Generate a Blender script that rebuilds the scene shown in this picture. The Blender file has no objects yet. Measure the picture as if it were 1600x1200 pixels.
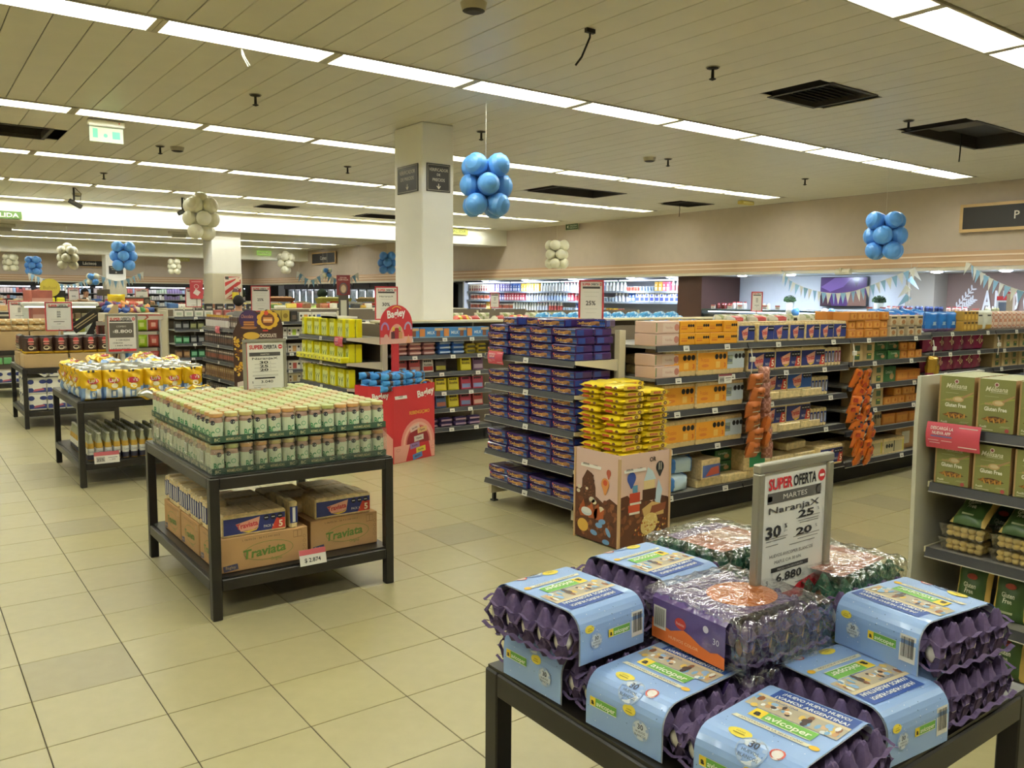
import bpy, bmesh, math, random
from mathutils import Vector, Matrix, Euler
random.seed(7)
SC = bpy.context.scene
COL = SC.collection
PI = math.pi
H = 1.65                      # eye height
CZ = 3.592                    # ceiling height
# ---------------------------------------------------------------- camera
cam_d = bpy.data.cameras.new('camera'); cam = bpy.data.objects.new('camera', cam_d); COL.objects.link(cam)
_yaw, _pit, _rol = 0.93328, -0.10412, 0.00773
_f = Vector((math.cos(_yaw)*math.cos(_pit), math.sin(_yaw)*math.cos(_pit), math.sin(_pit)))
_r0 = Vector((math.sin(_yaw), -math.cos(_yaw), 0)); _u0 = _r0.cross(_f)
_r = _r0*math.cos(_rol)+_u0*math.sin(_rol); _u = -_r0*math.sin(_rol)+_u0*math.cos(_rol)
cam.matrix_world = Matrix(((_r.x, _u.x, -_f.x, 0), (_r.y, _u.y, -_f.y, 0), (_r.z, _u.z, -_f.z, H), (0, 0, 0, 1)))
cam_d.sensor_width = 36; cam_d.lens = 1296.65/1600*36; cam_d.clip_end = 200; cam_d.clip_start = .05
SC.camera = cam
# ---------------------------------------------------------------- world, exposure
w = bpy.data.worlds.new('world'); SC.world = w; w.use_nodes = True
w.node_tree.nodes['Background'].inputs[0].default_value = (.9, .88, .8, 1)
w.node_tree.nodes['Background'].inputs[1].default_value = .05
SC.view_settings.view_transform = 'Standard'; SC.view_settings.look = 'None'
SC.view_settings.exposure = 0.9; SC.view_settings.gamma = 1; SC.view_settings.use_curve_mapping = False
SC.cycles.max_bounces = 7; SC.cycles.diffuse_bounces = 4; SC.cycles.glossy_bounces = 3; SC.cycles.transmission_bounces = 4
SC.cycles.transparent_max_bounces = 10; SC.cycles.caustics_reflective = False; SC.cycles.caustics_refractive = False
SC.cycles.use_denoising = True; SC.cycles.sample_clamp_indirect = 6
TUBE_POWER = 24.0             # radiance of the fluorescent tubes
TUBE_COL = (.95, 1.0, 1.0)
# ---------------------------------------------------------------- materials
def lin(c):
    if isinstance(c, str): c = tuple(int(c[i:i+2], 16) for i in (0, 2, 4))
    return tuple(((v/255)/12.92 if v/255 <= .04045 else ((v/255+.055)/1.055)**2.4) for v in c)
MATS = {}
def mat(c, rough=.55, metal=0, var=0, scale=8, emit=0, alpha=1, bump=0, trans=0, coat=0):
    """procedural surface: colour, gloss, and optional noise variation / relief"""
    k = (c, rough, metal, var, scale, emit, alpha, bump, trans, coat)
    if k in MATS: return MATS[k]
    m = bpy.data.materials.new('surface_%s_%d' % (c if isinstance(c, str) else 'x', len(MATS))); m.use_nodes = True
    nt = m.node_tree; b = nt.nodes['Principled BSDF']; col = lin(c)
    b.inputs['Base Color'].default_value = (*col, 1); b.inputs['Roughness'].default_value = rough; b.inputs['Metallic'].default_value = metal
    b.inputs['Coat Weight'].default_value = coat
    if trans: b.inputs['Transmission Weight'].default_value = trans
    if emit:
        b.inputs['Emission Color'].default_value = (*col, 1); b.inputs['Emission Strength'].default_value = emit
    if alpha < 1: b.inputs['Alpha'].default_value = alpha
    if var or bump:
        tc = nt.nodes.new('ShaderNodeTexCoord'); n = nt.nodes.new('ShaderNodeTexNoise'); n.inputs['Scale'].default_value = scale
        n.inputs['Detail'].default_value = 4; nt.links.new(tc.outputs['Object'], n.inputs['Vector'])
        if var:
            r = nt.nodes.new('ShaderNodeMapRange'); r.inputs['From Min'].default_value = .3; r.inputs['From Max'].default_value = .7
            r.inputs['To Min'].default_value = 1-var; r.inputs['To Max'].default_value = 1+var
            mx = nt.nodes.new('ShaderNodeVectorMath'); mx.operation = 'SCALE'; mx.inputs[0].default_value = col
            nt.links.new(n.outputs['Fac'], r.inputs['Value']); nt.links.new(r.outputs['Result'], mx.inputs['Scale'])
            nt.links.new(mx.outputs['Vector'], b.inputs['Base Color'])
        if bump:
            bp = nt.nodes.new('ShaderNodeBump'); bp.inputs['Strength'].default_value = bump; bp.inputs['Distance'].default_value = .01
            nt.links.new(n.outputs['Fac'], bp.inputs['Height']); nt.links.new(bp.outputs['Normal'], b.inputs['Normal'])
    MATS[k] = m
    return m
def film_mat():
    if 'film' in MATS: return MATS['film']
    m = bpy.data.materials.new('clear_film'); m.use_nodes = True; nt = m.node_tree; nt.nodes.clear()
    o = nt.nodes.new('ShaderNodeOutputMaterial'); mx = nt.nodes.new('ShaderNodeMixShader'); t = nt.nodes.new('ShaderNodeBsdfTransparent'); g = nt.nodes.new('ShaderNodeBsdfGlossy')
    g.inputs['Roughness'].default_value = .12; lw = nt.nodes.new('ShaderNodeLayerWeight'); lw.inputs['Blend'].default_value = .35
    r = nt.nodes.new('ShaderNodeMapRange'); r.inputs['To Min'].default_value = .10; r.inputs['To Max'].default_value = .6
    tc = nt.nodes.new('ShaderNodeTexCoord'); n = nt.nodes.new('ShaderNodeTexNoise'); n.inputs['Scale'].default_value = 28; n.inputs['Detail'].default_value = 2
    bp = nt.nodes.new('ShaderNodeBump'); bp.inputs['Strength'].default_value = .8; bp.inputs['Distance'].default_value = .02
    nt.links.new(tc.outputs['Object'], n.inputs['Vector']); nt.links.new(n.outputs['Fac'], bp.inputs['Height']); nt.links.new(bp.outputs['Normal'], g.inputs['Normal'])
    nt.links.new(lw.outputs['Facing'], r.inputs['Value']); nt.links.new(r.outputs['Result'], mx.inputs['Fac'])
    nt.links.new(t.outputs[0], mx.inputs[1]); nt.links.new(g.outputs[0], mx.inputs[2]); nt.links.new(mx.outputs[0], o.inputs['Surface'])
    MATS['film'] = m; return m
def glass_mat(tint='e8f0f0'):
    k = ('glass', tint)
    if k in MATS: return MATS[k]
    m = bpy.data.materials.new('thin_glass'); m.use_nodes = True; nt = m.node_tree; nt.nodes.clear()
    o = nt.nodes.new('ShaderNodeOutputMaterial'); mx = nt.nodes.new('ShaderNodeMixShader'); t = nt.nodes.new('ShaderNodeBsdfTransparent'); g = nt.nodes.new('ShaderNodeBsdfGlossy')
    t.inputs[0].default_value = (*lin(tint), 1); g.inputs['Roughness'].default_value = .03; mx.inputs['Fac'].default_value = .1
    nt.links.new(t.outputs[0], mx.inputs[1]); nt.links.new(g.outputs[0], mx.inputs[2]); nt.links.new(mx.outputs[0], o.inputs['Surface'])
    MATS[k] = m; return m
def tube_mat():
    if 'tube' in MATS: return MATS['tube']
    m = bpy.data.materials.new('fluorescent_tube'); m.use_nodes = True; nt = m.node_tree; nt.nodes.clear()
    o = nt.nodes.new('ShaderNodeOutputMaterial'); e = nt.nodes.new('ShaderNodeEmission'); e.inputs[0].default_value = (*TUBE_COL, 1); e.inputs[1].default_value = TUBE_POWER
    nt.links.new(e.outputs[0], o.inputs['Surface']); MATS['tube'] = m; return m
def glow_mat(c, s):
    k = ('glow', c, s)
    if k in MATS: return MATS[k]
    m = bpy.data.materials.new('lamp_glow'); m.use_nodes = True; nt = m.node_tree; nt.nodes.clear()
    o = nt.nodes.new('ShaderNodeOutputMaterial'); e = nt.nodes.new('ShaderNodeEmission'); e.inputs[0].default_value = (*lin(c), 1); e.inputs[1].default_value = s
    nt.links.new(e.outputs[0], o.inputs['Surface']); MATS[k] = m; return m
# ---------------------------------------------------------------- lettering
_TX = {}
def text2d(s, bold=0., shear=0.):
    """outline of a string as flat triangles: height about 1, starting at u=0"""
    k = (s, bold, shear)
    if k in _TX: return _TX[k]
    c = bpy.data.curves.new('t', 'FONT'); c.body = s; c.size = 1.0; c.resolution_u = 2; c.offset = bold; c.shear = shear
    o = bpy.data.objects.new('t', c); COL.objects.link(o); bpy.context.view_layer.update()
    me = o.to_mesh(); V = [(v.co.x, v.co.y) for v in me.vertices]; F = [tuple(p.vertices) for p in me.polygons]
    o.to_mesh_clear(); bpy.data.objects.remove(o); bpy.data.curves.remove(c)
    if V:
        x0 = min(v[0] for v in V); x1 = max(v[0] for v in V)
    else: x0, x1 = 0, 1
    V = [(a-x0, b) for a, b in V]
    _TX[k] = (V, F, x1-x0); return _TX[k]
# ---------------------------------------------------------------- mesh builder
class MB:
    def __init__(s): s.v = []; s.f = []; s.m = []; s.mats = []; s.M = Matrix(); s.smooth = set()
    def mi(s, m):
        if isinstance(m, str): m = mat(m)
        if m not in s.mats: s.mats.append(m)
        return s.mats.index(m)
    def add(s, pts, faces, m, smooth=False):
        b = len(s.v); k = s.mi(m)
        s.v += [tuple(s.M @ Vector(p)) for p in pts]
        for f in faces:
            if smooth: s.smooth.add(len(s.f))
            s.f.append(tuple(b+i for i in f)); s.m.append(k)
        return s
    def box(s, x0, x1, y0, y1, z0, z1, m, top=None, front=None, side=None, bottom=None):
        P = [(x0, y0, z0), (x1, y0, z0), (x1, y1, z0), (x0, y1, z0), (x0, y0, z1), (x1, y0, z1), (x1, y1, z1), (x0, y1, z1)]
        s.add(P, [(3, 2, 1, 0)], bottom or m); s.add(P, [(4, 5, 6, 7)], top or m); s.add(P, [(0, 1, 5, 4)], front or m)
        s.add(P, [(2, 3, 7, 6)], m); s.add(P, [(1, 2, 6, 5), (3, 0, 4, 7)], side or m); return s
    def rbox(s, x0, x1, y0, y1, z0, z1, m, b=.004):
        """box with chamfered edges"""
        X = ((x0, x0+b), (x1, x1-b)); Y = ((y0, y0+b), (y1, y1-b)); Zs = ((z0, z0+b), (z1, z1-b)); P = []; ix = {}
        for i in (0, 1):
            for j in (0, 1):
                for k in (0, 1):
                    for a in range(3):
                        ix[i, j, k, a] = len(P); P.append((X[i][0 if a == 0 else 1], Y[j][0 if a == 1 else 1], Zs[k][0 if a == 2 else 1]))
        F = []
        q = ((0, 0), (1, 0), (1, 1), (0, 1))
        for t in (0, 1):
            fx = [ix[t, j, k, 0] for j, k in q]; fy = [ix[i, t, k, 1] for i, k in q]; fz = [ix[i, j, t, 2] for i, j in q]
            F += [fx if t else fx[::-1], fy[::-1] if t else fy, fz if t else fz[::-1]]
        for a in (0, 1):
            for c in (0, 1):
                F.append((ix[0, a, c, 1], ix[1, a, c, 1], ix[1, a, c, 2], ix[0, a, c, 2])); F.append((ix[a, 0, c, 0], ix[a, 1, c, 0], ix[a, 1, c, 2], ix[a, 0, c, 2])); F.append((ix[a, c, 0, 0], ix[a, c, 1, 0], ix[a, c, 1, 1], ix[a, c, 0, 1]))
        for i in (0, 1):
            for j in (0, 1):
                for k in (0, 1): F.append((ix[i, j, k, 0], ix[i, j, k, 1], ix[i, j, k, 2]))
        return s.add(P, F, m)
    def lathe(s, prof, n, m, c=(0, 0, 0), smooth=True, cap=True, ms=None):
        """prof: list of (r, z); ms: material for each band"""
        for i in range(len(prof)-1):
            (r0, z0), (r1, z1) = prof[i], prof[i+1]
            P = [(c[0]+r*math.cos(2*PI*j/n), c[1]+r*math.sin(2*PI*j/n), c[2]+z) for r, z in ((r0, z0), (r1, z1)) for j in range(n)]
            s.add(P, [(j, (j+1) % n, n+(j+1) % n, n+j) for j in range(n)], (ms[i] if ms else m), smooth)
        if cap:
            for (r, z), up, mm in ((prof[0], 0, ms[0] if ms else m), (prof[-1], 1, ms[-1] if ms else m)):
                if r > 1e-4:
                    P = [(c[0]+r*math.cos(2*PI*j/n), c[1]+r*math.sin(2*PI*j/n), c[2]+z) for j in range(n)]
                    s.add(P, [tuple(range(n)) if up else tuple(range(n))[::-1]], mm)
        return s
    def tube(s, pts, r, n, m, smooth=True):
        pts = [Vector(p) for p in pts]; R = []
        for i, p in enumerate(pts):
            d = (pts[min(i+1, len(pts)-1)]-pts[max(i-1, 0)]).normalized(); a = d.orthogonal().normalized(); b = d.cross(a)
            if i and True:
                a = (pa-d*pa.dot(d)); a = a.normalized() if a.length > 1e-6 else d.orthogonal().normalized(); b = d.cross(a)
            pa = a; rr = r[i] if isinstance(r, (list, tuple)) else r
            R += [p+(a*math.cos(2*PI*j/n)+b*math.sin(2*PI*j/n))*rr for j in range(n)]
        k = len(pts)
        F = [(i*n+j, i*n+(j+1) % n, (i+1)*n+(j+1) % n, (i+1)*n+j) for i in range(k-1) for j in range(n)]
        s.add(R, F, m, smooth); s.add(R[:n], [tuple(range(n))[::-1]], m); s.add(R[-n:], [tuple(range(n))], m); return s
    def ball(s, c, r, m, n=12, k=8, sx=1, sy=1, sz=1):
        P = []; F = []
        for i in range(k+1):
            t = PI*i/k
            for j in range(n): P.append((c[0]+sx*r*math.sin(t)*math.cos(2*PI*j/n), c[1]+sy*r*math.sin(t)*math.sin(2*PI*j/n), c[2]-sz*r*math.cos(t)))
        for i in range(k):
            for j in range(n): F.append((i*n+j, i*n+(j+1) % n, (i+1)*n+(j+1) % n, (i+1)*n+j))
        return s.add(P, F, m, True)
    def grid(s, fn, nu, nv, m, smooth=True, mfn=None):
        """surface fn(u,v) for u,v in 0..1; mfn(u,v) picks the material of a cell"""
        P = [fn(i/nu, j/nv) for j in range(nv+1) for i in range(nu+1)]
        b = len(s.v); s.v += [tuple(s.M @ Vector(p)) for p in P]
        for j in range(nv):
            for i in range(nu):
                k = s.mi(mfn((i+.5)/nu, (j+.5)/nv) if mfn else m)
                if smooth: s.smooth.add(len(s.f))
                q = j*(nu+1)+i; s.f.append((b+q, b+q+1, b+q+nu+2, b+q+nu+1)); s.m.append(k)
        return s
    # flat print: shapes in (u, v) laid on a surface by P(u, v, lift)
    def on(s, P): s.P = P; return s
    def plane(s, o, U=(1, 0, 0), V=(0, 0, 1)):
        o, U, V = Vector(o), Vector(U), Vector(V); N = U.cross(V)
        s.P = lambda u, v, n: o+U*u+V*v+N*n; return s
    def pts(s, uv, faces, m, n=.0006):
        return s.add([s.P(u, v, n) for u, v in uv], faces, m)
    def rect(s, u0, v0, u1, v1, m, n=.0006, k=1):
        for i in range(k):
            a, b = u0+(u1-u0)*i/k, u0+(u1-u0)*(i+1)/k
            s.pts([(a, v0), (b, v0), (b, v1), (a, v1)], [(0, 1, 2, 3)], m, n)
        return s
    def poly(s, uv, m, n=.0006): return s.pts(uv, [tuple(range(len(uv)))], m, n)
    def disc(s, u, v, r, m, n=.0006, ry=None, k=16, rot=0):
        ry = ry or r; c, sn = math.cos(rot), math.sin(rot)
        return s.poly([(u+r*math.cos(2*PI*i/k)*c-ry*math.sin(2*PI*i/k)*sn, v+r*math.cos(2*PI*i/k)*sn+ry*math.sin(2*PI*i/k)*c) for i in range(k)], m, n)
    def ring(s, u, v, r, t, m, n=.0006, ry=None, k=20, a0=0, a1=2*PI):
        ry = ry or r; uv = []
        for i in range(k+1):
            a = a0+(a1-a0)*i/k; uv += [(u+r*math.cos(a), v+ry*math.sin(a)), (u+(r-t)*math.cos(a), v+(ry-t)*math.sin(a))]
        return s.pts(uv, [(2*i, 2*i+2, 2*i+3, 2*i+1)[::-1] for i in range(k)], m, n)
    def text(s, t, u, v, h, m, n=.0012, al='C', w=None, bold=.0, shear=0, rot=0, sx=1):
        V, F, W = text2d(t, bold, shear); k = h/.72; kx = k*sx
        if w: kx = w/max(W, 1e-3)
        o = {'C': -W*kx/2, 'L': 0, 'R': -W*kx}[al]; c, sn = math.cos(rot), math.sin(rot)
        return s.pts([(u+(a*kx+o)*c-(b*k)*sn, v+(a*kx+o)*sn+(b*k)*c) for a, b in V], F, m, n)
    def build(s, name):
        me = bpy.data.meshes.new(name); me.from_pydata(s.v, [], s.f)
        for m in s.mats: me.materials.append(m)
        me.polygons.foreach_set('material_index', s.m)
        if s.smooth: me.polygons.foreach_set('use_smooth', [i in s.smooth for i in range(len(s.f))])
        me.update(); return me
def bend(me, size=.0):
    return me
# ---------------------------------------------------------------- objects
def tagit(o, label=None, cat=None, group=None, kind=None):
    if label: o['label'] = label
    if cat: o['category'] = cat
    if group: o['group'] = group
    if kind: o['kind'] = kind
    return o
def obj(name, me, parent=None, loc=(0, 0, 0), rz=0, rot=None, sc=None):
    if isinstance(me, MB): me = me.build(name)
    o = bpy.data.objects.new(name, me); COL.objects.link(o)
    if parent: o.parent = parent
    o.location = loc; o.rotation_euler = rot or (0, 0, rz)
    if sc: o.scale = sc if isinstance(sc, (tuple, list)) else (sc, sc, sc)
    return o
def thing(name, me, label, cat, loc=(0, 0, 0), rz=0, group=None, rot=None, sc=None):
    return tagit(obj(name, me, None, loc, rz, rot, sc), label, cat, group)
def struct(name, me, parent=None, loc=(0, 0, 0), rz=0):
    o = obj(name, me, parent, loc, rz)
    if not parent: o['kind'] = 'structure'
    return o
class Proto:
    """one kind of thing: its own mesh (or None) and parts [(name, mesh, loc, rz, [sub-parts])]"""
    def __init__(s, name, me, cat, parts=()): s.name, s.me, s.cat, s.parts = name, (me.build(name) if isinstance(me, MB) else me), cat, [(p[0], p[1].build(p[0]) if isinstance(p[1], MB) else p[1]) + tuple(p[2:]) for p in parts]
    def put(s, label, loc, rz=0, group=None, rot=None, sc=None, parts=True):
        o = thing(s.name, s.me, label, s.cat, loc, rz, group, rot, sc)
        if parts:
            for p in s.parts:
                q = obj(p[0], p[1], o, p[2] if len(p) > 2 else (0, 0, 0), rot=(p[3] if len(p) > 3 and isinstance(p[3], tuple) else (0, 0, p[3] if len(p) > 3 else 0)))
                for t in (p[4] if len(p) > 4 else ()): obj(t[0], t[1], q, t[2] if len(t) > 2 else (0, 0, 0))
        return o
BLACK = '15130f'; WHITE = 'efeee6'; RED = 'c8202c'; CREAM = 'd9c79c'
# ================================================================ SETTING
X0, X1, Y0, Y1 = -5.5, 14.58, -4.5, 41.6
M_tile = [mat('a69d77', .3, var=.035, scale=14, bump=.02), mat('a69d74', .32, var=.035, scale=14, bump=.02), mat('988f70', .34, var=.04, scale=14, bump=.02)]
M_grout = mat('4c4433', .9)
M_plank = mat('d6d0bc', .38, var=.03, scale=3); M_dark = mat('15130f', .8)
M_wall = mat('c2b3a4', .85, var=.03, scale=5); M_white = mat('e6e3d8', .7); M_cream = mat('dcd6bf', .6)
# ---- floor: tiles of 42 cm with dark joints
fl = struct('floor', MB().box(X0, 17, Y0, Y1, -.05, -.003, M_grout))
TS = .4205; g = .0022
tme = [MB().rbox(-TS/2+g, TS/2-g, -TS/2+g, TS/2-g, -.012, 0, m, .0012).build('tile') for m in M_tile]
tiles = []
for i in range(-15, 41):
    for j in range(-20, 95):
        x = .3554+(i+.5)*TS; y = 3.7387+(j+.5)*TS
        if not (X0 < x < 16.8 and Y0 < y < Y1): continue
        d = Vector((x, y, -H)); z = d.dot(_f); u = d.dot(_r)/max(z, .01)*1296.65; v = -d.dot(_u)/max(z, .01)*1296.65
        vis = z > .3 and abs(u) < 900 and abs(v) < 700
        # tiles that stand under the long shelving are not in view
        hid = x > 4.3 and any(a < y < a+3.0 for a in (4.2, 7.95, 11.7)) or x > 6 and y > 7.9
        tiles.append((0 if vis and not hid else 1, z if z > 0 else 99, x, y, i, j))
tiles.sort()
darker = {(1, -2), (2, -2), (3, 1), (3, 2), (8, 2), (5, 3), (11, 1), (4, -1)}
rest = MB()
for n, (h_, z, x, y, i, j) in enumerate(tiles):
    k = 2 if ((i*7+j*13) % 17 == 0) else (1 if (i*5+j*3) % 4 == 0 else 0)
    if n < 300: obj('tile', tme[k], fl, (x, y, 0))
    else: rest.box(x-TS/2+g, x+TS/2-g, y-TS/2+g, y+TS/2-g, -.012, 0, M_tile[k])
obj('tile_field', rest, fl)['kind'] = 'stuff'
# ---- ceiling: planks across the light rows, with openings for vents
ROWS = [(-.73, -.35), (2.87, 3.25), (6.36, 6.72), (9.89, 10.25), (13.19, 13.55), (16.48, 16.84), (19.47, 19.83)]
VENTS = [(6.9, 7.6, 4.51, 5.15), (9.53, 11.25, 4.46, 5.24), (9.48, 11.05, 11.43, 12.3), (12.9, 13.66, 11.55, 12.2), (.55, 1.6, 11.37, 12.17), (6.5, 7.22, 17.7, 18.35), (9.17, 10.4, 18.05, 18.88)]
ce = struct('ceiling', MB().box(X0, X1, Y0, 20.0, CZ+.16, CZ+.2, M_dark))
bays = [(Y0, -.73)]+[(ROWS[k][1], ROWS[k+1][0]) for k in range(6)]+[(19.83, 20.0)]
PW = .26; planks = []
for bi, (a, b) in enumerate(bays):
    for i in range(int((X1-X0)/PW)+1):
        x0, x1 = X0+i*PW, min(X0+(i+1)*PW, X1)
        if x1-x0 < .02: continue
        cut = [(v[2], v[3]) for v in VENTS if v[0]-.02 < x1 and v[1]+.02 > x0 and v[2] < b and v[3] > a]
        segs = [(a, b)]
        for c0, c1 in cut: segs = [s for p, q in segs for s in ((p, c0), (c1, q)) if s[1]-s[0] > .02]
        for p, q in segs: planks.append((abs(bi-2.6), x0, x1, p, q))
planks.sort(key=lambda t: (t[0], -t[1] if False else abs(t[1]-5)))
rest = MB()
pcache = {}
for n, (_, x0, x1, p, q) in enumerate(planks):
    if n < 300:
        k = (round(x1-x0, 3), round(q-p, 3))
        if k not in pcache: pcache[k] = MB().rbox(-k[0]/2+.003, k[0]/2-.003, -k[1]/2, k[1]/2, 0, .012, M_plank, .003).build('plank')
        obj('plank', pcache[k], ce, ((x0+x1)/2, (p+q)/2, CZ+random.uniform(0, .0025)))
    else: rest.box(x0+.003, x1-.003, p, q, CZ, CZ+.012, M_plank)
obj('plank_field', rest, ce)['kind'] = 'stuff'
# strips of ceiling at the ends of the light rows
m = MB()
for a, b in ROWS: m.box(13.85, X1, a, b, CZ, CZ+.012, M_plank)
obj('row_end_panel', m, ce)
# far ceiling beyond the beam
FROWS = [(24.6, 24.95), (29.5, 29.85), (32.9, 33.25), (38.5, 38.85)]
m = MB(); ys = [20.0]+[v for r in FROWS for v in r]+[Y1]
m.box(X0, X1, 20, Y1, CZ+.16, CZ+.2, M_dark)
for a, b in zip(ys[::2], ys[1::2]):
    for i in range(78): m.box(X0+i*PW+.003, min(X0+(i+1)*PW-.003, X1), a, b, CZ, CZ+.012, M_plank)
obj('far_planks', m, ce)['kind'] = 'stuff'
# ---- beams and pillars
M_beam = mat('e9e6d6', .6)
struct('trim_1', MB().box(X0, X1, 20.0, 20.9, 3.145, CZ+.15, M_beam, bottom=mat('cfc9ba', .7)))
struct('trim_2', MB().box(X0, X1, 34.7, 35.5, 3.145, CZ+.15, M_beam))
M_pil = mat('f0ede4', .6, var=.02, scale=3); M_pil2 = mat('b9b099', .6)
pil = struct('pillar_1', MB().rbox(4.82, 5.24, 8.23, 8.87, 0, CZ, M_pil, .012))
pil['kind'] = 'structure'
m = MB().rbox(6.06, 6.75, 20.1, 20.8, 2.16, 3.145, M_pil, .012).rbox(6.05, 6.76, 20.09, 20.81, 0, 2.16, M_pil2, .012)
tagit(struct('pillar_2', m), kind='structure')
m = MB().rbox(6.5, 7.2, 34.75, 35.45, 2.13, 3.145, M_pil, .012).rbox(6.49, 7.21, 34.74, 35.46, 0, 2.13, M_pil2, .012)
tagit(struct('pillar_3', m), kind='structure')
# ---- walls (upper fascia over a recessed strip of counters on two sides)
ZS = 2.165
M_tan = mat('c9a684', .5, var=.03, scale=2); M_line = mat('efdcc4', .5); M_fascia = mat('ddd4bf', .6)
def fascia(name, n0, a, b, along):
    """wall above the recess, with its striped wooden cornice"""
    def bx(mb, p0, p1, z0, z1, mm):
        return mb.box(X1-p0, X1+p1, a, b, z0, z1, mm) if along == 'y' else mb.box(a, b, Y1-p0, Y1+p1, z0, z1, mm)
    struct(name, bx(MB(), 0, .12, 2.47, CZ, M_wall))
    m = MB()
    for z0, z1, p, mm in ((2.44, 2.475, .05, M_tan), (2.395, 2.42, .075, M_line), (2.42, 2.44, .06, M_tan), (2.32, 2.395, .06, M_tan), (2.295, 2.32, .075, M_line), (2.225, 2.295, .06, M_tan)): bx(m, p, .12, z0, z1, mm)
    struct('trim_%d' % n0, m)
    struct('trim_%d' % (n0+1), bx(MB(), .04, .12, 2.165, 2.225, M_fascia))
fascia('wall_right', 3, Y0, Y1, 'y'); fascia('wall_back', 5, X0, X1, 'x')
M_soff = mat('dedbd0', .6)
struct('trim_7', MB().box(X1, 17, Y0, Y1+1, ZS, ZS+.05, M_soff)); struct('trim_8', MB().box(X0, X1+.1, Y1, Y1+1.8, ZS, ZS+.05, M_soff))
M_rec = mat('e4e8ea', .7, var=.02)
struct('wall_recess', MB().box(16.2, 16.3, 8.45, 13.0, 0, ZS, M_rec).box(16.2, 16.3, Y0, 7.9, 0, ZS, mat('8d7568', .7)).box(16.2, 16.3, 13.0, Y1, 0, ZS, mat('2a2724', .8)).box(15.7, 16.2, 7.9, 8.45, 0, ZS, mat('9d9484', .8)))
struct('wall_far_recess', MB().box(X0, 16.3, Y1+1.2, Y1+1.3, 0, ZS, mat('4a4644', .8)))
M_side = mat('cfc9bb', .8)
struct('wall_left', MB().box(X0-.1, X0, Y0, Y1+1.3, 0, CZ+.2, M_side)); struct('wall_front', MB().box(X0, 17, Y0-.1, Y0, 0, CZ+.2, M_side))
# ---- recessed twin-tube lights
FP = 1.341; FL = FP-.075
W2 = .17; M_refl = mat('f3edcc', .45); M_trimL = mat('b9b29c', .5)
hs = MB()
# trough: sloped sides, flat top, ends, central ridge
zt = .13
hs.add([(0, -W2, 0), (FL, -W2, 0), (FL, -W2+.05, zt), (0, -W2+.05, zt), (0, W2, 0), (FL, W2, 0), (FL, W2-.05, zt), (0, W2-.05, zt)],
       [(0, 1, 2, 3), (5, 4, 7, 6), (3, 2, 6, 7), (0, 3, 7, 4), (1, 5, 6, 2)], M_refl)
hs.add([(.02, -.03, zt), (FL-.02, -.03, zt), (FL-.02, 0, .05), (.02, 0, .05), (.02, .03, zt), (FL-.02, .03, zt)], [(0, 1, 2, 3), (3, 2, 5, 4)], M_refl)
hs = hs.build('ceiling_light')
tb = MB().tube([(.004, 0, 0), (FL-.004, 0, 0)], .018, 8, tube_mat()).build('tube')
fr = MB().box(-.036, FL+.036, -W2-.012, -W2+.008, -.012, .004, M_trimL).box(-.036, FL+.036, W2-.008, W2+.012, -.012, .004, M_trimL).box(-.036, .004, -W2, W2, -.014, .06, M_trimL).box(FL-.004, FL+.036, -W2, W2, -.014, .06, M_trimL).build('frame')
ORD = 'first second third fourth fifth sixth seventh eighth ninth tenth eleventh twelfth thirteenth fourteenth'.split()
rn = ['behind the camera', 'across the near ceiling, first row', 'second row, before the tall pillar', 'third row, passing behind the tall pillar', 'fourth row', 'fifth row', 'sixth row along the white beam']
def light(x, y, lab, grp):
    o = thing('ceiling_light', hs, lab, 'ceiling light', (x, y, CZ), 0, grp)
    obj('tube', tb, o, (0, -.085, .075)); obj('tube', tb, o, (0, .085, .075)); obj('frame', fr, o)
LX0 = 1.668
fm_ = MB(); fm_.box(0, FL, -W2, W2, .06, .13, M_refl).box(-.012, FL+.012, -W2-.008, -W2+.01, -.012, .06, M_trimL).box(-.012, FL+.012, W2-.01, W2+.008, -.012, .06, M_trimL)
for sy in (-.085, .085): fm_.tube([(.004, sy, .045), (FL-.004, sy, .045)], .018, 6, tube_mat())
fm_ = fm_.build('ceiling_light')
def light_far(x, y, lab, grp): thing('ceiling_light', fm_, lab, 'ceiling light', (x, y, CZ), 0, grp)
for k, (a, b) in enumerate(ROWS):
    for i in range(*((-4, 5) if k == 0 else (-4, 9))):
        light(LX0+i*FP, (a+b)/2, '%s recessed tube light from the wall end, %s' % (ORD[8-i], rn[k]), 'ceiling lights '+rn[k])
for k, (a, b) in enumerate(FROWS):
    for i in range(-3, 9): light_far(LX0+i*FP, (a+b)/2, '%s tube light from the wall end, far row %s beyond the white beam' % (ORD[8-i], 'one two three four'.split()[k]), 'far ceiling lights')
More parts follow.
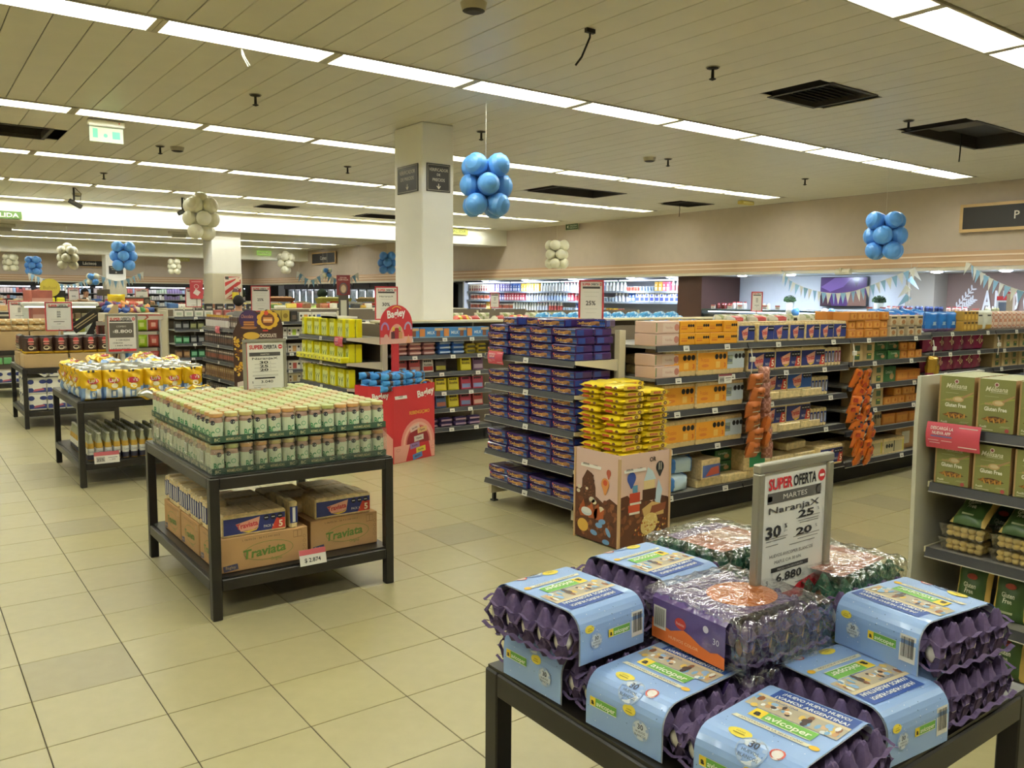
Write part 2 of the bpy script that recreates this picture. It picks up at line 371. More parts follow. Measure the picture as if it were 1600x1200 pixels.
# ---- vents and hatches in the ceiling
vn = ['square louvred ceiling vent with stepped frame above the biscuit aisle', 'open dark ceiling hatch with a hanging wire near the wall', 'long dark ceiling hatch left of the white balloons', 'small dark ceiling vent with a hanging wire by the wall', 'black slatted ceiling vent at the picture edge', 'small dark ceiling vent near the white beam', 'long dark ceiling vent behind the tall pillar']
M_vent = mat('201d18', .7); M_vent2 = mat('37322a', .6)
for k, (x0, x1, y0, y1) in enumerate(VENTS):
    o = thing('ceiling_vent', MB().box(x0, x1, y0, y1, CZ+.14, CZ+.155, M_vent), vn[k], 'vent')
    m = MB()
    for a, b, c, d in ((x0, x1, y0, y0+.01), (x0, x1, y1-.01, y1), (x0, x0+.01, y0, y1), (x1-.01, x1, y0, y1)): m.box(a, b, c, d, CZ-.002, CZ+.14, M_vent2)
    m.box(x0-.03, x1+.03, y0-.03, y0+.012, CZ-.008, CZ, M_vent2).box(x0-.03, x1+.03, y1-.012, y1+.03, CZ-.008, CZ, M_vent2).box(x0-.03, x0+.012, y0, y1, CZ-.008, CZ, M_vent2).box(x1-.012, x1+.03, y0, y1, CZ-.008, CZ, M_vent2)
    obj('frame', m, o)
    if k in (0, 3, 4, 5):
        n = 9
        for i in range(n):
            y = y0+.05+(y1-y0-.1)*i/(n-1); mm = MB(); mm.M = Matrix.Translation((0, y, CZ+.035)) @ Matrix.Rotation(.6, 4, 'X'); mm.box(x0+.05, x1-.05, -.025, .025, -.002, .002, M_vent2); obj('slat', mm, o)
    if k == 1: obj('panel', MB().box(x0+.02, x0+.75, y0+.02, y1-.02, CZ+.09, CZ+.1, mat('5b5343', .7)), o)
    if k in (1, 3): cx, cy = (x0+x1)/2+.25*(k == 1), y1-.1; obj('hanging_wire', MB().tube([(cx, cy, CZ+.1), (cx+.01, cy, CZ-.1), (cx-.005, cy, CZ-.24)], .008, 6, M_vent), o)
def ceil_at(x, y, s=1.3): return (x*s, y*s, CZ)
M_spr = mat('2a261f', .5, .4)
for k, (x, y) in enumerate([(4.348, 3.708), (6.884, 3.76), (6.764, 6.344), (2.254, 6.301), (4.354, 6.375), (4.302, 9.043), (2.163, 11.449), (2.239, 9.03), (9.168, 6.296)]):
    o = thing('sprinkler', MB().lathe([(.05, 0), (.05, -.012), (.012, -.02), (.014, -.09), (.03, -.095), (.03, -.1), (.006, -.11)][::-1], 10, M_spr), 'dark fire sprinkler head on the ceiling, '+['right of the near vent', 'beside the open hatch', 'between the second and third light rows', 'over the jam table', 'left of the blue balloons by the pillar', 'over the yellow tea shelves', 'near the ceiling loudspeaker', 'beside the smoke detector', 'by the right-hand wall'][k], 'sprinkler', ceil_at(x, y))
    obj('escutcheon', MB().lathe([(.06, -.006), (.06, 0)], 12, mat('9c9580', .5)), o)
for k, (x, y) in enumerate([(2.463, 3.68), (6.552, 6.412), (2.397, 8.995), (2.268, 14.014)]):
    thing('smoke_detector', MB().lathe([(.05, -.06), (.075, -.05), (.085, -.02), (.09, 0)], 16, mat('b7ad92', .5), ms=[mat('2b2419', .6), mat('b7ad92', .5), mat('b7ad92', .5)]), 'round ceiling detector with dark underside, '+['at the top edge of the picture', 'between the middle light rows', 'behind the hanging exit sign', 'near the white beam'][k], 'detector', ceil_at(x, y))
x, y, z = ceil_at(3.203, 3.618)
o = thing('sprinkler_cable', MB().tube([(x, y, z), (x, y, z-.06), (x-.05, y+.03, z-.2), (x-.09, y+.05, z-.26)], .008, 6, M_spr), 'loose black cable hanging from a hook on the near ceiling', 'cable')
obj('hook', MB().box(x-.04, x+.04, y-.015, y+.015, z-.03, z, M_spr), o)
thing('hanging_tie', MB().tube([(2.30, 6.72, CZ), (2.31, 6.73, CZ-.06), (2.36, 6.75, CZ-.13)], .005, 6, mat('d8d2bd', .5)).tube([(2.30, 6.72, CZ), (2.33, 6.73, CZ-.07), (2.375, 6.75, CZ-.12)], .004, 6, mat('d8d2bd', .5)), 'loose white cable tie dangling from the second light row', 'cable tie')
for k, (px, y, s) in enumerate([(2.75, 17.3, 1), (4.75, 17.6, -1)]):
    o = thing('ceiling_camera', MB().tube([(px, y, CZ), (px, y, CZ-.26)], .018, 8, M_spr), 'dark surveillance camera on a ceiling stem '+('above the left tables' if s > 0 else 'behind the white balloon cluster'), 'camera')
    mm = MB(); mm.M = Matrix.Translation((px, y, CZ-.28)) @ Matrix.Rotation(.5*s, 4, 'Y'); mm.rbox(-.1, .14, -.04, .04, -.04, .04, M_spr, .01); obj('housing', mm, o)
    obj('wire', MB().tube([(px+.02, y, CZ), (px+.12, y, CZ-.1), (px+.1, y, CZ-.26)], .006, 6, M_spr), o)
# ================================================================ SIGNS ON THE BUILDING
def board_sign(name, label, cat, w, h, t, loc, rz, base, border, draw, bt=.02):
    """flat board with a raised border; front faces local -Y"""
    o = thing(name, MB().box(-w/2, w/2, -t, 0, 0, h, base), label, cat, loc, rz)
    if border:
        m = MB()
        for a, b, c, d in ((-w/2-bt, w/2+bt, -bt, 0), (-w/2-bt, w/2+bt, h, h+bt), (-w/2-bt, -w/2, 0, h), (w/2, w/2+bt, 0, h)): m.box(a, b, -t-.006, 0, c, d, border)
        obj('frame', m, o)
    if draw:
        m = MB().plane((0, -t, 0)); draw(m); obj('lettering', m, o)
    return o
LW = -PI/2   # turn for things facing -X
M_black = mat('1d1b19', .5); M_sign = mat('2d2926', .5)
def vp(lines):
    def d(m):
        m.rect(-.225, .012, .225, .018, 'a59e8e').rect(-.225, .292, .225, .298, 'a59e8e').rect(-.225, .012, -.219, .298, 'a59e8e').rect(.219, .012, .225, .298, 'a59e8e')
        for t, z, hh, ww in lines: m.text(t, 0, z, hh, 'd8d0bd', w=ww)
        m.rect(-.006, .05, .006, .1, 'd8d0bd').poly([(-.03, .065), (0, .03), (.03, .065), (.022, .072), (0, .048), (-.022, .072)], 'd8d0bd', .0009)
    return d
board_sign('pillar_sign', 'dark price-checker sign on the shaded side of the tall pillar', 'sign', .47, .31, .012, (4.82, 8.545, 2.835), LW, M_sign, None, vp([('VERIFICADOR', .21, .045, .36), ('DE PRECIOS', .14, .04, .3)]))
o = board_sign('pillar_sign', 'black price-checker sign on the brighter front of the tall pillar', 'sign', .31, .31, .012, (5.03, 8.23, 2.835), 0, M_sign, None, None)
m = MB().plane((0, -.012, 0))
m.rect(-.145, .012, .145, .018, 'a59e8e').rect(-.145, .292, .145, .298, 'a59e8e').rect(-.145, .012, -.139, .298, 'a59e8e').rect(.139, .012, .145, .298, 'a59e8e')
m.text('VERIFICADOR', 0, .225, .036, 'd8d0bd', w=.25).text('DE', 0, .175, .028, 'd8d0bd').text('PRECIOS', 0, .115, .034, 'd8d0bd', w=.16).rect(-.005, .04, .005, .09, 'd8d0bd').poly([(-.028, .06), (0, .026), (.028, .06), (.02, .067), (0, .043), (-.02, .067)], 'd8d0bd', .0009)
obj('lettering', m, o)
M_wood = mat('c9a878', .5, var=.05, scale=6)
board_sign('wall_sign', 'long dark sign with pale wood frame and letter P on wall', 'sign', 2.6, .36, .03, (14.52, 5.58, 2.84), LW, mat('2e2b2b', .6), M_wood, lambda m: m.text('P', -.46, .13, .13, 'd9d3c4', bold=.01), .05)
board_sign('wall_sign', 'small dark meat department sign on the far right wall', 'sign', 2.3, .4, .03, (14.52, 32.9, 3.02), LW, mat('2e2b2b', .6), M_wood, lambda m: m.text('Carnes', 0, .13, .16, 'd9d3c4'), .05)
board_sign('wall_sign', 'dark dairy department sign hung on the far back wall', 'sign', 1.15, .25, .03, (7.15, 41.5, 2.88), 0, mat('2a2726', .6), M_wood, lambda m: m.text('Lácteos', -.05, .08, .13, 'e5dfd0', bold=.02), .03)
board_sign('pillar_sign', 'small dark price-checker sign on the farthest pillar', 'sign', .5, .3, .012, (6.85, 34.74, 2.42), 0, M_sign, None, lambda m: m.text('VERIFICADOR', 0, .22, .04, 'd8d0bd', w=.4).text('DE PRECIOS', 0, .15, .04, 'd8d0bd', w=.3).rect(-.01, .04, .01, .1, 'd8d0bd').poly([(-.04, .06), (0, .02), (.04, .06)], 'd8d0bd'))
G_ex = mat('4f6b35', .5)
board_sign('exit_sign', 'green SALIDA exit sign on the white beam at picture edge', 'exit sign', .62, .155, .02, (1.88, 19.98, 3.168), 0, G_ex, None, lambda m: m.text('SALIDA', 0, .035, .085, 'e8efd2', w=.52, bold=.02))
board_sign('exit_sign', 'yellow-green SALIDA exit sign on the beam beside the tall pillar', 'exit sign', .62, .16, .03, (12.86, 19.97, 3.40), 0, mat('a3a044', .5), None, lambda m: m.text('SALIDA', 0, .04, .085, '40501f', w=.5, bold=.02))
board_sign('exit_sign', 'bright green SALIDA exit sign on the second beam', 'exit sign', .6, .2, .05, (12.6, 34.65, 3.32), 0, mat('8fb35a', .5, emit=.35), None, lambda m: m.text('SALIDA', .06, .06, .09, 'f2f6dc', w=.38, bold=.02).poly([(-.24, .1), (-.17, .05), (-.17, .15)], 'f2f6dc'))
board_sign('exit_sign', 'dark green exit sign high on the right-hand wall', 'exit sign', .5, .15, .03, (14.52, 16.96, 3.44), LW, mat('3f5a38', .5), mat('c9c6a8', .5), lambda m: m.text('SALIDA', .06, .085, .04, 'dfe6d0', w=.28).text('EMERGENCIA', .06, .03, .035, 'dfe6d0', w=.3).poly([(-.2, .08), (-.14, .03), (-.14, .13)], 'dfe6d0'), .012)
o = board_sign('exit_sign', 'small yellow exit sign hanging far beneath the second beam', 'exit sign', .55, .15, .05, (10.2, 38.0, 3.1), 0, mat('c3bc6a', .5), None, lambda m: m.text('SALIDA', 0, .04, .07, 'f4f2d8', w=.4))
for sx in (-.2, .2): obj('rod', MB().tube([(sx, -.02, .15), (sx, -.02, CZ-3.1)], .008, 6, mat('9a9688', .5)), o)
# hanging emergency exit lamp
o = thing('emergency_exit_lamp', MB().rbox(-.19, .19, -.04, .04, -.075, 0, mat('d9d5c4', .5), .012), 'hanging emergency exit lamp with clear panel and green pictograms', 'exit lamp', (2.01, 10.4, CZ-.005))
m = MB().rbox(-.175, .175, -.006, .006, -.245, -.075, mat('aab59a', .25), .003); q = obj('panel', m, o)
m = MB().plane((0, -.0065, 0)); G2 = mat('4fb884', .4)
m.rect(-.14, -.2, -.09, -.1, G2); obj('pictogram', m, o); obj('pictogram', MB().plane((0, -.0065, 0)).disc(-.01, -.17, .022, G2), o); obj('pictogram', MB().plane((0, -.0065, 0)).rect(.06, -.2, .14, -.12, G2), o)
obj('pilot_lamp', MB().ball((.13, -.04, -.03), .008, mat('c83c34', .4), 8, 6), o)
o = thing('emergency_light', MB().rbox(-.19, .19, -.06, .06, -.07, 0, mat('d8c468', .4), .012), 'small yellow emergency light under the third light row', 'emergency light', (13.72, 10.75, CZ-.005))
obj('lens', MB().box(-.15, .15, -.062, -.05, -.055, -.02, mat('efe2a0', .3)), o)
for k, (x, y) in enumerate([(2.55, 27.5), (7.1, 26.8)]):
    thing('emergency_light', MB().rbox(-.3, .3, -.1, .1, -.1, 0, mat('d5d2c2', .4), .02).box(-.2, .2, -.08, .08, -.2, -.1, mat('b9b6a8', .4)), 'white box-shaped ceiling lamp beyond the beam, '+('above the left signs' if k == 0 else 'nearer the far pillar'), 'ceiling lamp', (x, y, CZ))
# ================================================================ BALLOONS
def balloon_me(c, name='balloon'):
    m = mat(c, .35); b = MB()
    pr = [(.004, -.155), (.014, -.15), (.008, -.14), (.03, -.125), (.075, -.085), (.108, -.03), (.118, .02), (.108, .07), (.075, .105), (.035, .122), (.001, .128)]
    return b.lathe(pr, 16, m, cap=False).build(name)
BB, BW = balloon_me('5b9be4'), balloon_me('e9e4c8')
def cluster(pos, me, label, n=3, sz=1.0, string=True, rz=0., lean=0., fun=0):
    """three rings of balloons tied at a centre"""
    o = tagit(bpy.data.objects.new('balloon_cluster', None), label, 'balloons'); COL.objects.link(o); o.location = pos; o.rotation_euler = (lean, 0, rz)
    rs = random.Random(label)
    rows = ((.19, 0), (0., .5), (-.19, 0)) if n == 3 else ((.12, .3), (-.1, 0))
    for z, ph in rows:
        for k in range(4):
            a = (k+ph)*PI/2+.35
            if fun and z == rows[-1][0] and k % 2: continue
            d = Vector((math.cos(a), math.sin(a), z*1.1/.19*.22 if n == 3 else z*2.2)).normalized()
            b = obj('balloon', me if not isinstance(me, tuple) else me[(k+int(z > 0)) % 2], o, (d.x*.145*sz, d.y*.145*sz, z*sz))
            b.rotation_euler = d.to_track_quat('Z', 'Y').to_euler(); s = sz*rs.uniform(.93, 1.05); b.scale = (s, s, s)
    if fun: 
        b = obj('balloon', me, o, (0, 0, .27*sz))
    if string: obj('string', MB().tube([(0, 0, .1), (0, 0, CZ-pos[2])], .002, 4, mat('d8d4c8', .6)), o)
    return o
cluster((4.74, 6.86, 2.74), BB, 'big blue balloon cluster hanging beside the tall pillar', 3, .98)
cluster((3.68, 12.68, 2.76), BW, 'large cream balloon cluster hanging before the white beam', 3, .98, fun=1, rz=.4)
cluster((10.5, 5.97, 2.49), BB, 'blue balloon cluster hanging at the right, below dark sign', 3, 1.0, rz=.8)
cluster((12.24, 14.84, 2.63), BW, 'cream balloon cluster hanging over the dairy fridges', 3, 1.05, rz=.3)
cluster((3.97, 19.31, 2.46), BB, 'blue balloon cluster overlapping the farthest pillar', 3, 1.0, rz=.2)
cluster((3.74, 24.88, 2.6), BW, 'cream balloon cluster touching the dairy sign', 3, 1.0, fun=1)
cluster((3.42, 35.1, 2.76), BW, 'small cream balloon cluster at the far left edge', 3, 1.0)
cluster((3.81, 32.3, 2.59), BB, 'small blue balloon cluster above the far bunting', 3, 1.0)
cluster((8.9, 34.4, 2.75), BW, 'tiny cream balloon cluster between the two far pillars', 3, .95)
cluster((10.29, 26.3, 2.68), BW, 'cream balloon cluster left of the meat sign', 3, 1.05, fun=1, rz=.6)
cluster((11.96, 22.5, 2.65), BB, 'blue balloon cluster half hidden behind the tall pillar', 3, 1.05)
cluster((5.2, 29.9, 2.12), (BW, BB), 'blue and white balloon flower on the far bunting', 2, .8, string=False)
cluster((10.46, 23.5, 2.33), (BW, BB), 'blue and white balloon knot between the two far garlands', 2, .62, string=False)
# ================================================================ BUNTING
PBm = [MB().add([(-.05, -.0015, 0), (.05, -.0015, 0), (0, -.0015, -.21), (-.05, .0015, 0), (.05, .0015, 0), (0, .0015, -.21)], [(0, 2, 1), (3, 4, 5), (0, 1, 4, 3), (1, 2, 5, 4), (2, 0, 3, 5)], mat(c, .7)).build('pennant') for c in ('e4e2d6', '8fb9d6')]
def bunting(label, pts, step=.095, sc=1.0):
    pts = [Vector(p) for p in pts]; fine = []
    for i in range(len(pts)-1):   # Catmull-Rom
        p0, p1, p2, p3 = pts[max(i-1, 0)], pts[i], pts[i+1], pts[min(i+2, len(pts)-1)]
        for k in range(12):
            t = k/12; fine.append(.5*((2*p1)+(p2-p0)*t+(2*p0-5*p1+4*p2-p3)*t*t+(3*p1-p0-3*p2+p3)*t**3))
    fine.append(pts[-1])
    o = thing('bunting', MB().tube(fine, .004, 5, mat('d9d6c8', .7)), label, 'bunting')
    acc = 0; n = 0; rs = random.Random(label)
    for a, b in zip(fine, fine[1:]):
        d = (b-a).length
        while acc < d:
            p = a.lerp(b, acc/d); ang = math.atan2((b-a).y, (b-a).x)
            q = obj('pennant', PBm[n % 2], o, p, rot=(rs.uniform(-.25, .25), -math.atan2((b-a).z, (b-a).xy.length)*.5, ang+rs.uniform(-.5, .5)), sc=sc); n += 1; acc += step
        acc -= d
    for e in (fine[0], fine[-1]):
        obj('tie_string', MB().tube([e, Vector((e.x, e.y, 2.3 if e.x > 14 else CZ-.03))], .002, 4, mat('d8d4c8', .6)), o)
    return o
bunting('light blue and white pennants sagging in front of the television', [(14.45, 10.37, 2.245), (14.2, 9.91, 1.98), (14.2, 9.26, 1.79), (14.2, 8.67, 1.8), (14.2, 8.06, 2.0), (14.45, 7.59, 2.24)], .1)
bunting('light blue and white pennants falling away at the right edge', [(14.45, 6.72, 2.28), (14.2, 6.22, 2.0), (14.2, 5.73, 1.8), (14.2, 5.2, 1.72), (14.2, 4.7, 1.85)], .1)
o = bunting('pennant tail hanging straight down beside the plant', [(14.47, 7.70, 2.2), (14.44, 7.72, 1.95), (14.45, 7.70, 1.6)], .16, 1.3)
bunting('far garland of blue pennants sagging left of the farthest pillar', [(3.57, 31.2, 2.3), (4.24, 30.67, 2.0), (4.75, 30.3, 1.98), (5.3, 29.94, 2.33)], .1, 1.2)
bunting('far garland of blue pennants rising beside the farthest pillar', [(5.3, 29.94, 2.33), (5.7, 29.6, 2.1), (6.04, 29.36, 2.12), (6.56, 29.0, 2.4)], .1, 1.2)
bunting('far garland of pale pennants left of the balloon knot', [(9.82, 24.09, 2.36), (10.1, 23.86, 2.12), (10.4, 23.63, 2.34)], .1, 1.2)
bunting('far garland of pale pennants right of the balloon knot', [(10.5, 23.56, 2.34), (10.85, 23.3, 2.1), (11.27, 23.03, 2.36)], .1, 1.2)
# ================================================================ SUPEROFERTA SIGNS
M_alu = mat('9d998a', .35, .5); M_paper = mat('e6e3d8', .6); M_pole = mat('cfcabb', .35, .3)
def offer_sign(label, loc, rz, w, h, lines, frame='alu', post=0, tilt=0., detail=True, wave=0., head=True, inset=.02):
    """framed paper offer poster; front faces local -Y; loc is the bottom centre of the poster"""
    o = tagit(bpy.data.objects.new('offer_sign', None), label, 'sign'); COL.objects.link(o); o.location = loc; o.rotation_euler = (tilt, 0, rz)
    fm = M_alu if frame == 'alu' else mat('b8323c', .45); t = inset if frame == 'alu' else .014
    m = MB()
    for a, b, c, d in ((-w/2, w/2, 0, t), (-w/2, w/2, h-t, h), (-w/2, -w/2+t, t, h-t), (w/2-t, w/2, t, h-t)): m.rbox(a, b, -.011, .011, c, d, fm, .003)
    obj('frame', m, o)
    m = MB().box(-w/2+t*.6, w/2-t*.6, -.002, .004, t*.6, h-t*.6, M_paper); sh = obj('paper', m, o)
    p = MB(); wf = (lambda u, v: wave*math.sin(v/h*9+u/w*3)*.5 + wave*.6*math.sin(u/w*7)) if wave else (lambda u, v: 0)
    p.on(lambda u, v, n: Vector((u, -.0025-n-abs(wf(u, v)), v)))
    iw = w-2*t; K = w/.28
    if head:
        if detail:
            # red border print of the sheet
            p.rect(-iw/2, t, -iw/2+.006*K, h-t, 'c3262e', .0003).rect(-iw/2, t, iw/2, t+.022*K, 'c3262e', .0003)
        p.text('SUPER', -iw*.045, h-t-.042*K, .025*K, 'c3262e', al='R', w=iw*.37, bold=.035).text('OFERTA', -iw*.035, h-t-.042*K, .025*K, '201d1b', al='L', w=iw*.37, bold=.03)
        p.disc(iw*.425, h-t-.03*K, .014*K, 'c3262e'); p.rect(iw*.425-.009*K, h-t-.033*K, iw*.425+.009*K, h-t-.027*K, 'f0e9df', .0012)
    for L in lines:
        k = L[0]
        if k == 'bar': p.rect(-iw*L[1]/2, L[2]*h, iw*L[1]/2, L[3]*h, L[4] if len(L) > 4 else '4a4743', .0006)
        elif k == 't': p.text(L[1], L[2]*w, L[3]*h, L[4]*h, L[5] if len(L) > 5 else '2a2725', al=L[6] if len(L) > 6 else 'C', w=(L[7]*w if len(L) > 7 and L[7] else None), bold=(L[8] if len(L) > 8 else .0), n=.0014)
        elif k == 'ln': p.rect(L[1]*w, L[2]*h, L[3]*w, L[2]*h+.0016*K, L[4] if len(L) > 4 else '8b867c', .0006)
        elif k == 'dot': p.ring(L[1]*w, L[2]*h, L[3]*w, L[3]*w*.25, L[4])
        elif k == 'rect': p.rect(L[1]*w, L[2]*h, L[3]*w, L[4]*h, L[5], .0006)
        elif k == 'curl':
            p.poly([(-iw/2, t+.0), (iw/2, t+.0), (iw/2, t+.055*K), (iw*.1, t+.035*K), (-iw*.1, t+.01*K)], 'c3262e', .0018)
    obj('print', p, o)
    if post: obj('post', MB().rbox(-.011, .011, -.004, .018, -post, .03, M_pole, .003), o); obj('foot', MB().box(-.06, .06, -.05, .05, -post, -post+.006, M_pole), o)
    return o
def mini(v): return [('bar', .8, .80, .85, '4a4743'), ('t', v, -.02, .42, .1, '2a2725', 'C', None, .02), ('ln', -.3, .72, .3), ('ln', -.25, .62, .25), ('ln', -.25, .33, .25), ('ln', -.2, .24, .2), ('rect', -.14, .1, .14, .115, '4a4743')]
def mini3(v='25'): return [('bar', .8, .80, .845, '4a4743'), ('t', '30%', 0, .63, .05, '2a2725', 'C', None, .02), ('t', '25%', 0, .55, .05, '2a2725', 'C', None, .02), ('t', '20%', 0, .47, .05, '2a2725', 'C', None, .02), ('ln', -.3, .4, .3), ('rect', -.2, .31, .2, .33, '4a4743'), ('t', v, 0, .23, .04), ('ln', -.3, .15, .2), ('ln', -.3, .1, .25)]
# the near sign on the egg table
offer_sign('framed offer sign priced 6.880 on a post above the egg trays', (1.735, 1.184, .893), 0, .30, .375, [
    ('bar', .84, .73, .80, '5c5853'), ('t', 'MARTES', 0, .748, .034, 'e9e5da', 'C', .32), ('dot', .33, .765, .045, 'cfcabf'), ('rect', -.36, .745, -.3, .78, 'cfcabf'),
    ('t', 'NaranjaX', 0, .665, .042, '4a4743', 'C', .68, .012), ('t', '30', -.27, .51, .075, '2a2725', 'C', .2, .03), ('t', '%', -.11, .555, .03, '2a2725', 'C', None, .02), ('t', 'DTO', -.11, .53, .012, '2a2725'),
    ('t', '25', .16, .6, .048, '2a2725', 'C', .22, .03), ('t', '%', .33, .625, .022), ('t', '20', .14, .485, .048, '2a2725', 'C', .22, .03), ('t', '%', .31, .51, .022),
    ('ln', .03, .595, .36), ('ln', .06, .575, .34), ('ln', .08, .56, .34), ('ln', .0, .475, .36), ('ln', .06, .455, .34), ('ln', -.36, .5, -.08), ('ln', -.36, .485, -.1), ('ln', -.36, .455, -.2), ('ln', -.05, .43, .3),
    ('t', 'HUEVOS AVICOPER BLANCOS', -.02, .375, .022, '5b564f', 'C', .58), ('t', 'MAPLE C/A 30 UN.', -.06, .33, .022, '5b564f', 'C', .36), ('rect', -.28, .275, .22, .305, '2f2c2a'), ('t', 'PRECIO CON DESCUENTO', -.03, .282, .014, 'd8d3c8', 'C', .34),
    ('t', '$', -.33, .2, .035, '3a3733'), ('t', '6.880', -.04, .205, .055, '2f2c2a', 'C', .34, .02), ('ln', -.3, .165, -.08), ('ln', .05, .165, .3), ('t', 'Super oferta', -.22, .135, .014, '4a4743'), ('ln', -.32, .11, .3, 'a04a5a'), ('ln', -.38, .085, .34), ('curl',)], post=.153, inset=.022)
# the jam table sign
offer_sign('framed offer sign priced 3.040 standing on the jam jars', (1.885, 5.2, .972), .04, .285, .40, [
    ('bar', .84, .73, .79, '4a4743'), ('t', 'MARTES', 0, .745, .025, 'd9d4c8', 'C', .2), ('t', 'NaranjaX', 0, .675, .035, '3a3733', 'C', .6, .015),
    ('t', '30', -.03, .61, .04, '2a2725', 'C', .2, .03), ('t', '%', .12, .62, .018), ('t', '25', -.03, .55, .04, '2a2725', 'C', .2, .03), ('t', '%', .12, .56, .018), ('t', '20', -.03, .49, .04, '2a2725', 'C', .2, .03), ('t', '%', .12, .5, .018),
    ('ln', -.25, .6, .25), ('ln', -.25, .54, .25), ('ln', -.3, .48, .3), ('ln', -.3, .425, .3), ('ln', -.3, .41, .3), ('rect', -.25, .365, .22, .39, '2f2c2a'), ('t', '$', -.3, .3, .035, '3a3733'), ('t', '3.040', .03, .3, .042, '2f2c2a', 'C', .28, .015), ('ln', -.3, .26, 0), ('t', 'Super oferta', -.2, .225, .016), ('ln', -.3, .2, .3), ('t', 'Mermelada BC durazno frasco', 0, .14, .014, '4a4743', 'C', .5), ('ln', -.36, .11, .36)], tilt=-.03, inset=.02)
# the crisps table sign
offer_sign('offer sign reading 8.800 combo behind the bags of crisps', (1.73, 8.62, 1.085), .03, .29, .38, [
    ('rect', -.37, .8, .32, .83, '3a3733'), ('rect', -.38, .4, .36, .77, '5c564c'), ('t', 'COMBO', -.02, .66, .045, 'd9d4c8', 'C', .3), ('t', '$', -.26, .53, .05, 'd9d4c8'), ('t', '8.800', .04, .52, .085, 'e9e5da', 'C', .54, .02),
    ('t', '5 CERVEZAS', .02, .32, .038, '3a3733', 'C', .42, .012), ('t', 'CORONA', -.14, .25, .038, '3a3733', 'C', .3, .012), ('t', '1 PAPA FRITAS', .04, .18, .038, '3a3733', 'C', .52, .012), ('t', 'LAYS CLASICAS', -.06, .1, .038, '3a3733', 'C', .56, .012)], 'alu', post=.35)
def at(px, py, d):
    """point seen at pixel (px, py) of the 1600 x 1200 frame at forward distance d"""
    return Vector((0, 0, H))+(_r*((px-800)/1296.65)-_u*((py-600)/1296.65)+_f)*d
def offer_at(label, px, py0, py1, wpx, d, lines, frame='red', zb=0, rz=0):
    p = at(px, py1, d); k = d/1296.65; post = p.z-zb if p.z-zb > .03 else 0; offer_sign(label, p, rz, wpx*k*1.05, (py1-py0)*k, lines, frame, post, detail=False)
offer_at('red-bordered 25 percent offer sign standing over the wafer end display', 923, 438, 505, 38, 7.0, mini('25%'), rz=-.5, zb=1.36)
offer_at('red-bordered NaranjaX offer sign behind the pink biscuit display header', 604, 448, 500, 34, 9.6, mini('30%')+[('t', 'NaranjaX', 0, .68, .05, '3a3733', 'C', .6)], rz=-.4, zb=1.35)
offer_at('red-bordered 25 percent offer sign above the chocolate display header', 408, 447, 487, 28, 12.6, mini('25%'), rz=-.4)
offer_at('25 percent offer sign beside the pink hanging flag', 303, 450, 480, 23, 15.0, mini('25%'), 'red', rz=-.3)
offer_at('pale pink 30 percent offer sign above the cheese island', 222, 451, 474, 19, 19.5, mini('30%'), rz=-.3)
offer_at('framed offer sign on the ground coffee table', 93, 472, 517, 36, 10.75, mini3('6.607'), 'red', zb=.908)
offer_at('framed offer sign on a table behind the ground coffee', 31, 470, 504, 27, 15.0, mini3('1.299'), 'red')
offer_at('offer sign cut by the left picture edge', -6, 468, 494, 28, 17.5, mini3('999'), 'red')
offer_at('white 25 percent offer sign behind the yellow tower', 116, 450, 474, 15, 23, mini('25%'))
offer_at('faint pink offer sign left of the white 25 percent one', 87, 451, 470, 14, 24, mini('20%'))
offer_at('faint pink offer sign above the round yellow topper', 64, 451, 466, 14, 25, mini('15%'))
offer_at('narrow pinkish offer sign in front of the deli counter', 1182, 456, 487, 17, 12.5, mini3('40'), rz=-.6)
offer_at('small red-bordered offer sign in front of the dairy fridge', 773, 457, 481, 14, 17, mini3('35'), rz=-.6)
# ================================================================ DISPLAY TABLES
ORD = 'first second third fourth fifth sixth seventh eighth ninth tenth eleventh twelfth thirteenth fourteenth fifteenth sixteenth seventeenth eighteenth'.split()
M_steel = mat('1f1c18', .42, var=.12, scale=20); M_board = mat('24211b', .35, var=.15, scale=12)
def table(label, x0, x1, y0, y1, zt=.735, zl=.15):
    o = tagit(bpy.data.objects.new('display_table', None), label, 'table'); COL.objects.link(o); o.location = ((x0+x1)/2, (y0+y1)/2, 0)
    a, b, t = (x1-x0)/2, (y1-y0)/2, .05
    leg = MB().rbox(-t/2, t/2, -t/2, t/2, 0, zt, M_steel, .004).build('leg')
    for sx in (-1, 1):
        for sy in (-1, 1): obj('leg', leg, o, (sx*(a-t/2), sy*(b-t/2), 0))
    rx = MB().rbox(-a+t, a-t, -t/2, t/2, 0, .06, M_steel, .004).build('rail'); ry = MB().rbox(-t/2, t/2, -b+t, b-t, 0, .06, M_steel, .004).build('rail')
    for z in (zt-.06, zl):
        for s in (-1, 1): obj('rail', rx, o, (0, s*(b-t/2), z)); obj('rail', ry, o, (s*(a-t/2), 0, z))
    obj('table_top', MB().box(-a+.006, a-.006, -b+.006, b-.006, zt, zt+.008, M_board), o)
    obj('lower_shelf', MB().box(-a+t*.4, a-t*.4, -b+t*.4, b-t*.4, zl+.06, zl+.068, M_board), o)
    return o
table('black steel table in the foreground carrying egg trays', 1.13, 2.11, .775, 1.63)
table('black steel table loaded with jam jars', 1.205, 2.235, 4.15, 5.48)
table('black steel table with bags of crisps and beer below', 1.185, 2.235, 7.76, 9.13)
table('black steel table with brown coffee packs at the left', 1.19, 2.25, 11.57, 12.86)
table('black steel table at the left edge, partly out of view', 1.19, 2.25, 15.3, 16.6)
ZT = .743
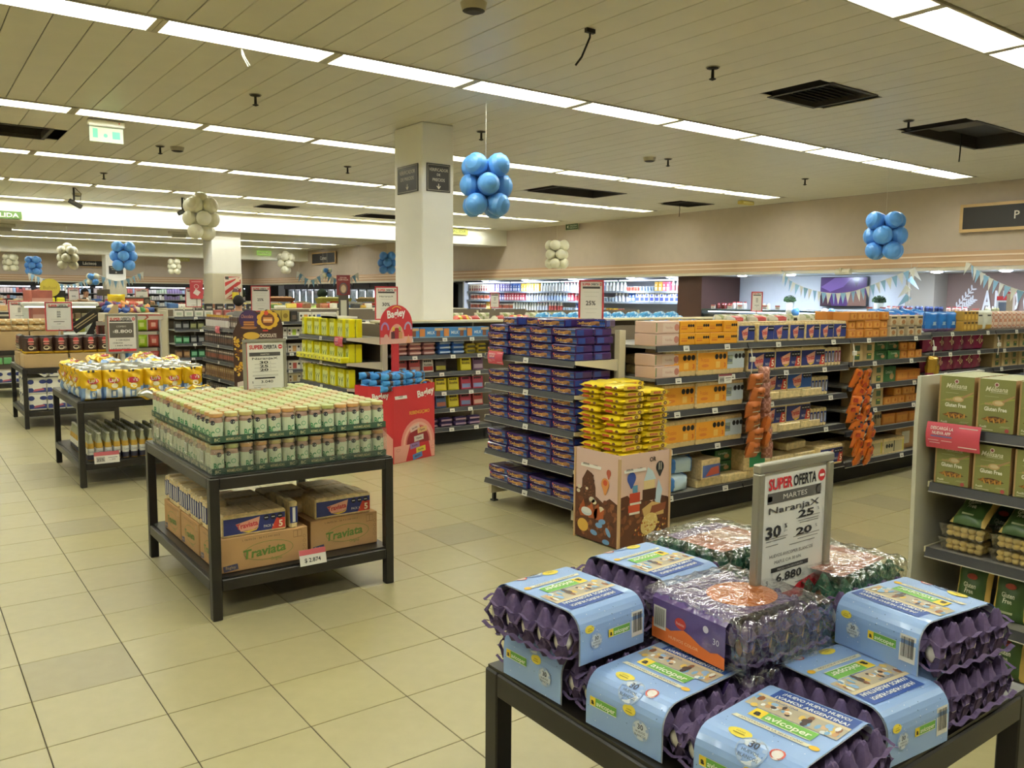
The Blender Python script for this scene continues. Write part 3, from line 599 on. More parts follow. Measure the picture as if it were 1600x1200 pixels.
# ---------------------------------------------------------------- egg packs
M_pulp = mat('5d4d70', .95, var=.16, scale=60, bump=.35); M_pulpg = mat('3c6a50', .9, var=.16, scale=60, bump=.3)
TXL, TYL = .27, .29       # tray size
def tray_me(m, inv):
    nx, ny = 5, 6; mb = MB()
    def fn(u, v):
        x, y = (u-.5)*TXL, (v-.5)*TYL
        a = 1-abs(2*((u*nx) % 1)-1); b = 1-abs(2*((v*ny) % 1)-1)     # 1 in the middle of a cup
        if u > .9999: a = 0
        if v > .9999: b = 0
        cup = min(1, .5*(min(a, b)+a*b)*1.35); z = .054*(1-cup)
        e = min(u, 1-u, v, 1-v)
        if e < .001: z = .054-.026*max(0, (max(a, b)-.5)/.5)**.8
        return (x, y, (.054-z) if inv else z)
    mb.grid(fn, nx*8, ny*8, m, smooth=False)
    # wavy flange round the tray
    per = [(-1, -1, 1, 0), (1, -1, 0, 1), (1, 1, -1, 0), (-1, 1, 0, -1)]
    for cx, cy, dx, dy in per:
        n_ = (nx if dx else ny); K_ = n_*6; V_ = []
        for k in range(K_+1):
            t = k/K_; x, y = cx*TXL/2+dx*t*TXL, cy*TYL/2+dy*t*TYL; w_ = .024+.004*math.cos(2*PI*t*n_); o_ = .008 if dx else .004
            for q, zz in ((-.002, w_+.003), (o_, w_)): V_.append((x+dy*q, y-dx*q, (.054-zz) if inv else zz))
        mb.add(V_, [(2*k, 2*k+1, 2*k+3, 2*k+2) for k in range(K_)], m)
    me = mb.build('tray'); return me
TR = {(c, i): tray_me(M_pulp if c == 'p' else M_pulpg, i) for c in 'pg' for i in (0, 1)}
M_egg = [mat('ede6d8', .5), mat('c99a72', .5)]
EGG = [MB().ball((0, 0, 0), .021, m, 10, 8, sz=1.3).build('egg') for m in M_egg]
PH = .11     # height of a closed pack
# the blue paper sleeve: profile across x, wrapped over the pack
def sleeve_profile():
    hw, r, z1 = TXL/2+.012, .045, PH+.006; P = [(-hw, .004), (-hw, z1-r)]
    for k in range(1, 7): a = PI-k/6*PI/2; P.append((-hw+r+r*math.cos(a), z1-r+r*math.sin(a)))
    for k in range(0, 7): a = PI/2-k/6*PI/2; P.append((hw-r+r*math.cos(a), z1-r+r*math.sin(a)))
    P.append((hw, .004)); return P
SP = sleeve_profile(); SL = [0]
for p, q in zip(SP, SP[1:]): SL.append(SL[-1]+math.hypot(q[0]-p[0], q[1]-p[1]))
def sleeve_at(sv, y, n):
    sv = max(0, min(SL[-1]-1e-6, sv)); i = next(k for k in range(len(SL)-1) if SL[k+1] >= sv); t = (sv-SL[i])/(SL[i+1]-SL[i]); p, q = SP[i], SP[i+1]
    d = Vector((q[0]-p[0], q[1]-p[1])).normalized(); return Vector((p[0]+(q[0]-p[0])*t-d.y*n, y, p[1]+(q[1]-p[1])*t+d.x*n))
M_blue = mat('93b3e4', .38, coat=.2); SW = .205
sl = MB()
for i in range(len(SP)-1):
    (xa, za), (xb, zb) = SP[i], SP[i+1]
    sl.add([(xa, SW/2, za), (xa, -SW/2, za), (xb, -SW/2, zb), (xb, SW/2, zb)], [(0, 1, 2, 3)], M_blue, True)
    k = .97
    sl.add([(xa*k, SW/2, za-.003), (xa*k, -SW/2, za-.003), (xb*k, -SW/2, zb-.003), (xb*k, SW/2, zb-.003)], [(3, 2, 1, 0)], mat('d8dcdc', .7))
sl = sl.build('sleeve')
def ballmark(p, u, v, r):
    p.disc(u, v, r, 'dfe6ec').ring(u, v, r, r*.1, '9fb6d8', .0012); p.text('30', u, v+r*.12, r*.5, '3a3f52', .0016, bold=.02); p.text('HUEVOS', u, v-r*.25, r*.22, '3a3f52', .0016); p.text('BLANCOS', u, v-r*.58, r*.22, '3a3f52', .0016)
    for k in range(5): a = PI/2+k*2*PI/5; p.disc(u+r*.8*math.cos(a), v+r*.8*math.sin(a), r*.17, 'a9bfe0', .0014, k=6)
def logo(p, u, v, h):
    p.rect(u-h*2.75, v-h*.62, u+h*2.75, v+h*.75, '6fae4a', .0008); p.rect(u-h*2.75, v-h*.72, u+h*2.75, v-h*.62, 'e9f0d0', .0009).rect(u-h*2.75, v+h*.75, u+h*2.75, v+h*.83, 'e9f0d0', .0009)
    p.rect(u-h*2.75, v-h*.62, u-h*1.6, v+h*.75, 'f0d23c', .0012).text('a', u-h*2.18, v-h*.35, h*.85, '2a2a20', .0016, bold=.05)
    p.text('avicoper', u+h*.55, v-h*.35, h*.8, 'f2f5df', .0016, w=h*3.9, bold=.02)
def bubble(p, u, v, r): p.disc(u, v, r, 'ecd84e', ry=r*.6).text('como', u, v, r*.25, '7a6a20', .0014).rect(u-r*.5, v-r*.25, u+r*.5, v-r*.15, '9a8a30', .0014)
pr = MB().on(lambda u, v, n: sleeve_at(v, -u, n+.0008)); T0 = SL[1]; T = SL[-1]; rs = random.Random(3)
# side A (front): logo, mascots, football badge
logo(pr, -.052, .055, .0135); bubble(pr, .018, .075, .017); ballmark(pr, .050, .045, .022)
# shoulder and first half of the top
bubble(pr, -.035, T0+.072, .024); ballmark(pr, .005, T0+.045, .03); pr.disc(.048, T0+.06, .014, 'e9e2da').ring(.048, T0+.06, .014, .0035, 'c8584a')
t1 = .190
pr.poly([(-.085, t1-.006), (.07, t1-.006), (.075, t1+.006), (-.08, t1+.006)], 'e9e4c8').text('¡APOSTANDO A LA SELECCIÓN!', -.005, t1-.003, .006, '5a5a6a', w=.13); pr.disc(.082, t1, .01, 'e8b83a', ry=.008)
logo(pr, -.0, t1+.034, .0235)
# band of supporters
b0, b1 = t1+.056, t1+.108
pr.rect(-.095, b0, .095, b1, 'b9ae96', .0006, k=1)
for k in range(46):
    u, v = rs.uniform(-.088, .088), rs.uniform(b0+.004, b1-.012); pr.disc(u, v, rs.uniform(.004, .008), rs.choice(['e6ebea', '8fb4d8', 'c89a6a', '8a5a3a', 'e0c060', '4a3a34', 'd8b48a', 'f0f0ea', '7aa8d0']), .0008+.00002*k, ry=rs.uniform(.005, .012), k=7)
pr.text('ARGENTINA', -.03, b1-.011, .008, '3a5a9a', .0024, w=.05); pr.rect(-.095, b1-.004, .095, b1+.006, 'd9c9a0', .0007)
pr.rect(-.075, b1+.006, .095, b1+.05, '2c4e9c', .0007).text('¡VAMOS ARGENTINA!', .01, b1+.01, .011, 'eef0ea', w=.15, bold=.03).text('¡HUEVO HUEVO HUEVO!', .01, b1+.03, .011, 'eef0ea', w=.14, bold=.03)
for k in range(70):
    u, v = rs.uniform(-.098, .098), rs.choice([rs.uniform(.004, t1-.01), rs.uniform(b1+.05, T-.004)]); pr.disc(u, v, .0012, rs.choice(['e9eef2', '3a4a7a', 'dfe8f0']), .0007, k=5)
# side B: badge, mascots, logo and barcode, upright when seen from that side (turned half round)
pr.on(lambda u, v, n: sleeve_at(T-v, u, n+.0008))
logo(pr, .018, .05, .0125); bubble(pr, -.075, .075, .014); ballmark(pr, -.055, .045, .018)
pr.rect(.06, .022, .097, .08, 'e8e6dd')
for k in range(11): pr.rect(.064+k*.0028, .032, .064+k*.0028+rs.choice([.001, .0018]), .076, '3a3630', .001)
pr = pr.build('print')
def egg_pack(label, x, y, z, rz, kind='p', sleeve=True, sides=(0, 2)):
    o = tagit(bpy.data.objects.new('egg_pack', None), label, 'egg pack'); COL.objects.link(o); o.location = (x, y, z); o.rotation_euler = (0, 0, rz)
    obj('tray', TR[kind, 0], o, (0, 0, .001)); obj('tray', TR[kind, 1], o, (0, 0, PH-.054))
    for i in range(5):
        for sy in (-1, 1):
            obj('egg', EGG[0 if sleeve else 1], o, ((i-2)*TXL/5, sy*(TYL/2-TYL/12-.004), .054))
    for j in range(1, 5):
        if not sleeve: obj('egg', EGG[1], o, (-(TXL/2-TXL/10-.004), (j-2.5)*TYL/6, .054))
    if sleeve:
        s_ = obj('sleeve', sl, o); obj('print', pr, s_)
    return o
# film-wrapped packs
def film_me(h, lift=.012, amp=.005):
    mb = MB(); a, b = TXL/2+.008, TYL/2+.008
    def fn(u, v):
        x, y = (u-.5)*2*a*1.06, (v-.5)*2*b*1.06; ex = max(abs(x)/a, abs(y)/b); z = h+lift+amp*(math.cos(2*PI*u*5)*math.cos(2*PI*v*6))
        if ex > .93: z -= (ex-.93)*.28*5*.1
        return (max(-a, min(a, x)), max(-b, min(b, y)), z)
    mb.grid(fn, 20, 24, film_mat()); n = 24
    for k, (A, B) in enumerate((((-a, -b), (a, -b)), ((a, -b), (a, b)), ((a, b), (-a, b)), ((-a, b), (-a, -b)))):
        def side(u, v, A=A, B=B):
            w_ = 1+.03*math.sin(u*40+v*9); px, py = A[0]+(B[0]-A[0])*u, A[1]+(B[1]-A[1])*u; return (px*w_, py*w_, h*v*.98+.004)
        mb.grid(side, 18, 6, film_mat())
    return mb.build('film')
FILM = film_me(PH)
lab = MB().on(lambda u, v, n: Vector((u, v, PH+.004+n))); lab.rect(-.075, -.1, .075, .1, mat('b9695c', .2, coat=.5, bump=.4, scale=30), .0).rect(-.06, -.02, .03, .06, 'd8b0a0', .0005).rect(-.07, -.09, -.01, -.045, 'c2bcae', .0006).ring(.03, .08, .014, .003, 'e8e0d4', .0007); lab.text('HUEVOS', .0, .065, .016, '8a4a44', .001, rot=-PI/2); lab = lab.build('label')
lab2 = MB().on(lambda u, v, n: Vector((u, v, PH+.004+n))); lab2.rect(-.10, -.115, .10, .115, mat('cf8a72', .18, coat=.6, bump=.5, scale=30), .0).rect(-.10, -.115, -.05, .115, mat('8a7aa4', .18, coat=.6, bump=.5, scale=30), .0005).rect(-.05, -.02, .06, .07, 'd8b49a', .0006); lab2 = lab2.build('label')
# purple and orange printed wrap
pu = MB(); pu.on(lambda u, v, n: Vector((-TXL/2-.016-n, -u, v)) if v <= PH-.012 else (Vector((-TXL/2-.016+(v-PH+.012)*1.0, -u, PH-.012+(v-PH+.012)*1.0+n)) if v <= PH+.004 else Vector((-TXL/2-.016+(v-PH+.012), -u, PH+.004+n))))
a_ = TYL/2-.055
M_pw = mat('5c4880', .16, coat=.6, bump=.5, scale=26); M_ow = mat('d9762c', .16, coat=.6, bump=.5, scale=26)
pu.rect(-.12, .004, .10, PH-.012, M_pw, .0, k=1).rect(-.12, PH-.0119, .10, PH+.004, M_pw, .0).rect(-.12, PH+.0041, .10, PH+.22, M_pw, .0).disc(.01, PH+.14, .075, M_ow, .0006, ry=.085, k=24)
pu.poly([(-.12, .004), (.10, .004), (.10, .03), (.08, .034), (.06, .028), (.03, .033), (.0, .045), (-.02, .05), (-.04, .043), (-.06, .036), (-.08, .04), (-.12, .05)], 'db7030', .0006)
pu.rect(-.115, .03, -.075, .082, 'd8d5cc', .0012); [pu.rect(-.111+k*.003, .036, -.1095+k*.003, .078, '4a4640', .0016) for k in range(11)]
pu.disc(-.03, .062, .017, 'b8382e', .0010, ry=.013).text('Productos', -.03, .058, .007, 'e8d8c8', .0016, w=.024).disc(.045, .075, .008, 'cfc8da', .0010).text('HUEVOS COLOR', -.02, .018, .007, 'f0c8a0', .0012, w=.09).text('30', .075, .05, .014, 'cfc8da', .0012)
pu = pu.build('label')
L_ = 'egg pack in light blue football sleeve '
egg_pack(L_+'stacked uppermost at the left table corner', 1.235, 1.44, ZT+PH+.004, -PI/2+.06)
egg_pack(L_+'lying beneath another at the left corner', 1.285, 1.46, ZT, .04)
egg_pack(L_+'lying singly on the left table edge', 1.292, 1.17, ZT, .07)
egg_pack(L_+'nearest the picture bottom, front corner', 1.305, .885, ZT, .09)
egg_pack(L_+'lying crosswise on the bare front edge', 1.605, .925, ZT, -PI/2-.08)
egg_pack(L_+'on top of the right-hand stack', 1.845, .925, ZT+PH+.004, PI-.10)
egg_pack(L_+'under the top one of right-hand stack', 1.86, .915, ZT, PI-.03)
egg_pack(L_+'lying turned round at the back, upper layer', 1.555, 1.475, ZT+PH+.004, -PI/2+.05)
egg_pack('purple egg trays hidden under the turned blue pack at back', 1.56, 1.48, ZT, -PI/2, sleeve=False)
for k, z in enumerate((ZT, ZT+PH+.012)):
    o = egg_pack('film-wrapped egg pack with purple and orange label, '+('lower' if k == 0 else 'upper')+' of two', 1.52+.0*k, 1.185-.012*k, z, .05-.1*k, sleeve=False); obj('film', FILM, o); obj('label', pu, o)
for k, (x, y, z, n) in enumerate([(1.845, 1.50, ZT, 'bottom one beside the back edge'), (1.845, 1.495, ZT+PH+.012, 'top one beside the back edge'), (1.925, 1.2, ZT, 'bottom one behind the offer sign'), (1.925, 1.205, ZT+PH+.012, 'top one behind the offer sign')]):
    o = egg_pack('film-wrapped green egg tray pack with pink label, '+n, x, y, z, -PI/2+.03*k, 'g', False); obj('film', FILM, o); obj('label', lab2, o)
for k, (x, y, r) in enumerate([(1.42, 1.33, .1), (1.72, 1.3, .0), (1.92, .96, .2)]):
    o = egg_pack('film-wrapped green egg pack on the lower shelf, '+['near the left leg', 'behind the front one', 'near the right leg'][k], x, y, .22, r, 'g', False); obj('film', FILM, o); obj('label', lab, o)
# ---------------------------------------------------------------- jam jars
M_jar = mat('b98a6a', .15, coat=.3); M_lid = [mat('c7cd90', .4), mat('cdb884', .4), mat('bfca86', .4)]; M_lab = mat('cdd6b8', .5); M_gl = mat('5f8f66', .5)
J = .0755
jb = [MB().lathe([(.030, 0), (.034, .006), (.035, .09), (.033, .112), (.029, .122), (.029, .130)], 12, m).build('jam_jar') for m in (mat('a98a78', .15, coat=.4), mat('96705f', .15, coat=.4), mat('b5a684', .15, coat=.4))]
ld = [MB().lathe([(.0325, .124), (.034, .128), (.034, .142), (.031, .146), (.002, .1465)], 12, m, ms=[q_, q_, m, m]).build('lid') for m, q_ in zip(M_lid, (mat('c8b474', .4), mat('cb9a62', .4), mat('b9bd74', .4)))]
lb = MB()
def jl(u, v, n): a = -PI/2+u/.0352; return Vector(((.0352+n)*math.cos(a), (.0352+n)*math.sin(a), v))
lb.on(jl)
for k in range(16): lb.rect(-.096+k*.012, .010, -.096+(k+1)*.012, .098, M_lab, .0004)
lb.text('BC', -.012, .022, .034, '3f8a5a', .001, bold=.03, w=.036).ring(.022, .06, .012, .003, '3f9a68', .001, k=10).disc(-.003, .098, .0125, '2e2c33', .001, k=10).rect(-.012, .096, .006, .1, 'b8bdb0', .0014).disc(.026, .024, .008, 'c8643c', .001, k=8)
for s in (-.075, .06, .085): lb.text('BC', s, .03, .02, '3f8a5a', .001, w=.022)
lb = lb.build('label')
XJ, YJ = 1.2335, 4.195; LZ = .163
def jar(i, j, L, lab_):
    o = thing('jam_jar', jb[(i*3+j*5) % 3], lab_, 'jam jar', (XJ+(i+.5)*J, YJ+(j+.5)*J, ZT+.006+L*LZ), random.uniform(-.9, .5), 'jam jars on the table')
    obj('lid', ld[(i*7+j*3+L) % 5 % 3], o); obj('label', lb, o)
for j in range(16):
    for i in range(13):
        jar(i, j, 1, 'jam jar with greenish lid, upper layer, %s row back, %s from left' % (ORD[j], ORD[i]))
        if j == 0 or i == 0: jar(i, j, 0, 'jam jar in shrink film, lower layer, '+('front row, %s from left' % ORD[i] if j == 0 else 'left side, %s from front' % ORD[j]))
M_dg = mat('34523f', .6, var=.05, scale=15)
def jam_tray(nx, ny, txt):
    w, d, h, t = nx*J-.003, ny*J-.003, .034, .002; m = MB().box(-w/2, w/2, -d/2, d/2, 0, .003, M_dg)
    m.box(-w/2, w/2, -d/2, -d/2+t, 0, h, M_dg).box(-w/2, w/2, d/2-t, d/2, 0, h, M_dg).box(-w/2, -w/2+t, -d/2, d/2, 0, h, M_dg).box(w/2-t, w/2, -d/2, d/2, 0, h, M_dg)
    p = MB()
    for o_, U, L in (((0, -d/2, 0), (1, 0, 0), w), ((-w/2, 0, 0), (0, -1, 0), d)):
        p.plane(o_, U); p.text('BC', -L*.37, .009, .016, 'c9c296', w=.028, bold=.01).text('MERMELADAS', 0, .010, .014, 'b9b083', w=L*.34, bold=.01).text('BC', L*.37, .009, .016, 'c9c296', w=.028, bold=.01)
    return m.build('jam_case'), p.build('print')
TRAYS = {n: jam_tray(n, 4, 1) for n in (3, 4)}
# film round the lower cases
def case_film(n):
    w, d, h = n*J/2+.002, 4*J/2+.002, .155; m = MB()
    def top(u, v): return (w*(2*u-1), d*(2*v-1), h+.003*math.sin(u*30)*math.sin(v*25))
    m.grid(top, 10, 10, film_mat())
    for A, B in (((-w, -d), (w, -d)), ((w, -d), (w, d)), ((-w, d), (-w, -d))):
        m.grid(lambda u, v, A=A, B=B: ((A[0]+(B[0]-A[0])*u)*(1+.006*math.sin(u*35+v*8)), (A[1]+(B[1]-A[1])*u)*(1+.006*math.sin(u*31-v*8)), .002+h*v), 12, 6, film_mat())
    return m.build('film')
CF = {n: case_film(n) for n in (3, 4)}
M_sleeve = mat('a9b39a', .3); st = MB().plane((0, 0, 0), (0, -1, 0)); st.rect(-.028, .05, .028, .105, 'e3e2d6').rect(-.024, .054, .024, .101, 'a8ad9c', .001); st = st.build('sticker')
for L in (0, 1):
    for cj in range(4):
        xi = 0
        for ci, n in enumerate((3, 3, 3, 4)):
            cx, cy = XJ+(xi+n/2)*J, YJ+(cj*4+2)*J; xi += n
            if L == 0 and not (cj == 0 or ci == 0): continue
            o = thing('jam_case', TRAYS[n][0], '%s jam case tray, %s layer, %s column from left, %s case back' % ('green cardboard' if L else 'film-wrapped green', 'upper' if L else 'lower', ORD[ci], ORD[cj]), 'case', (cx, cy, ZT+.001+L*LZ), 0, 'jam case trays')
            obj('print', TRAYS[n][1], o)
            if L == 0:
                obj('film', CF[n], o)
                if ci == 0: obj('sticker', st, o, (-n*J/2-.004, 0, 0))
thing('case_stack', MB().box(XJ+J*1.1, XJ+J*13, YJ+J*1.1, YJ+J*16, 0, .15, mat('7c7a5c', .7)), 'stacked lower jam cases hidden behind the outer ones', 'case', (0, 0, ZT+.004))
# ---------------------------------------------------------------- cracker cartons under the jam
M_card = mat('b08a5e', .8, var=.05, scale=10, bump=.05); M_cardp = '5a7a34'
def carton(label, x0, x1, y0, y1, z0, z1, front='Traviata', side=True):
    w, d, h = x1-x0, y1-y0, z1-z0
    o = thing('carton', MB().rbox(-w/2, w/2, -d/2, d/2, 0, h, M_card, .003), label, 'carton', ((x0+x1)/2, (y0+y1)/2, z0))
    p = MB()
    for o_, U, L in (((0, -d/2, 0), (1, 0, 0), w), ((-w/2, 0, 0), (0, -1, 0), d)):
        p.plane(o_, U); k = min(1, L/.42)
        p.ring(.02*k, h*.48, .135*k, .0025, M_cardp, ry=.05, k=28); p.text('Traviata', 0, h*.36, .048*k, M_cardp, .0014, w=.23*k, bold=.03, shear=.15, rot=.07); p.text('Original', .06*k, h*.16, .018*k, M_cardp, w=.06*k)
        if L > .3: p.text('L 06/02/26 - 56 9 2 040 0413', -.02, h*.86, .01, '5a4a34', w=.2); p.rect(L*.33, h*.72, L*.43, h*.94, '8a6a44').rect(L*.335, h*.74, L*.375, h*.92, 'b08a5e', .001).rect(L*.385, h*.74, L*.425, h*.92, 'b08a5e', .001)
        p.poly([(-L*.46, h*.03), (-L*.3, h*.07), (-L*.31, h*.24), (-L*.47, h*.2)], '4a4a64').text('Bagley', -L*.385, h*.11, .016, 'b9a080', .0014, w=L*.11)
        for q in range(4): p.ring(L*.46, h*(.3+.14*q), .009, .0015, '6a5236', k=8)
    obj('print', p, o); return o
Zc = .22
carton('open Traviata carton in front, left half of the lower shelf', 1.265, 1.74, 4.215, 4.56, Zc, .40)
carton('open Traviata carton in front, right half of the lower shelf', 1.78, 2.19, 4.27, 4.62, Zc, .405)
carton('Traviata carton behind the front left one, lower shelf', 1.265, 1.68, 4.58, 4.93, Zc, .40)
carton('Traviata carton farthest back along the left of lower shelf', 1.265, 1.68, 4.95, 5.3, Zc, .40)
M_crk = mat('cfb483', .45, var=.22, scale=55, bump=.4); M_nav = mat('27306e', .35); M_crk2 = mat('dcc592', .3, var=.2, scale=40, bump=.3)
def traviata5(w=.34, h=.115, d=.2, blue='27306e', red=True):
    m = MB().rbox(-w/2, w/2, -d/2, d/2, 0, h, M_crk2, .008); m.plane((0, -d/2, 0))
    m.rect(-w/2+.006, h*.12, w/2-.006, h*.86, blue).poly([(-w*.30, h*.58), (w*.08, h*.80), (w*.05, h*.34), (-w*.02, h*.24), (-w*.22, h*.22)], 'd9a08a', .001).poly([(-w*.2, h*.2), (.0, h*.24), (w*.06, h*.34), (w*.02, h*.2), (-w*.1, h*.13)], 'e2c040', .0012)
    m.text('Traviata', -w*.12, h*.38, h*.24, 'b8303c', .0016, w=w*.34, bold=.03, rot=.1)
    if red: m.poly([(w*.26, h*.12), (w*.48, h*.12), (w*.48, h*.6), (w*.34, h*.62)], 'c03a2c', .001).text('5', w*.41, h*.2, h*.3, 'f0e6c8', .0016, bold=.03).text('PACK X', w*.22, h*.25, h*.12, 'e8e4d8', .0016, w=w*.16)
    for k in range(3): m.disc(w*(.18+.11*k), h*.7, h*.13, '15151c', .0014, k=10).rect(w*(.18+.11*k)-h*.08, h*.68, w*(.18+.11*k)+h*.08, h*.72, 'c8c8c8', .0018)
    n = 5
    for k in range(n): m.box(-w/2+.01+k*(w-.02)/n, -w/2+.008+(k+1)*(w-.02)/n-.004, -d/2+.004, d/2-.004, h-.001, h+.006, M_crk)
    return m
T5 = Proto('cracker_pack', traviata5(), 'crackers')
PE = Proto('cracker_pack', MB().rbox(-.055, .055, -.02, .02, 0, .15, M_crk2, .008).box(-.0555, -.05, -.0205, .0205, .03, .12, M_nav).box(-.056, -.05, -.008, .008, .035, .115, mat('d6d4cc')), 'crackers')
T5.put('five-pack of Traviata crackers on the front left carton', (1.455, 4.325, .40), 0)
T5.put('five-pack of Traviata crackers on the front right carton', (1.985, 4.38, .405), 0)
for k in range(3): PE.put('%s upright cracker pack right of the front left five-pack' % ORD[k], (1.665+.0*k, 4.27+.1*k, .40), PI/2, 'upright cracker packs')
for k in range(19): PE.put('upright cracker pack on the left cartons, %s from the front' % (ORD+['nineteenth'])[k], (1.325, 4.46+k*.045, .40+(.012 if k % 5 == 2 else 0)), random.uniform(-.06, .06), 'upright cracker packs')
FLT = Proto('cracker_pack', MB().rbox(-.12, .12, -.085, .085, 0, .1, M_crk, .01), 'crackers')
for k in range(3):
    for q in range(2): FLT.put('clear pack of crackers behind the front packs, %s column, %s row' % (ORD[k], ORD[q]), (1.53+.26*k, 4.56+.19*q if k < 1 else 4.57+.19*q, .40 if k < 1 else .405 if k > 1 and q == 0 else .40), 0, 'clear cracker packs')
def price_card(label, x, y, z, rz, w, h, l1, l2, red=True):
    o = thing('price_card', MB().box(-w/2, w/2, -.002, 0, 0, h, mat('dfdbd0', .5)), label, 'price card', (x, y, z), rz, rot=(-.25, 0, rz))
    p = MB().plane((0, -.002, 0))
    if red: p.rect(-w/2, h*.66, w/2, h, 'b05258')
    p.text(l1, -w*.02 if not l2 else -w*.25, h*.2, h*.26, '3a3733', w=None, bold=.02)
    if l2: p.rect(-w*.42, h*.12, -w*.08, h*.58, 'aaa69c', .0004).rect(w*.05, h*.44, w*.42, h*.48, '4a4640').text(l2, w*.22, h*.2, h*.16, '3a3733')
    obj('print', p, o); return o
price_card('price card reading 2.874 on the lower rail of jam table', 1.74, 4.138, .205, 0, .15, .085, '$ 2.874', None)
price_card('price card reading 35 percent on the beer shelf', 1.395, 7.745, .2, 0, .2, .1, '35%', '1.299')
# ---------------------------------------------------------------- crisps and beer
def bag(w, h, d, mfn, nu=10, nv=14, wr=.006, seed=1, seal=.06):
    rs = random.Random(seed); ph = [rs.uniform(0, 6) for _ in range(6)]; m = MB()
    def half(sg):
        def fn(u, v):
            e = (1-(2*u-1)**4)*min(1, v/seal)**.5*min(1, (1-v)/seal)**.5 if 0 < v < 1 else 0
            e = max(0, e); x = (u-.5)*w*(1-.06*math.sin(PI*v)); y = sg*(d/2*e**.6*(.75+.25*math.sin(PI*v)) + wr*e*math.sin(9*u+ph[0]+5*v)*math.sin(13*v+ph[1])); y = min(y, -.001) if sg < 0 else max(y, .001)
            return (x if sg < 0 else -x, y, v*h)
        return fn
    m.grid(half(-1), nu, nv, None, True, mfn); m.grid(half(1), nu, nv, None, True, lambda u, v: mfn(1-u, v))
    f = half(-1); m.on(lambda u, v, n: Vector(f(min(.999, max(.001, u/w+.5)), min(.98, max(.02, v/h))))+Vector((0, -n-.003, 0)))
    return m
M_lay = mat('e2b514', .18, .35, coat=.4); M_layb = mat('7d9cc8', .25, .3); M_layw = mat('d6d8d0', .3, .2); M_foil = mat('c9c9bd', .2, .7)
LAY = []
for sd in (1, 2, 3):
    m = bag(.185, .27, .085, lambda u, v: M_foil if v > .95 else (M_lay if v > .36+.05*math.cos(u*6) else (M_layb if (abs(u-.5) > .36 or (abs(u-.5) < .16 and .06 < v < .3)) else (M_lay if v < .05 else M_layw))), 14, 20, .014, sd)
    m.disc(.0, .165, .05, 'b3263a', .001, ry=.026, k=18).text("Lay's", 0, .153, .034, 'efe9dd', .004, w=.075, bold=.02, rot=.08); m.disc(.005, .118, .03, 'e4dcb0', .001, ry=.02).rect(-.012, .028, .012, .07, 'e6e6de', .002).rect(-.005, .035, .005, .062, '6a5a34', .004)
    m.disc(-.028, .247, .011, '2c2a26', .001, k=8).disc(.004, .247, .011, '2c2a26', .001, k=8)
    LAY.append(Proto('crisp_bag', m, 'crisp bag'))
for r, y in enumerate((7.83, 7.99, 8.15, 8.31, 8.47)):
    for k in range(6):
        LAY[(k+r) % 3].put('yellow crisp bag, %s row from the front, %s from left' % (ORD[r], ORD[k]), (1.32+k*.165+random.uniform(-.012, .012)+(.03 if r % 2 else 0), y, ZT), random.uniform(-.16, .16), 'bags of crisps', rot=(random.uniform(-.1, .06), 0, random.uniform(-.16, .16)))
for k in range(5): LAY[k % 3].put('yellow crisp bag standing sideways at the left edge, %s from the front' % ORD[k], (1.265, 8.05+k*.21, ZT), -PI/2+random.uniform(-.2, .2), 'bags of crisps')
for k in range(7): LAY[k % 3].put('crisp bag lying flat on the others, %s along the back' % ORD[k], (1.40+.13*k, 8.60+.08*(k % 2), ZT+.2+.02*(k % 3)), random.uniform(-.6, .6), 'bags of crisps', rot=(-PI/2+.25, random.uniform(-.1, .1), random.uniform(-.5, .5)))
for k in range(3): LAY[k].put('white-bottomed crisp bag lying behind the jam jars, %s from left' % ORD[k], (1.78+.16*k, 7.68+.03*k, ZT+.045), .5, 'bags of crisps', rot=(-PI/2+.1, 0, PI+.3*k-.4))
M_beer = mat('b8923c', .08, coat=.5, var=.1, scale=30); M_neck = mat('9a9a7c', .12, coat=.4); M_bl = mat('d8d6cc', .5); M_cap = mat('b5b3a6', .35, .5); M_bn = mat('2c2a3a', .5)
bt = MB().lathe([(.028, 0), (.0305, .006), (.0305, .05), (.0305, .105), (.0305, .118), (.026, .15), (.015, .19), (.013, .222), (.0145, .224), (.0145, .234), (.012, .237)], 10, M_beer, ms=[M_beer, M_bn, M_bl, M_beer, M_beer, M_neck, M_neck, M_neck, M_cap, M_cap])
bt.on(lambda u, v, n: Vector(((.0308+n)*math.sin(u/.0308), -(.0308+n)*math.cos(u/.0308), v))).text('Corona', 0, .07, .018, '2b3468', .001, w=.045).rect(-.02, .058, .02, .062, 'c9a23c', .001)
BOT = Proto('beer_bottle', bt, 'beer bottle')
for j in range(13):
    for i in range(12):
        if j > 8 and i > 6: continue
        BOT.put('clear beer bottle with white label, %s row back, %s from left' % (ORD[j], ORD[i]), (1.285+i*.07, 7.845+j*.07, .219), random.uniform(-.3, .3), 'beer bottles under the crisps')
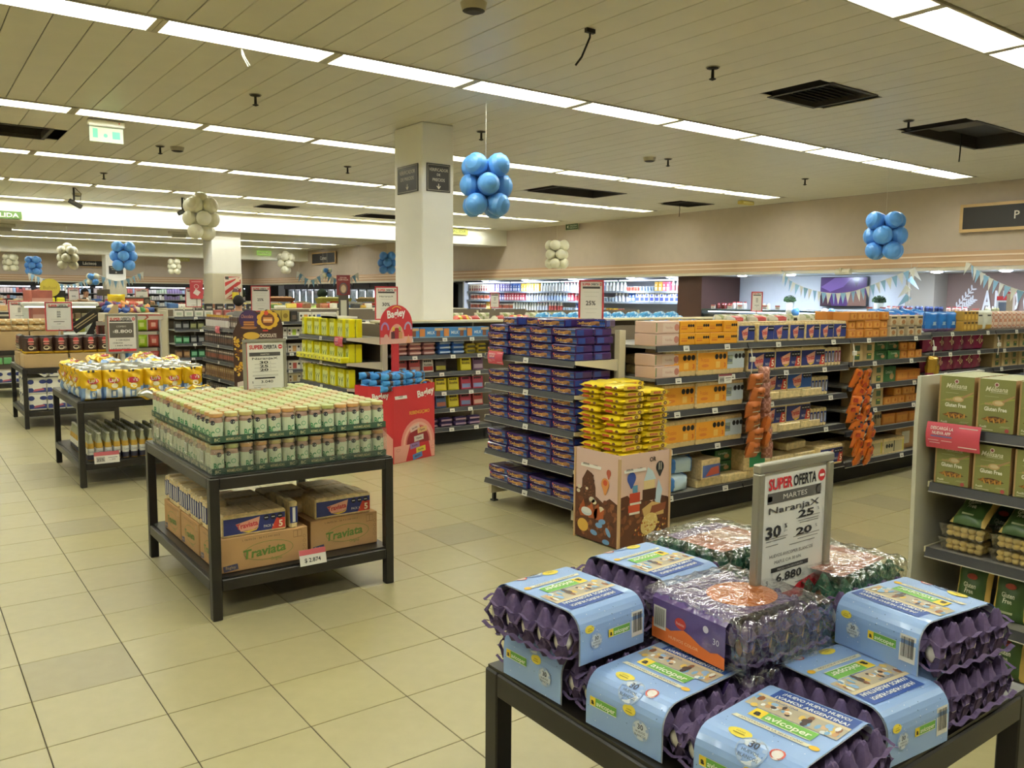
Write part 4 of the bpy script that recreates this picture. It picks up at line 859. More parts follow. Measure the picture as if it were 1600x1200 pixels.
# ---------------------------------------------------------------- coffee table
M_cof = mat('3a2219', .3, coat=.3)
m = bag(.165, .22, .09, lambda u, v: mat('c9a52c', .35) if v < .14 else (mat('2a2420', .2, .4) if v > .93 else M_cof), 8, 14, .003, 5, .08)
m.disc(.0, .175, .03, 'b02a30', .002, ry=.024).rect(-.035, .145, .035, .16, 'c98a7a', .002).disc(0, .125, .034, 'b8685c', .002, ry=.012).disc(.0, .075, .035, 'd6c8a8', .002, ry=.026).disc(.0, .08, .026, '2a1a14', .003, ry=.014).ring(.042, .075, .013, .004, 'd6c8a8', .002, k=10)
COF = Proto('coffee_pack', m, 'coffee pack')
for k in range(2): carton('plain cardboard carton under the coffee packs, %s from left' % ORD[k], 1.215+.5*k, 1.695+.5*k, 11.6, 12.0, ZT, ZT+.17) if False else thing('carton', MB().rbox(-.24, .24, -.2, .2, 0, .165, mat('a98e66', .8, var=.04), .004), 'plain cardboard carton under the coffee packs, %s from left' % ORD[k], 'carton', (1.46+.5*k, 11.82, ZT))
for k in range(2): thing('carton', MB().rbox(-.24, .24, -.2, .2, 0, .165, mat('a98e66', .8, var=.04), .004), 'plain cardboard carton at the back of the coffee table, %s from left' % ORD[k], 'carton', (1.46+.5*k, 12.4, ZT))
for k in range(6): COF.put('brown coffee pack with cup picture, front row, %s from left' % ORD[k], (1.31+.165*k, 11.72, ZT+.167), random.uniform(-.08, .08), 'ground coffee packs')
for k in range(6): COF.put('brown coffee pack with cup picture, second row, %s from left' % ORD[k], (1.31+.165*k, 11.86, ZT+.167), random.uniform(-.08, .08), 'ground coffee packs')
for k in range(3): COF.put('brown coffee pack seen edge-on at the left, %s from the front' % ORD[k], (1.28, 12.28+.12*k, ZT+.167), -PI/2, 'ground coffee packs')
m = MB().rbox(-.1, .1, -.08, .08, 0, .2, mat('d9d6ca', .4), .01).plane((0, -.08, 0)); m.rect(-.095, .02, .095, .075, '2d3a78').disc(0, .09, .055, 'dfdcd0', .001, ry=.05).disc(-.07, .15, .035, '27326c', .0012, ry=.03).disc(.06, .15, .04, '27326c', .0012, ry=.025).poly([(-.05, .03), (.08, .05), (.06, .07), (-.03, .06)], 'b05a6a', .0014)
m.plane((-.1, 0, 0), (0, -1, 0)); m.rect(-.06, .03, -.02, .16, '8a8a90').rect(.0, .05, .05, .14, '6c6c78')
SUG = Proto('milk_pack', m, 'carton')
for j in range(2):
    for i in range(5):
        SUG.put('white pack with dark blue print, %s layer, %s from left, below coffee' % (('lower', 'upper')[j], ORD[i]), (1.345+.205*i, 11.7, .219+.202*j), 0, 'white and blue packs')
        if i < 4: SUG.put('white pack seen from its end, %s layer, %s from the front' % (('lower', 'upper')[j], ORD[i]), (1.345, 11.9+.19*i, .219+.202*j), 0, 'white and blue packs')
# ---------------------------------------------------------------- farthest left table
M_tan = mat('c2a06c', .6, var=.08, scale=20)
for k in range(2): thing('carton', MB().rbox(-.24, .24, -.2, .2, 0, .3, mat('a98e66', .8), .004), 'tall cardboard carton on the left edge table, %s from left' % ORD[k], 'carton', (1.46+.5*k, 15.6, ZT))
TB = Proto('bread_bag', bag(.24, .1, .16, lambda u, v: M_tan if (int(u*5)+int(v*4)) % 3 else mat('d9c9a0', .5), 8, 6, .006, 4), 'bread bag')
for r in range(2):
    for k in range(4): TB.put('tan bread bag on tall carton, %s layer, %s from left' % (('lower', 'upper')[r], ORD[k]), (1.36+.24*k, 15.55, ZT+.302+.1*r), 0, 'tan bread bags')
GB = Proto('lettuce_tub', MB().lathe([(.05, 0), (.065, .07), (.06, .09)], 10, mat('d9e0cc', .4), ms=[mat('d9e0cc', .4), mat('5f9a64', .5)]), 'tub')
for k in range(9): GB.put('small green and white tub behind the bread, %s from left' % ORD[k], (1.3+.11*k, 15.85, ZT+.302+.1), 0, 'green and white tubs')
thing('carton', MB().rbox(-.5, .5, -.12, .12, 0, .4, mat('a98e66', .8), .004), 'long cardboard carton carrying the green tubs', 'carton', (1.74, 15.92, ZT+.0))
for k in range(4): SUG.put('white pack stored under the left edge table, %s from left' % ORD[k], (1.345+.24*k, 15.45, .219), 0, 'white packs under the edge table')
# ================================================================ SHELVING
M_shelf = mat('8f8c84', .5); M_lip = mat('2d2d2f', .45, var=.05, scale=8); M_creamm = mat('cfc6ac', .5); M_back = mat('6e6252', .8); M_base = mat('1c1a18', .6); M_tag = mat('e2dfd4', .5)
def tag_me(w=.06, h=.04):
    m = MB().box(-w/2, w/2, -.003, 0, 0, h, M_tag).plane((0, -.003, 0)); m.rect(-w*.3, h*.3, w*.25, h*.5, '6c675e').rect(-w*.35, h*.7, w*.3, h*.78, '9a958a'); return m.build('price_tag')
TAG = tag_me(); TAGW = tag_me(.085, .05)
def shelf_part(root, x0, x1, yf, yb, zl, tags=(), lip=M_lip, lh=.042):
    """one shelf board facing -Y in the root's frame, with front lip and price tags"""
    s = obj('shelf', MB().box(x0, x1, yf+.004, yb, zl+lh-.022, zl+lh-.002, M_shelf), root)
    m = MB().add([(x0, yf-.010, zl), (x1, yf-.010, zl), (x1, yf+.004, zl+lh), (x0, yf+.004, zl+lh), (x0, yf+.012, zl), (x1, yf+.012, zl), (x1, yf+.012, zl+lh), (x0, yf+.012, zl+lh)], [(0, 1, 2, 3), (5, 4, 7, 6), (3, 2, 6, 7), (4, 5, 1, 0), (0, 3, 7, 4), (1, 5, 6, 2)], lip)
    m.box(x0, x1, yf-.0115, yf-.009, zl, zl+.004, mat('b5b1a6', .3)); obj('lip', m, s)
    for t in tags: obj('price_tag', TAG, s, (t, yf-.012, zl-.002), rot=(-.15, 0, 0))
    return s
def gondola(label, xs, yf, yb, levels, top=1.42, tagn=2, ends=True):
    """shelving facing -Y; xs: bay boundaries; levels: per bay lip heights"""
    o = tagit(bpy.data.objects.new('shelving_unit', None), label, 'shelving'); COL.objects.link(o)
    obj('base', MB().box(xs[0], xs[-1], yf+.15, yb, 0, .15, M_base), o)
    obj('back_panel', MB().box(xs[0], xs[-1], yb-.02, yb, .15, top, M_back), o)
    for x in xs: obj('upright', MB().box(x-.012, x+.012, yb-.06, yb-.02, .1, top, M_creamm), o); obj('side_support', MB().box(x-.008, x+.008, yf+.15, yf+.2, 0, .17, M_base), o)
    for b in range(len(xs)-1):
        for zl in levels[min(b, len(levels)-1)]:
            n = tagn; tg = [xs[b]+(xs[b+1]-xs[b])*(k+.5+random.uniform(-.25, .25))/n for k in range(n)] if n else ()
            shelf_part(o, xs[b]+.006, xs[b+1]-.006, yf, yb-.02, zl, tg)
    return o
def endcap(label, x, y0, y1, levels, top, depth=.46, tag=1):
    """end shelves facing -X; root frame turned so that local -Y points to -X"""
    o = tagit(bpy.data.objects.new('end_shelving', None), label, 'shelving'); COL.objects.link(o); o.location = (x, (y0+y1)/2, 0); o.rotation_euler = (0, 0, LW); w = (y1-y0)/2
    obj('back_panel', MB().box(-w, w, depth-.02, depth, .1, top-.03, M_back), o)
    for s in (-1, 1):
        obj('upright', MB().box(s*w-.025, s*w+.025, depth-.06, depth, 0, top, M_creamm), o)
        obj('foot', MB().box(s*(w-.03)-.02, s*(w-.03)+.02, .03, depth, .07, .14, M_creamm).box(s*(w-.03)-.012, s*(w-.03)+.012, .06, .085, .012, .08, M_base).box(s*(w-.03)-.025, s*(w-.03)+.025, .05, .095, 0, .012, M_base), o)
        for zl in levels[1:] if levels[0] < .25 else levels:
            m = MB(); X = s*(w+.004); m.add([(X-.004, .0, zl+.02), (X-.004, depth-.05, zl-.04), (X-.004, depth-.05, zl+.045), (X-.004, 0, zl+.045), (X+.004, .0, zl+.02), (X+.004, depth-.05, zl-.04), (X+.004, depth-.05, zl+.045), (X+.004, 0, zl+.045)], [(0, 1, 2, 3), (7, 6, 5, 4), (0, 4, 5, 1), (3, 2, 6, 7), (0, 3, 7, 4)], M_creamm); obj('bracket', m, o)
    for zl in levels: shelf_part(o, -w, w, 0, depth-.02, zl, [0.0] if tag else ())
    return o
def on_end(x, y0, y1):
    """returns f(t, d, z) -> world: t metres from the left end of an end display, d metres behind its lip"""
    return lambda t, d, z: (x+d, y1-t, z)
def pinkcard(label, loc, rz):
    m = MB().grid(lambda u, v: ((u-.5)*.2, -.012-.012*math.sin(PI*v), v*.1), 1, 6, mat('c94a5c', .45)); m.grid(lambda u, v: ((u-.5)*.2, -.009-.012*math.sin(PI*v), v*.1), 1, 6, mat('b8404f', .5))
    o = thing('shelf_flag', m, label, 'shelf flag', loc, rz)
    p = MB().on(lambda u, v, n: Vector((u, -.0125-.012*math.sin(PI*v/.1)-n, v))); p.rect(.022, .014, .09, .09, 'e4dfd6', .0006); p.text('DESCARGÁ LA', -.04, .073, .012, 'f0e9e2', w=.085, bold=.02).text('NUEVA APP', -.04, .055, .012, 'f0e9e2', w=.07, bold=.02).rect(-.08, .045, .0, .05, '6a78b0').rect(-.09, .03, -.05, .033, 'e8c8c8').rect(-.04, .03, .0, .033, 'e8c8c8').rect(-.085, .02, -.045, .023, 'e8c8c8')
    obj('print', p, o); return o
LV = ['bottom', 'second', 'third', 'fourth', 'fifth', 'sixth']
# ---------------------------------------------------------------- first gondola: end display of purple wafers
EX, EY0, EY1 = 3.77, 4.36, 5.45
EL = [.155, .395, .665, .925, 1.165]
endcap('grey end shelving stacked with purple wafer packs', EX, EY0, EY1, EL, 1.42)
M_pur = mat('3a235c', .25, coat=.3); M_pb = mat('2c4f9c', .25, coat=.3); M_pur2 = mat('472a55', .22, coat=.4)
def wafer(pw=.262, ph=.056, pd=.17):
    m = MB().rbox(-pw/2, pw/2, -pd/2, pd/2, 0, ph, M_pur, .008); m.plane((0, -pd/2, 0)); h = ph
    m.poly([(-.01, .006), (pw*.5-.006, .006), (pw*.5-.006, h-.006), (.05, h-.006)], M_pb, .0006).disc(.035, h*.5, .05, '9c6a3c', .0008, ry=.014, rot=.15).disc(.07, h*.35, .02, '5a3420', .001, ry=.01)
    m.text('Cadbury', -.045, h*.36, h*.36, 'd8a43c', .0014, w=.12, bold=.02, shear=.2).rect(-.06, h*.18, .02, h*.25, 'd9c9c0', .0012).disc(-.11, h*.75, .008, 'c0443c', .0012, k=8)
    for k in range(3): m.disc(.088+.016*k, h*.72, .007, '1a1a26', .0014, k=7)
    for k in range(3): m.disc(.088+.016*k, h*.3, .007, '55627e', .0014, k=7)
    m.plane((pw/2, 0, 0), (0, 1, 0)); m.rect(-pd/2+.01, .008, -.01, h-.008, mat('2c3f86', .25, coat=.3), .0006)
    m.plane((0, 0, ph), (1, 0, 0), (0, 1, 0)); m.rect(.0, -.06, .11, .05, M_pb, .0005).disc(.03, 0, .05, '7c5a4a', .0008, ry=.03)
    return m
WAF = Proto('wafer_pack', wafer(), 'wafer pack'); WAF2 = Proto('wafer_pack', wafer(.262, .06), 'wafer pack')
E1 = on_end(EX, EY0, EY1)
for lv, (zl, nl) in enumerate(zip(EL, ([2, 2, 2, 2], [3, 3, 3, 4], [3, 4, 4, 4], [2, 3, 3, 3], [4, 4, 4, 4]))):
    z0 = zl+.042
    for c in range(4):
        for L in range(nl[c]):
            p = E1(.145+c*.268+random.uniform(-.006, .006), .105+random.uniform(-.012, .012), z0+L*.0575)
            WAF.put('purple wafer pack, %s shelf, %s column, %s layer up' % (LV[lv], ORD[c], ORD[L]), p, LW+random.uniform(-.03, .03), 'purple wafer packs')
            if c == 3 or L == nl[c]-1: WAF.put('purple wafer pack set back, %s shelf, %s column, %s layer up' % (LV[lv], ORD[c], ORD[L]), (p[0]+.175, p[1], p[2]), LW, 'purple wafer packs')
for k, (t, d) in enumerate([(.32, .1), (.5, .16), (.78, .1), (.95, .3)]): WAF2.put('purple wafer pack lying on top of the end stack, %s from left' % ORD[k], E1(t, d, 1.207+4*.0575+.002), LW+.2*(k-1), 'purple wafer packs')
thing('wafer_pack', MB().rbox(-.13, .13, -.07, .07, 0, .06, mat('e0981c', .4), .008), 'orange wafer pack lying on the purple end stack', 'wafer pack', E1(.62, .3, 1.44), LW)
pinkcard('pink app flag clipped to the purple wafer shelves', E1(.18, -.012, 1.13), LW)
# ---------------------------------------------------------------- chocolate display box with yellow packs
BX0, BX1, BY0, BY1, BH = 3.72, 4.19, 3.84, 4.275, .63
o = tagit(bpy.data.objects.new('display_bin', None), 'printed cardboard bin with chocolate landscape holding yellow packs', 'display bin'); COL.objects.link(o); o.location = ((BX0+BX1)/2, (BY0+BY1)/2, 0)
bw, bd = (BX1-BX0)/2, (BY1-BY0)/2; M_kr = mat('c2a078', .7)
M_sky = mat('d9b9ad', .5)
for nm, a, b, c, d in (('front_panel', -bw, bw, -bd, -bd+.008), ('back_panel', -bw, bw, bd-.008, bd), ('left_panel', -bw, -bw+.008, -bd+.008, bd-.008), ('right_panel', bw-.008, bw, -bd+.008, bd-.008)): obj(nm, MB().box(a, b, c, d, .012, BH, M_sky), o)
obj('corner_strip', MB().box(-bw-.01, -bw+.006, -bd-.01, -bd+.006, 0, BH-.02, M_kr), o); obj('corner_strip', MB().box(bw-.006, bw+.008, -bd-.008, -bd+.006, 0, BH, M_kr), o); obj('corner_strip', MB().box(-bw-.008, -bw+.006, bd-.006, bd+.008, 0, BH, M_kr), o)
rs = random.Random(11)
def choc_art(p, w, left):
    br = ['5b3120', '6e3d25', '4a2719', '7c4a2c', '8a5634']
    p.poly([(-w, .012), (w, .012), (w, .3), (w*.6, .33), (w*.3, .29), (0, .32), (-w*.4, .30), (-w*.7, .36), (-w, .35)], '5b3120', .0006)
    for k in range(70):
        u, v = rs.uniform(-w*.95, w*.95), rs.uniform(.03, .3); p.disc(u, v, rs.uniform(.008, .03), rs.choice(br), .0007+.00001*k, ry=rs.uniform(.006, .022), k=9, rot=rs.uniform(0, 3))
    if left:
        p.poly([(-w*.7, .3), (-w*.68, .42), (-w*.45, .49), (-w*.2, .47), (-w*.05, .38), (-w*.02, .28)], '57301f', .0016)
        for k in range(40): p.disc(rs.uniform(-w*.6, -w*.1), rs.uniform(.3, .46), .006, rs.choice(['7a4a30', '3f2216', '8a5a3a']), .002, k=6)
        for u, v, r in ((-w*.82, .36, .02), (-w*.86, .33, .018), (-w*.45, .36, .014), (-w*.2, .29, .03), (-w*.1, .28, .025), (.05, .24, .03)): p.disc(u, v, r, 'd8cdb4', .0022, ry=r*.7)
        for u in (-w*.6, -w*.2, w*.1): p.poly([(u-.05, .2), (u, .28), (u+.02, .22), (u+.06, .25), (u+.05, .17), (u-.03, .16)], 'a8552c', .0023)
        p.disc(-w*.45, .2, .055, 'c9d3d6', .0026, ry=.028).disc(-w*.45, .21, .05, 'dfe3e0', .0028, ry=.02).disc(-w*.62, .1, .055, 'd8ac4a', .0024, ry=.045)
        for u, v in ((-.02, .07), (.03, .13), (.1, .03), (.12, .1), (.06, .16)): p.disc(u, v, .035, '6f9ccb', .0024, ry=.018, rot=rs.uniform(-1, 1))
        for u, v, c, r in ((w*.55, .5, 'b0543a', .022), (w*.4, .42, 'd08a4a', .038)): p.disc(u, v, r, c, .002, ry=r*1.1).poly([(u-r*.7, v-r*.7), (u+r*.7, v-r*.7), (u+r*.2, v-r*1.9), (u-r*.2, v-r*1.9)], c, .0021)
        p.disc(w*.4, .43, .02, 'c8502c', .0024)
    else:
        p.poly([(-w*.5, .36), (-w*.3, .36), (-w*.3, .42), (-w*.5, .42)], '4f86a8', .002).rect(-w*.62, .3, -w*.2, .37, 'b03a26', .0021).rect(-w*.66, .24, -w*.2, .29, 'c04a2c', .0022).rect(-w*.6, .29, -w*.15, .305, 'e0dccf', .0023).rect(-w*.62, .225, -w*.2, .24, 'e6e0d2', .0023)
        p.rect(-w*.1, .3, w*.45, .38, '4a2a1c', .002).rect(-w*.05, .38, w*.4, .44, 'd8c090', .002).poly([(-w*.05, .44), (w*.45, .44), (w*.3, .5), (w*.1, .53)], 'c3d6e2', .0021).poly([(w*.4, .3), (w*.55, .44), (w*.72, .36), (w*.6, .22)], 'b9cfe0', .002)
        p.poly([(-w*.1, .25), (w*.3, .29), (w*.8, .26), (w*.8, .19), (w*.35, .19), (w*.0, .18)], 'c9a56a', .0022).poly([(w*.2, .2), (w*.85, .22), (w*.9, .27), (w*.3, .26)], '8a4a30', .0024)
        p.disc(w*.2, .14, .085, 'd9bf7a', .0026, ry=.07, rot=.6)
        for k in range(46): p.disc(rs.uniform(-w*.4, w*.9), rs.uniform(.06, .16), .008, rs.choice(['a8602c', 'c0803c', '9a4a20', 'd8b060']), .0027, k=6)
        for k in range(30): p.disc(rs.uniform(-w*.05, w*.45), rs.uniform(.09, .2), .005, 'e8d8a0', .003, k=6)
        for u, v, c, r in ((-w*.55, .47, '2f4a98', .04), (w*.6, .52, '2c2a2c', .038)): p.disc(u, v, r, c, .002, ry=r*1.05).poly([(u-r*.7, v-r*.7), (u+r*.7, v-r*.7), (u+r*.15, v-r*1.7), (u-r*.15, v-r*1.7)], c, .0021)
        p.rect(w*.55, .5, w*.58, .55, 'd8d0c0', .0024).rect(w*.63, .5, w*.66, .55, 'd8d0c0', .0024).text('OR', w*.3, .565, .03, '3a2a26', .002, bold=.03)
p = MB().plane((0, -bd, 0)); choc_art(p, bw-.005, False); obj('print', p, o)
p = MB().plane((-bw, 0, 0), (0, -1, 0)); choc_art(p, bd-.005, True); obj('print', p, o)
for k, (x, y, rz) in enumerate(((BX0+.14, BY0-.003, 0), (BX0-.003, BY1-.16, LW))):
    price_card('white card reading 80 percent on the chocolate bin, '+('front face' if k == 0 else 'left face'), x, y, .51, rz, .2, .09, '80%', '4.380'); o_ = bpy.data.objects[-1] if False else None
M_yel = mat('f0d42a', .3, coat=.3, var=.05, scale=20)
def yellow_pack(w=.228, d=.2, h=.046):
    m = MB()
    def fn(sg):
        def f(u, v):
            x, y = (u-.5)*w, (v-.5)*d; e = max(0, (1-abs(2*u-1)**5))*max(0, (1-abs(2*v-1)**5)); return (x if sg > 0 else -x, y, h/2+sg*(h/2-.002)*e**.5+.003*math.sin(u*17+v*9)*e)
        return f
    m.grid(fn(1), 10, 6, M_yel); m.grid(fn(-1), 10, 6, M_yel)
    m.plane((0, -d/2+.004, 0)); m.rect(-.08, h*.22, .09, h*.8, 'e6c43c', .003).rect(-.05, h*.35, .02, h*.65, 'b8402a', .004).text('bonobon', -.015, h*.42, h*.2, 'ead0a0', .005, w=.055).disc(.055, h*.5, .016, '6a4326', .004, ry=.012).disc(.055, h*.5, .009, 'b89a6a', .005, ry=.006)
    m.plane((-w/2+.004, 0, 0), (0, -1, 0)); m.rect(-.05, h*.35, .02, h*.65, 'b8402a', .004).disc(.055, h*.5, .014, '6a4326', .004, ry=.01)
    return m
YEL = Proto('biscuit_pack', yellow_pack(), 'biscuit pack')
z = .6; wall_board = thing('bin_filler', MB().box(BX0+.02, BX1-.02, BY0+.02, BY1-.02, .55, .6, M_kr), 'cardboard floor inside the chocolate display bin', 'cardboard', (0, 0, 0))
for L in range(12):
    for k, (a, b) in enumerate(((.26, .25), (.74, .25), (.26, .75), (.74, .75))):
        if L == 11 and k == 1: continue
        YEL.put('yellow biscuit pack, %s layer up, %s corner of the bin pile' % (ORD[L], ('left front', 'right front', 'left back', 'right back')[k]), (BX0+(BX1-BX0)*a+random.uniform(-.014, .014), BY0+(BY1-BY0)*b+random.uniform(-.012, .012), z+L*.0405), random.uniform(-.09, .09), 'yellow biscuit packs', rot=(random.uniform(-.04, .04), random.uniform(-.05, .05), random.uniform(-.09, .09)))
# ---------------------------------------------------------------- first gondola: long side
GX = [4.25, 5.25, 6.65, 8.05, 9.4, 10.75, 12.1]; GF = 4.05
LA = [.19, .53, .80, 1.045, 1.275]; LC = [.17, .45, .64, .855, 1.065, 1.275]; LD = [.17, .42, .66, .9, 1.1, 1.3]
gondola('long biscuit shelving facing the aisle behind the egg table', GX, GF, 4.88, [LA, LA, LC, LD, LD, LD], 1.43)
gondola_back = thing('shelving_unit', MB().box(4.25, 12.1, 4.9, 5.7, 0, 1.36, M_creamm), 'far side of the biscuit shelving carrying bright packs', 'shelving')
DOTS = lambda m, u, v, r, n=3: [m.disc(u+k*r*2.15, v, r, '141416', .0016, k=10) for k in range(n)]
def boxpack(name, w, h, d, base, deco=None, bev=.004, cat='biscuits'):
    m = MB().rbox(-w/2, w/2, -d/2, d/2, 0, h, base if not isinstance(base, str) else mat(base, .4), bev); m.plane((0, -d/2, 0))
    if deco: deco(m, w, h)
    return Proto(name, m, cat)
def stripe(c, a, b): return lambda m, w, h: m.rect(-w/2+.004, h*a, w/2-.004, h*b, c)
P_pink = boxpack('biscuit_pack', .25, .085, .2, 'd3b3a4', lambda m, w, h: m.rect(-w*.2, h*.15, w*.46, h*.85, 'dcc6b8').disc(w*.38, h*.5, h*.3, 'b9786a', .001).text('Vainillas', w*.06, h*.4, h*.22, 'b88478', .0012, w=w*.3).rect(-w*.48, h*.15, -w*.44, h*.9, '6c8a5c'))
P_oran = boxpack('biscuit_pack', .158, .085, .2, 'dc9a2a', lambda m, w, h: (m.rect(-w*.42, h*.3, -w*.02, h*.42, 'c8702c'), m.rect(-w*.42, h*.5, w*.0, h*.56, 'c8702c'), DOTS(m, w*.08, h*.62, .011)))
P_trs = Proto('cracker_pack', traviata5(.2, .15, .2, '26357c', False), 'crackers')
P_clear = boxpack('cracker_pack', .3, .07, .18, M_crk2, None, .01)
def bigpack(band, w=.34, h=.2, fn=None):
    m = MB().rbox(-w/2, w/2, -.1, .1, 0, h, M_crk, .01).plane((0, -.1, 0)); m.rect(-w/2+.005, h*.2, w/2-.005, h*.84, band)
    n = 6
    for k in range(n): m.rect(-w/2+.01+k*(w-.02)/n, h*.02, -w/2+.006+(k+1)*(w-.02)/n-.004, h*.17, 'd0b580', .0012)
    if fn: fn(m, w, h)
    return Proto('biscuit_pack', m, 'biscuits')
P_big = bigpack('dd962c', fn=lambda m, w, h: (m.text('Frutales', -w*.26, h*.5, h*.16, 'c0602a', w=w*.26), m.disc(-w*.25, h*.36, w*.12, 'cf7a30', .001, ry=.012), DOTS(m, w*.12, h*.68, .021), m.rect(w*.1, h*.26, w*.24, h*.5, 'e2b45a', .001), m.text('3', w*.4, h*.28, h*.16, 'c0502c', bold=.03)))
P_cri = bigpack('b9c4cc', fn=lambda m, w, h: (m.rect(-w*.49, h*.2, -w*.4, h*.84, '3454a0', .001), m.rect(-w*.3, h*.36, w*.08, h*.7, '8a9484', .001), m.text('Criollitas', -w*.1, h*.46, h*.15, '3a4470', w=w*.34, bold=.02), DOTS(m, w*.2, h*.66, .02)))
P_t5 = Proto('cracker_pack', traviata5(.34, .17, .2), 'crackers'); P_t5b = Proto('cracker_pack', traviata5(.34, .17, .2, '2c56a4', False), 'crackers')
P_stick = boxpack('cracker_pack', .044, .16, .16, M_crk2, lambda m, w, h: m.rect(-w*.42, h*.2, w*.42, h*.8, '2a3f88').rect(-w*.15, h*.25, w*.15, h*.7, 'd4d6da', .001), .008)
P_stickp = boxpack('cracker_pack', .044, .16, .16, M_crk2, lambda m, w, h: m.rect(-w*.42, h*.2, w*.42, h*.8, '8a2c5c').rect(-w*.15, h*.25, w*.15, h*.7, 'd4d6da', .001), .008)
P_so = boxpack('biscuit_pack', .125, .075, .16, 'c07c34', lambda m, w, h: m.rect(-w*.3, h*.2, w*.35, h*.75, 'd39a4e').disc(w*.1, h*.5, h*.22, 'b8682c', .001))
P_sw = boxpack('biscuit_pack', .105, .095, .16, 'c2b294', lambda m, w, h: m.rect(-w*.42, h*.72, w*.42, h*.9, '3a3630').disc(0, h*.38, w*.32, '9a6a3c', .001, ry=h*.22).rect(-w*.3, h*.1, w*.3, h*.16, '6a6a4a', .001))
P_bg = boxpack('biscuit_pack', .19, .17, .18, 'b39a6c', lambda m, w, h: m.rect(-w*.15, h*.1, w*.25, h*.4, '3e5f3a').rect(-w*.15, h*.55, w*.25, h*.85, '47604a').rect(-w*.05, h*.3, w*.2, h*.36, 'c9c24a', .001))
P_grn = boxpack('biscuit_pack', .2, .085, .16, '2f5f34', lambda m, w, h: m.text('Cerealitas', -w*.05, h*.55, h*.22, 'd5dcc6', w=w*.55).disc(w*.18, h*.35, w*.16, 'a8845a', .001, ry=h*.2))
P_ob = boxpack('biscuit_pack', .22, .1, .16, 'b9702e', lambda m, w, h: m.rect(-w*.4, h*.2, w*.4, h*.75, 'cb8a40').text('1', 0, h*.35, h*.3, '6a3a20'))
M_mag = mat('8e2050', .25, coat=.3)
P_mag = Proto('snack_bag', bag(.2, .2, .12, lambda u, v: mat('cfae86', .4) if (abs(u-.5)+abs(v-.55)) < .3 and (int(u*12)+int(v*9)) % 2 else (mat('d8c9bd', .3) if v > .82 else M_mag), 10, 12, .006, 8), 'snack bag')
P_blu = Proto('snack_bag', bag(.2, .2, .1, lambda u, v: mat('7c5a86', .3) if v < .14 else (mat('a9c6dc', .3) if (abs(u-.5) < .25 and .3 < v < .5) else mat('2c70bd', .25)), 10, 12, .006, 9), 'snack bag')
P_whi = Proto('snack_bag', bag(.22, .21, .12, lambda u, v: mat('c9a24a', .4) if v < .3 and abs(u-.5) < .3 else (mat('2a2824', .4) if .68 < v < .76 and abs(u-.5) < .25 else mat('dcdccb', .3)), 10, 14, .006, 10), 'snack bag')
P_gold = boxpack('biscuit_pack', .075, .1, .16, 'b48c3a', lambda m, w, h: m.disc(0, h*.4, w*.3, 'd8b45a', .001, ry=h*.25).rect(-w*.35, h*.75, w*.35, h*.9, '3a2c1c'))
P_ppk = Proto('snack_bag', bag(.1, .2, .09, lambda u, v: mat('c48a72', .3) if (int(v*7)+int(u*3)) % 2 else mat('d9c3b2', .3), 6, 12, .005, 11), 'snack bag')
BAY = ['first bay', 'second bay', 'third bay', 'fourth bay', 'fifth bay', 'sixth bay']
def row(P, desc, bay, lv, x0, n, pitch, z, layers=1, dz=.0, y=GF+.11, grp=None, jit=.004, rot=0., back=0):
    for L in range(layers):
        for k in range(n):
            P.put('%s, %s, %s shelf%s%s' % (desc, bay, lv, (', %s layer' % ORD[L]) if layers > 1 else '', (', %s from left' % ORD[k]) if n > 1 else ''), (x0+(k+.5)*pitch, y+random.uniform(0, .02)-(0 if L == 0 else -.004), z+L*dz), rot+random.uniform(-jit*6, jit*6), grp or (desc+' in the '+bay))
ZB = lambda zl: zl+.041
b = 'first bay'; t = ZB(1.275)
row(P_pink, 'pale pink sponge biscuit pack', b, 'top', 4.25, 1, .25, t, 2, .087); row(P_oran, 'orange biscuit box with black dots', b, 'top', 4.51, 4, .16, t, 2, .087, rot=0)
row(P_trs, 'small navy cracker pack', b, 'top', 5.16, 1, .2, t, 1); 
b = 'second bay'
row(P_trs, 'blue cracker pack with cream top', b, 'top', 5.39, 6, .207, t, 1); row(P_clear, 'clear cracker pack behind blue ones', b, 'top', 5.3, 4, .325, t+.001, 2, .075, y=GF+.34)
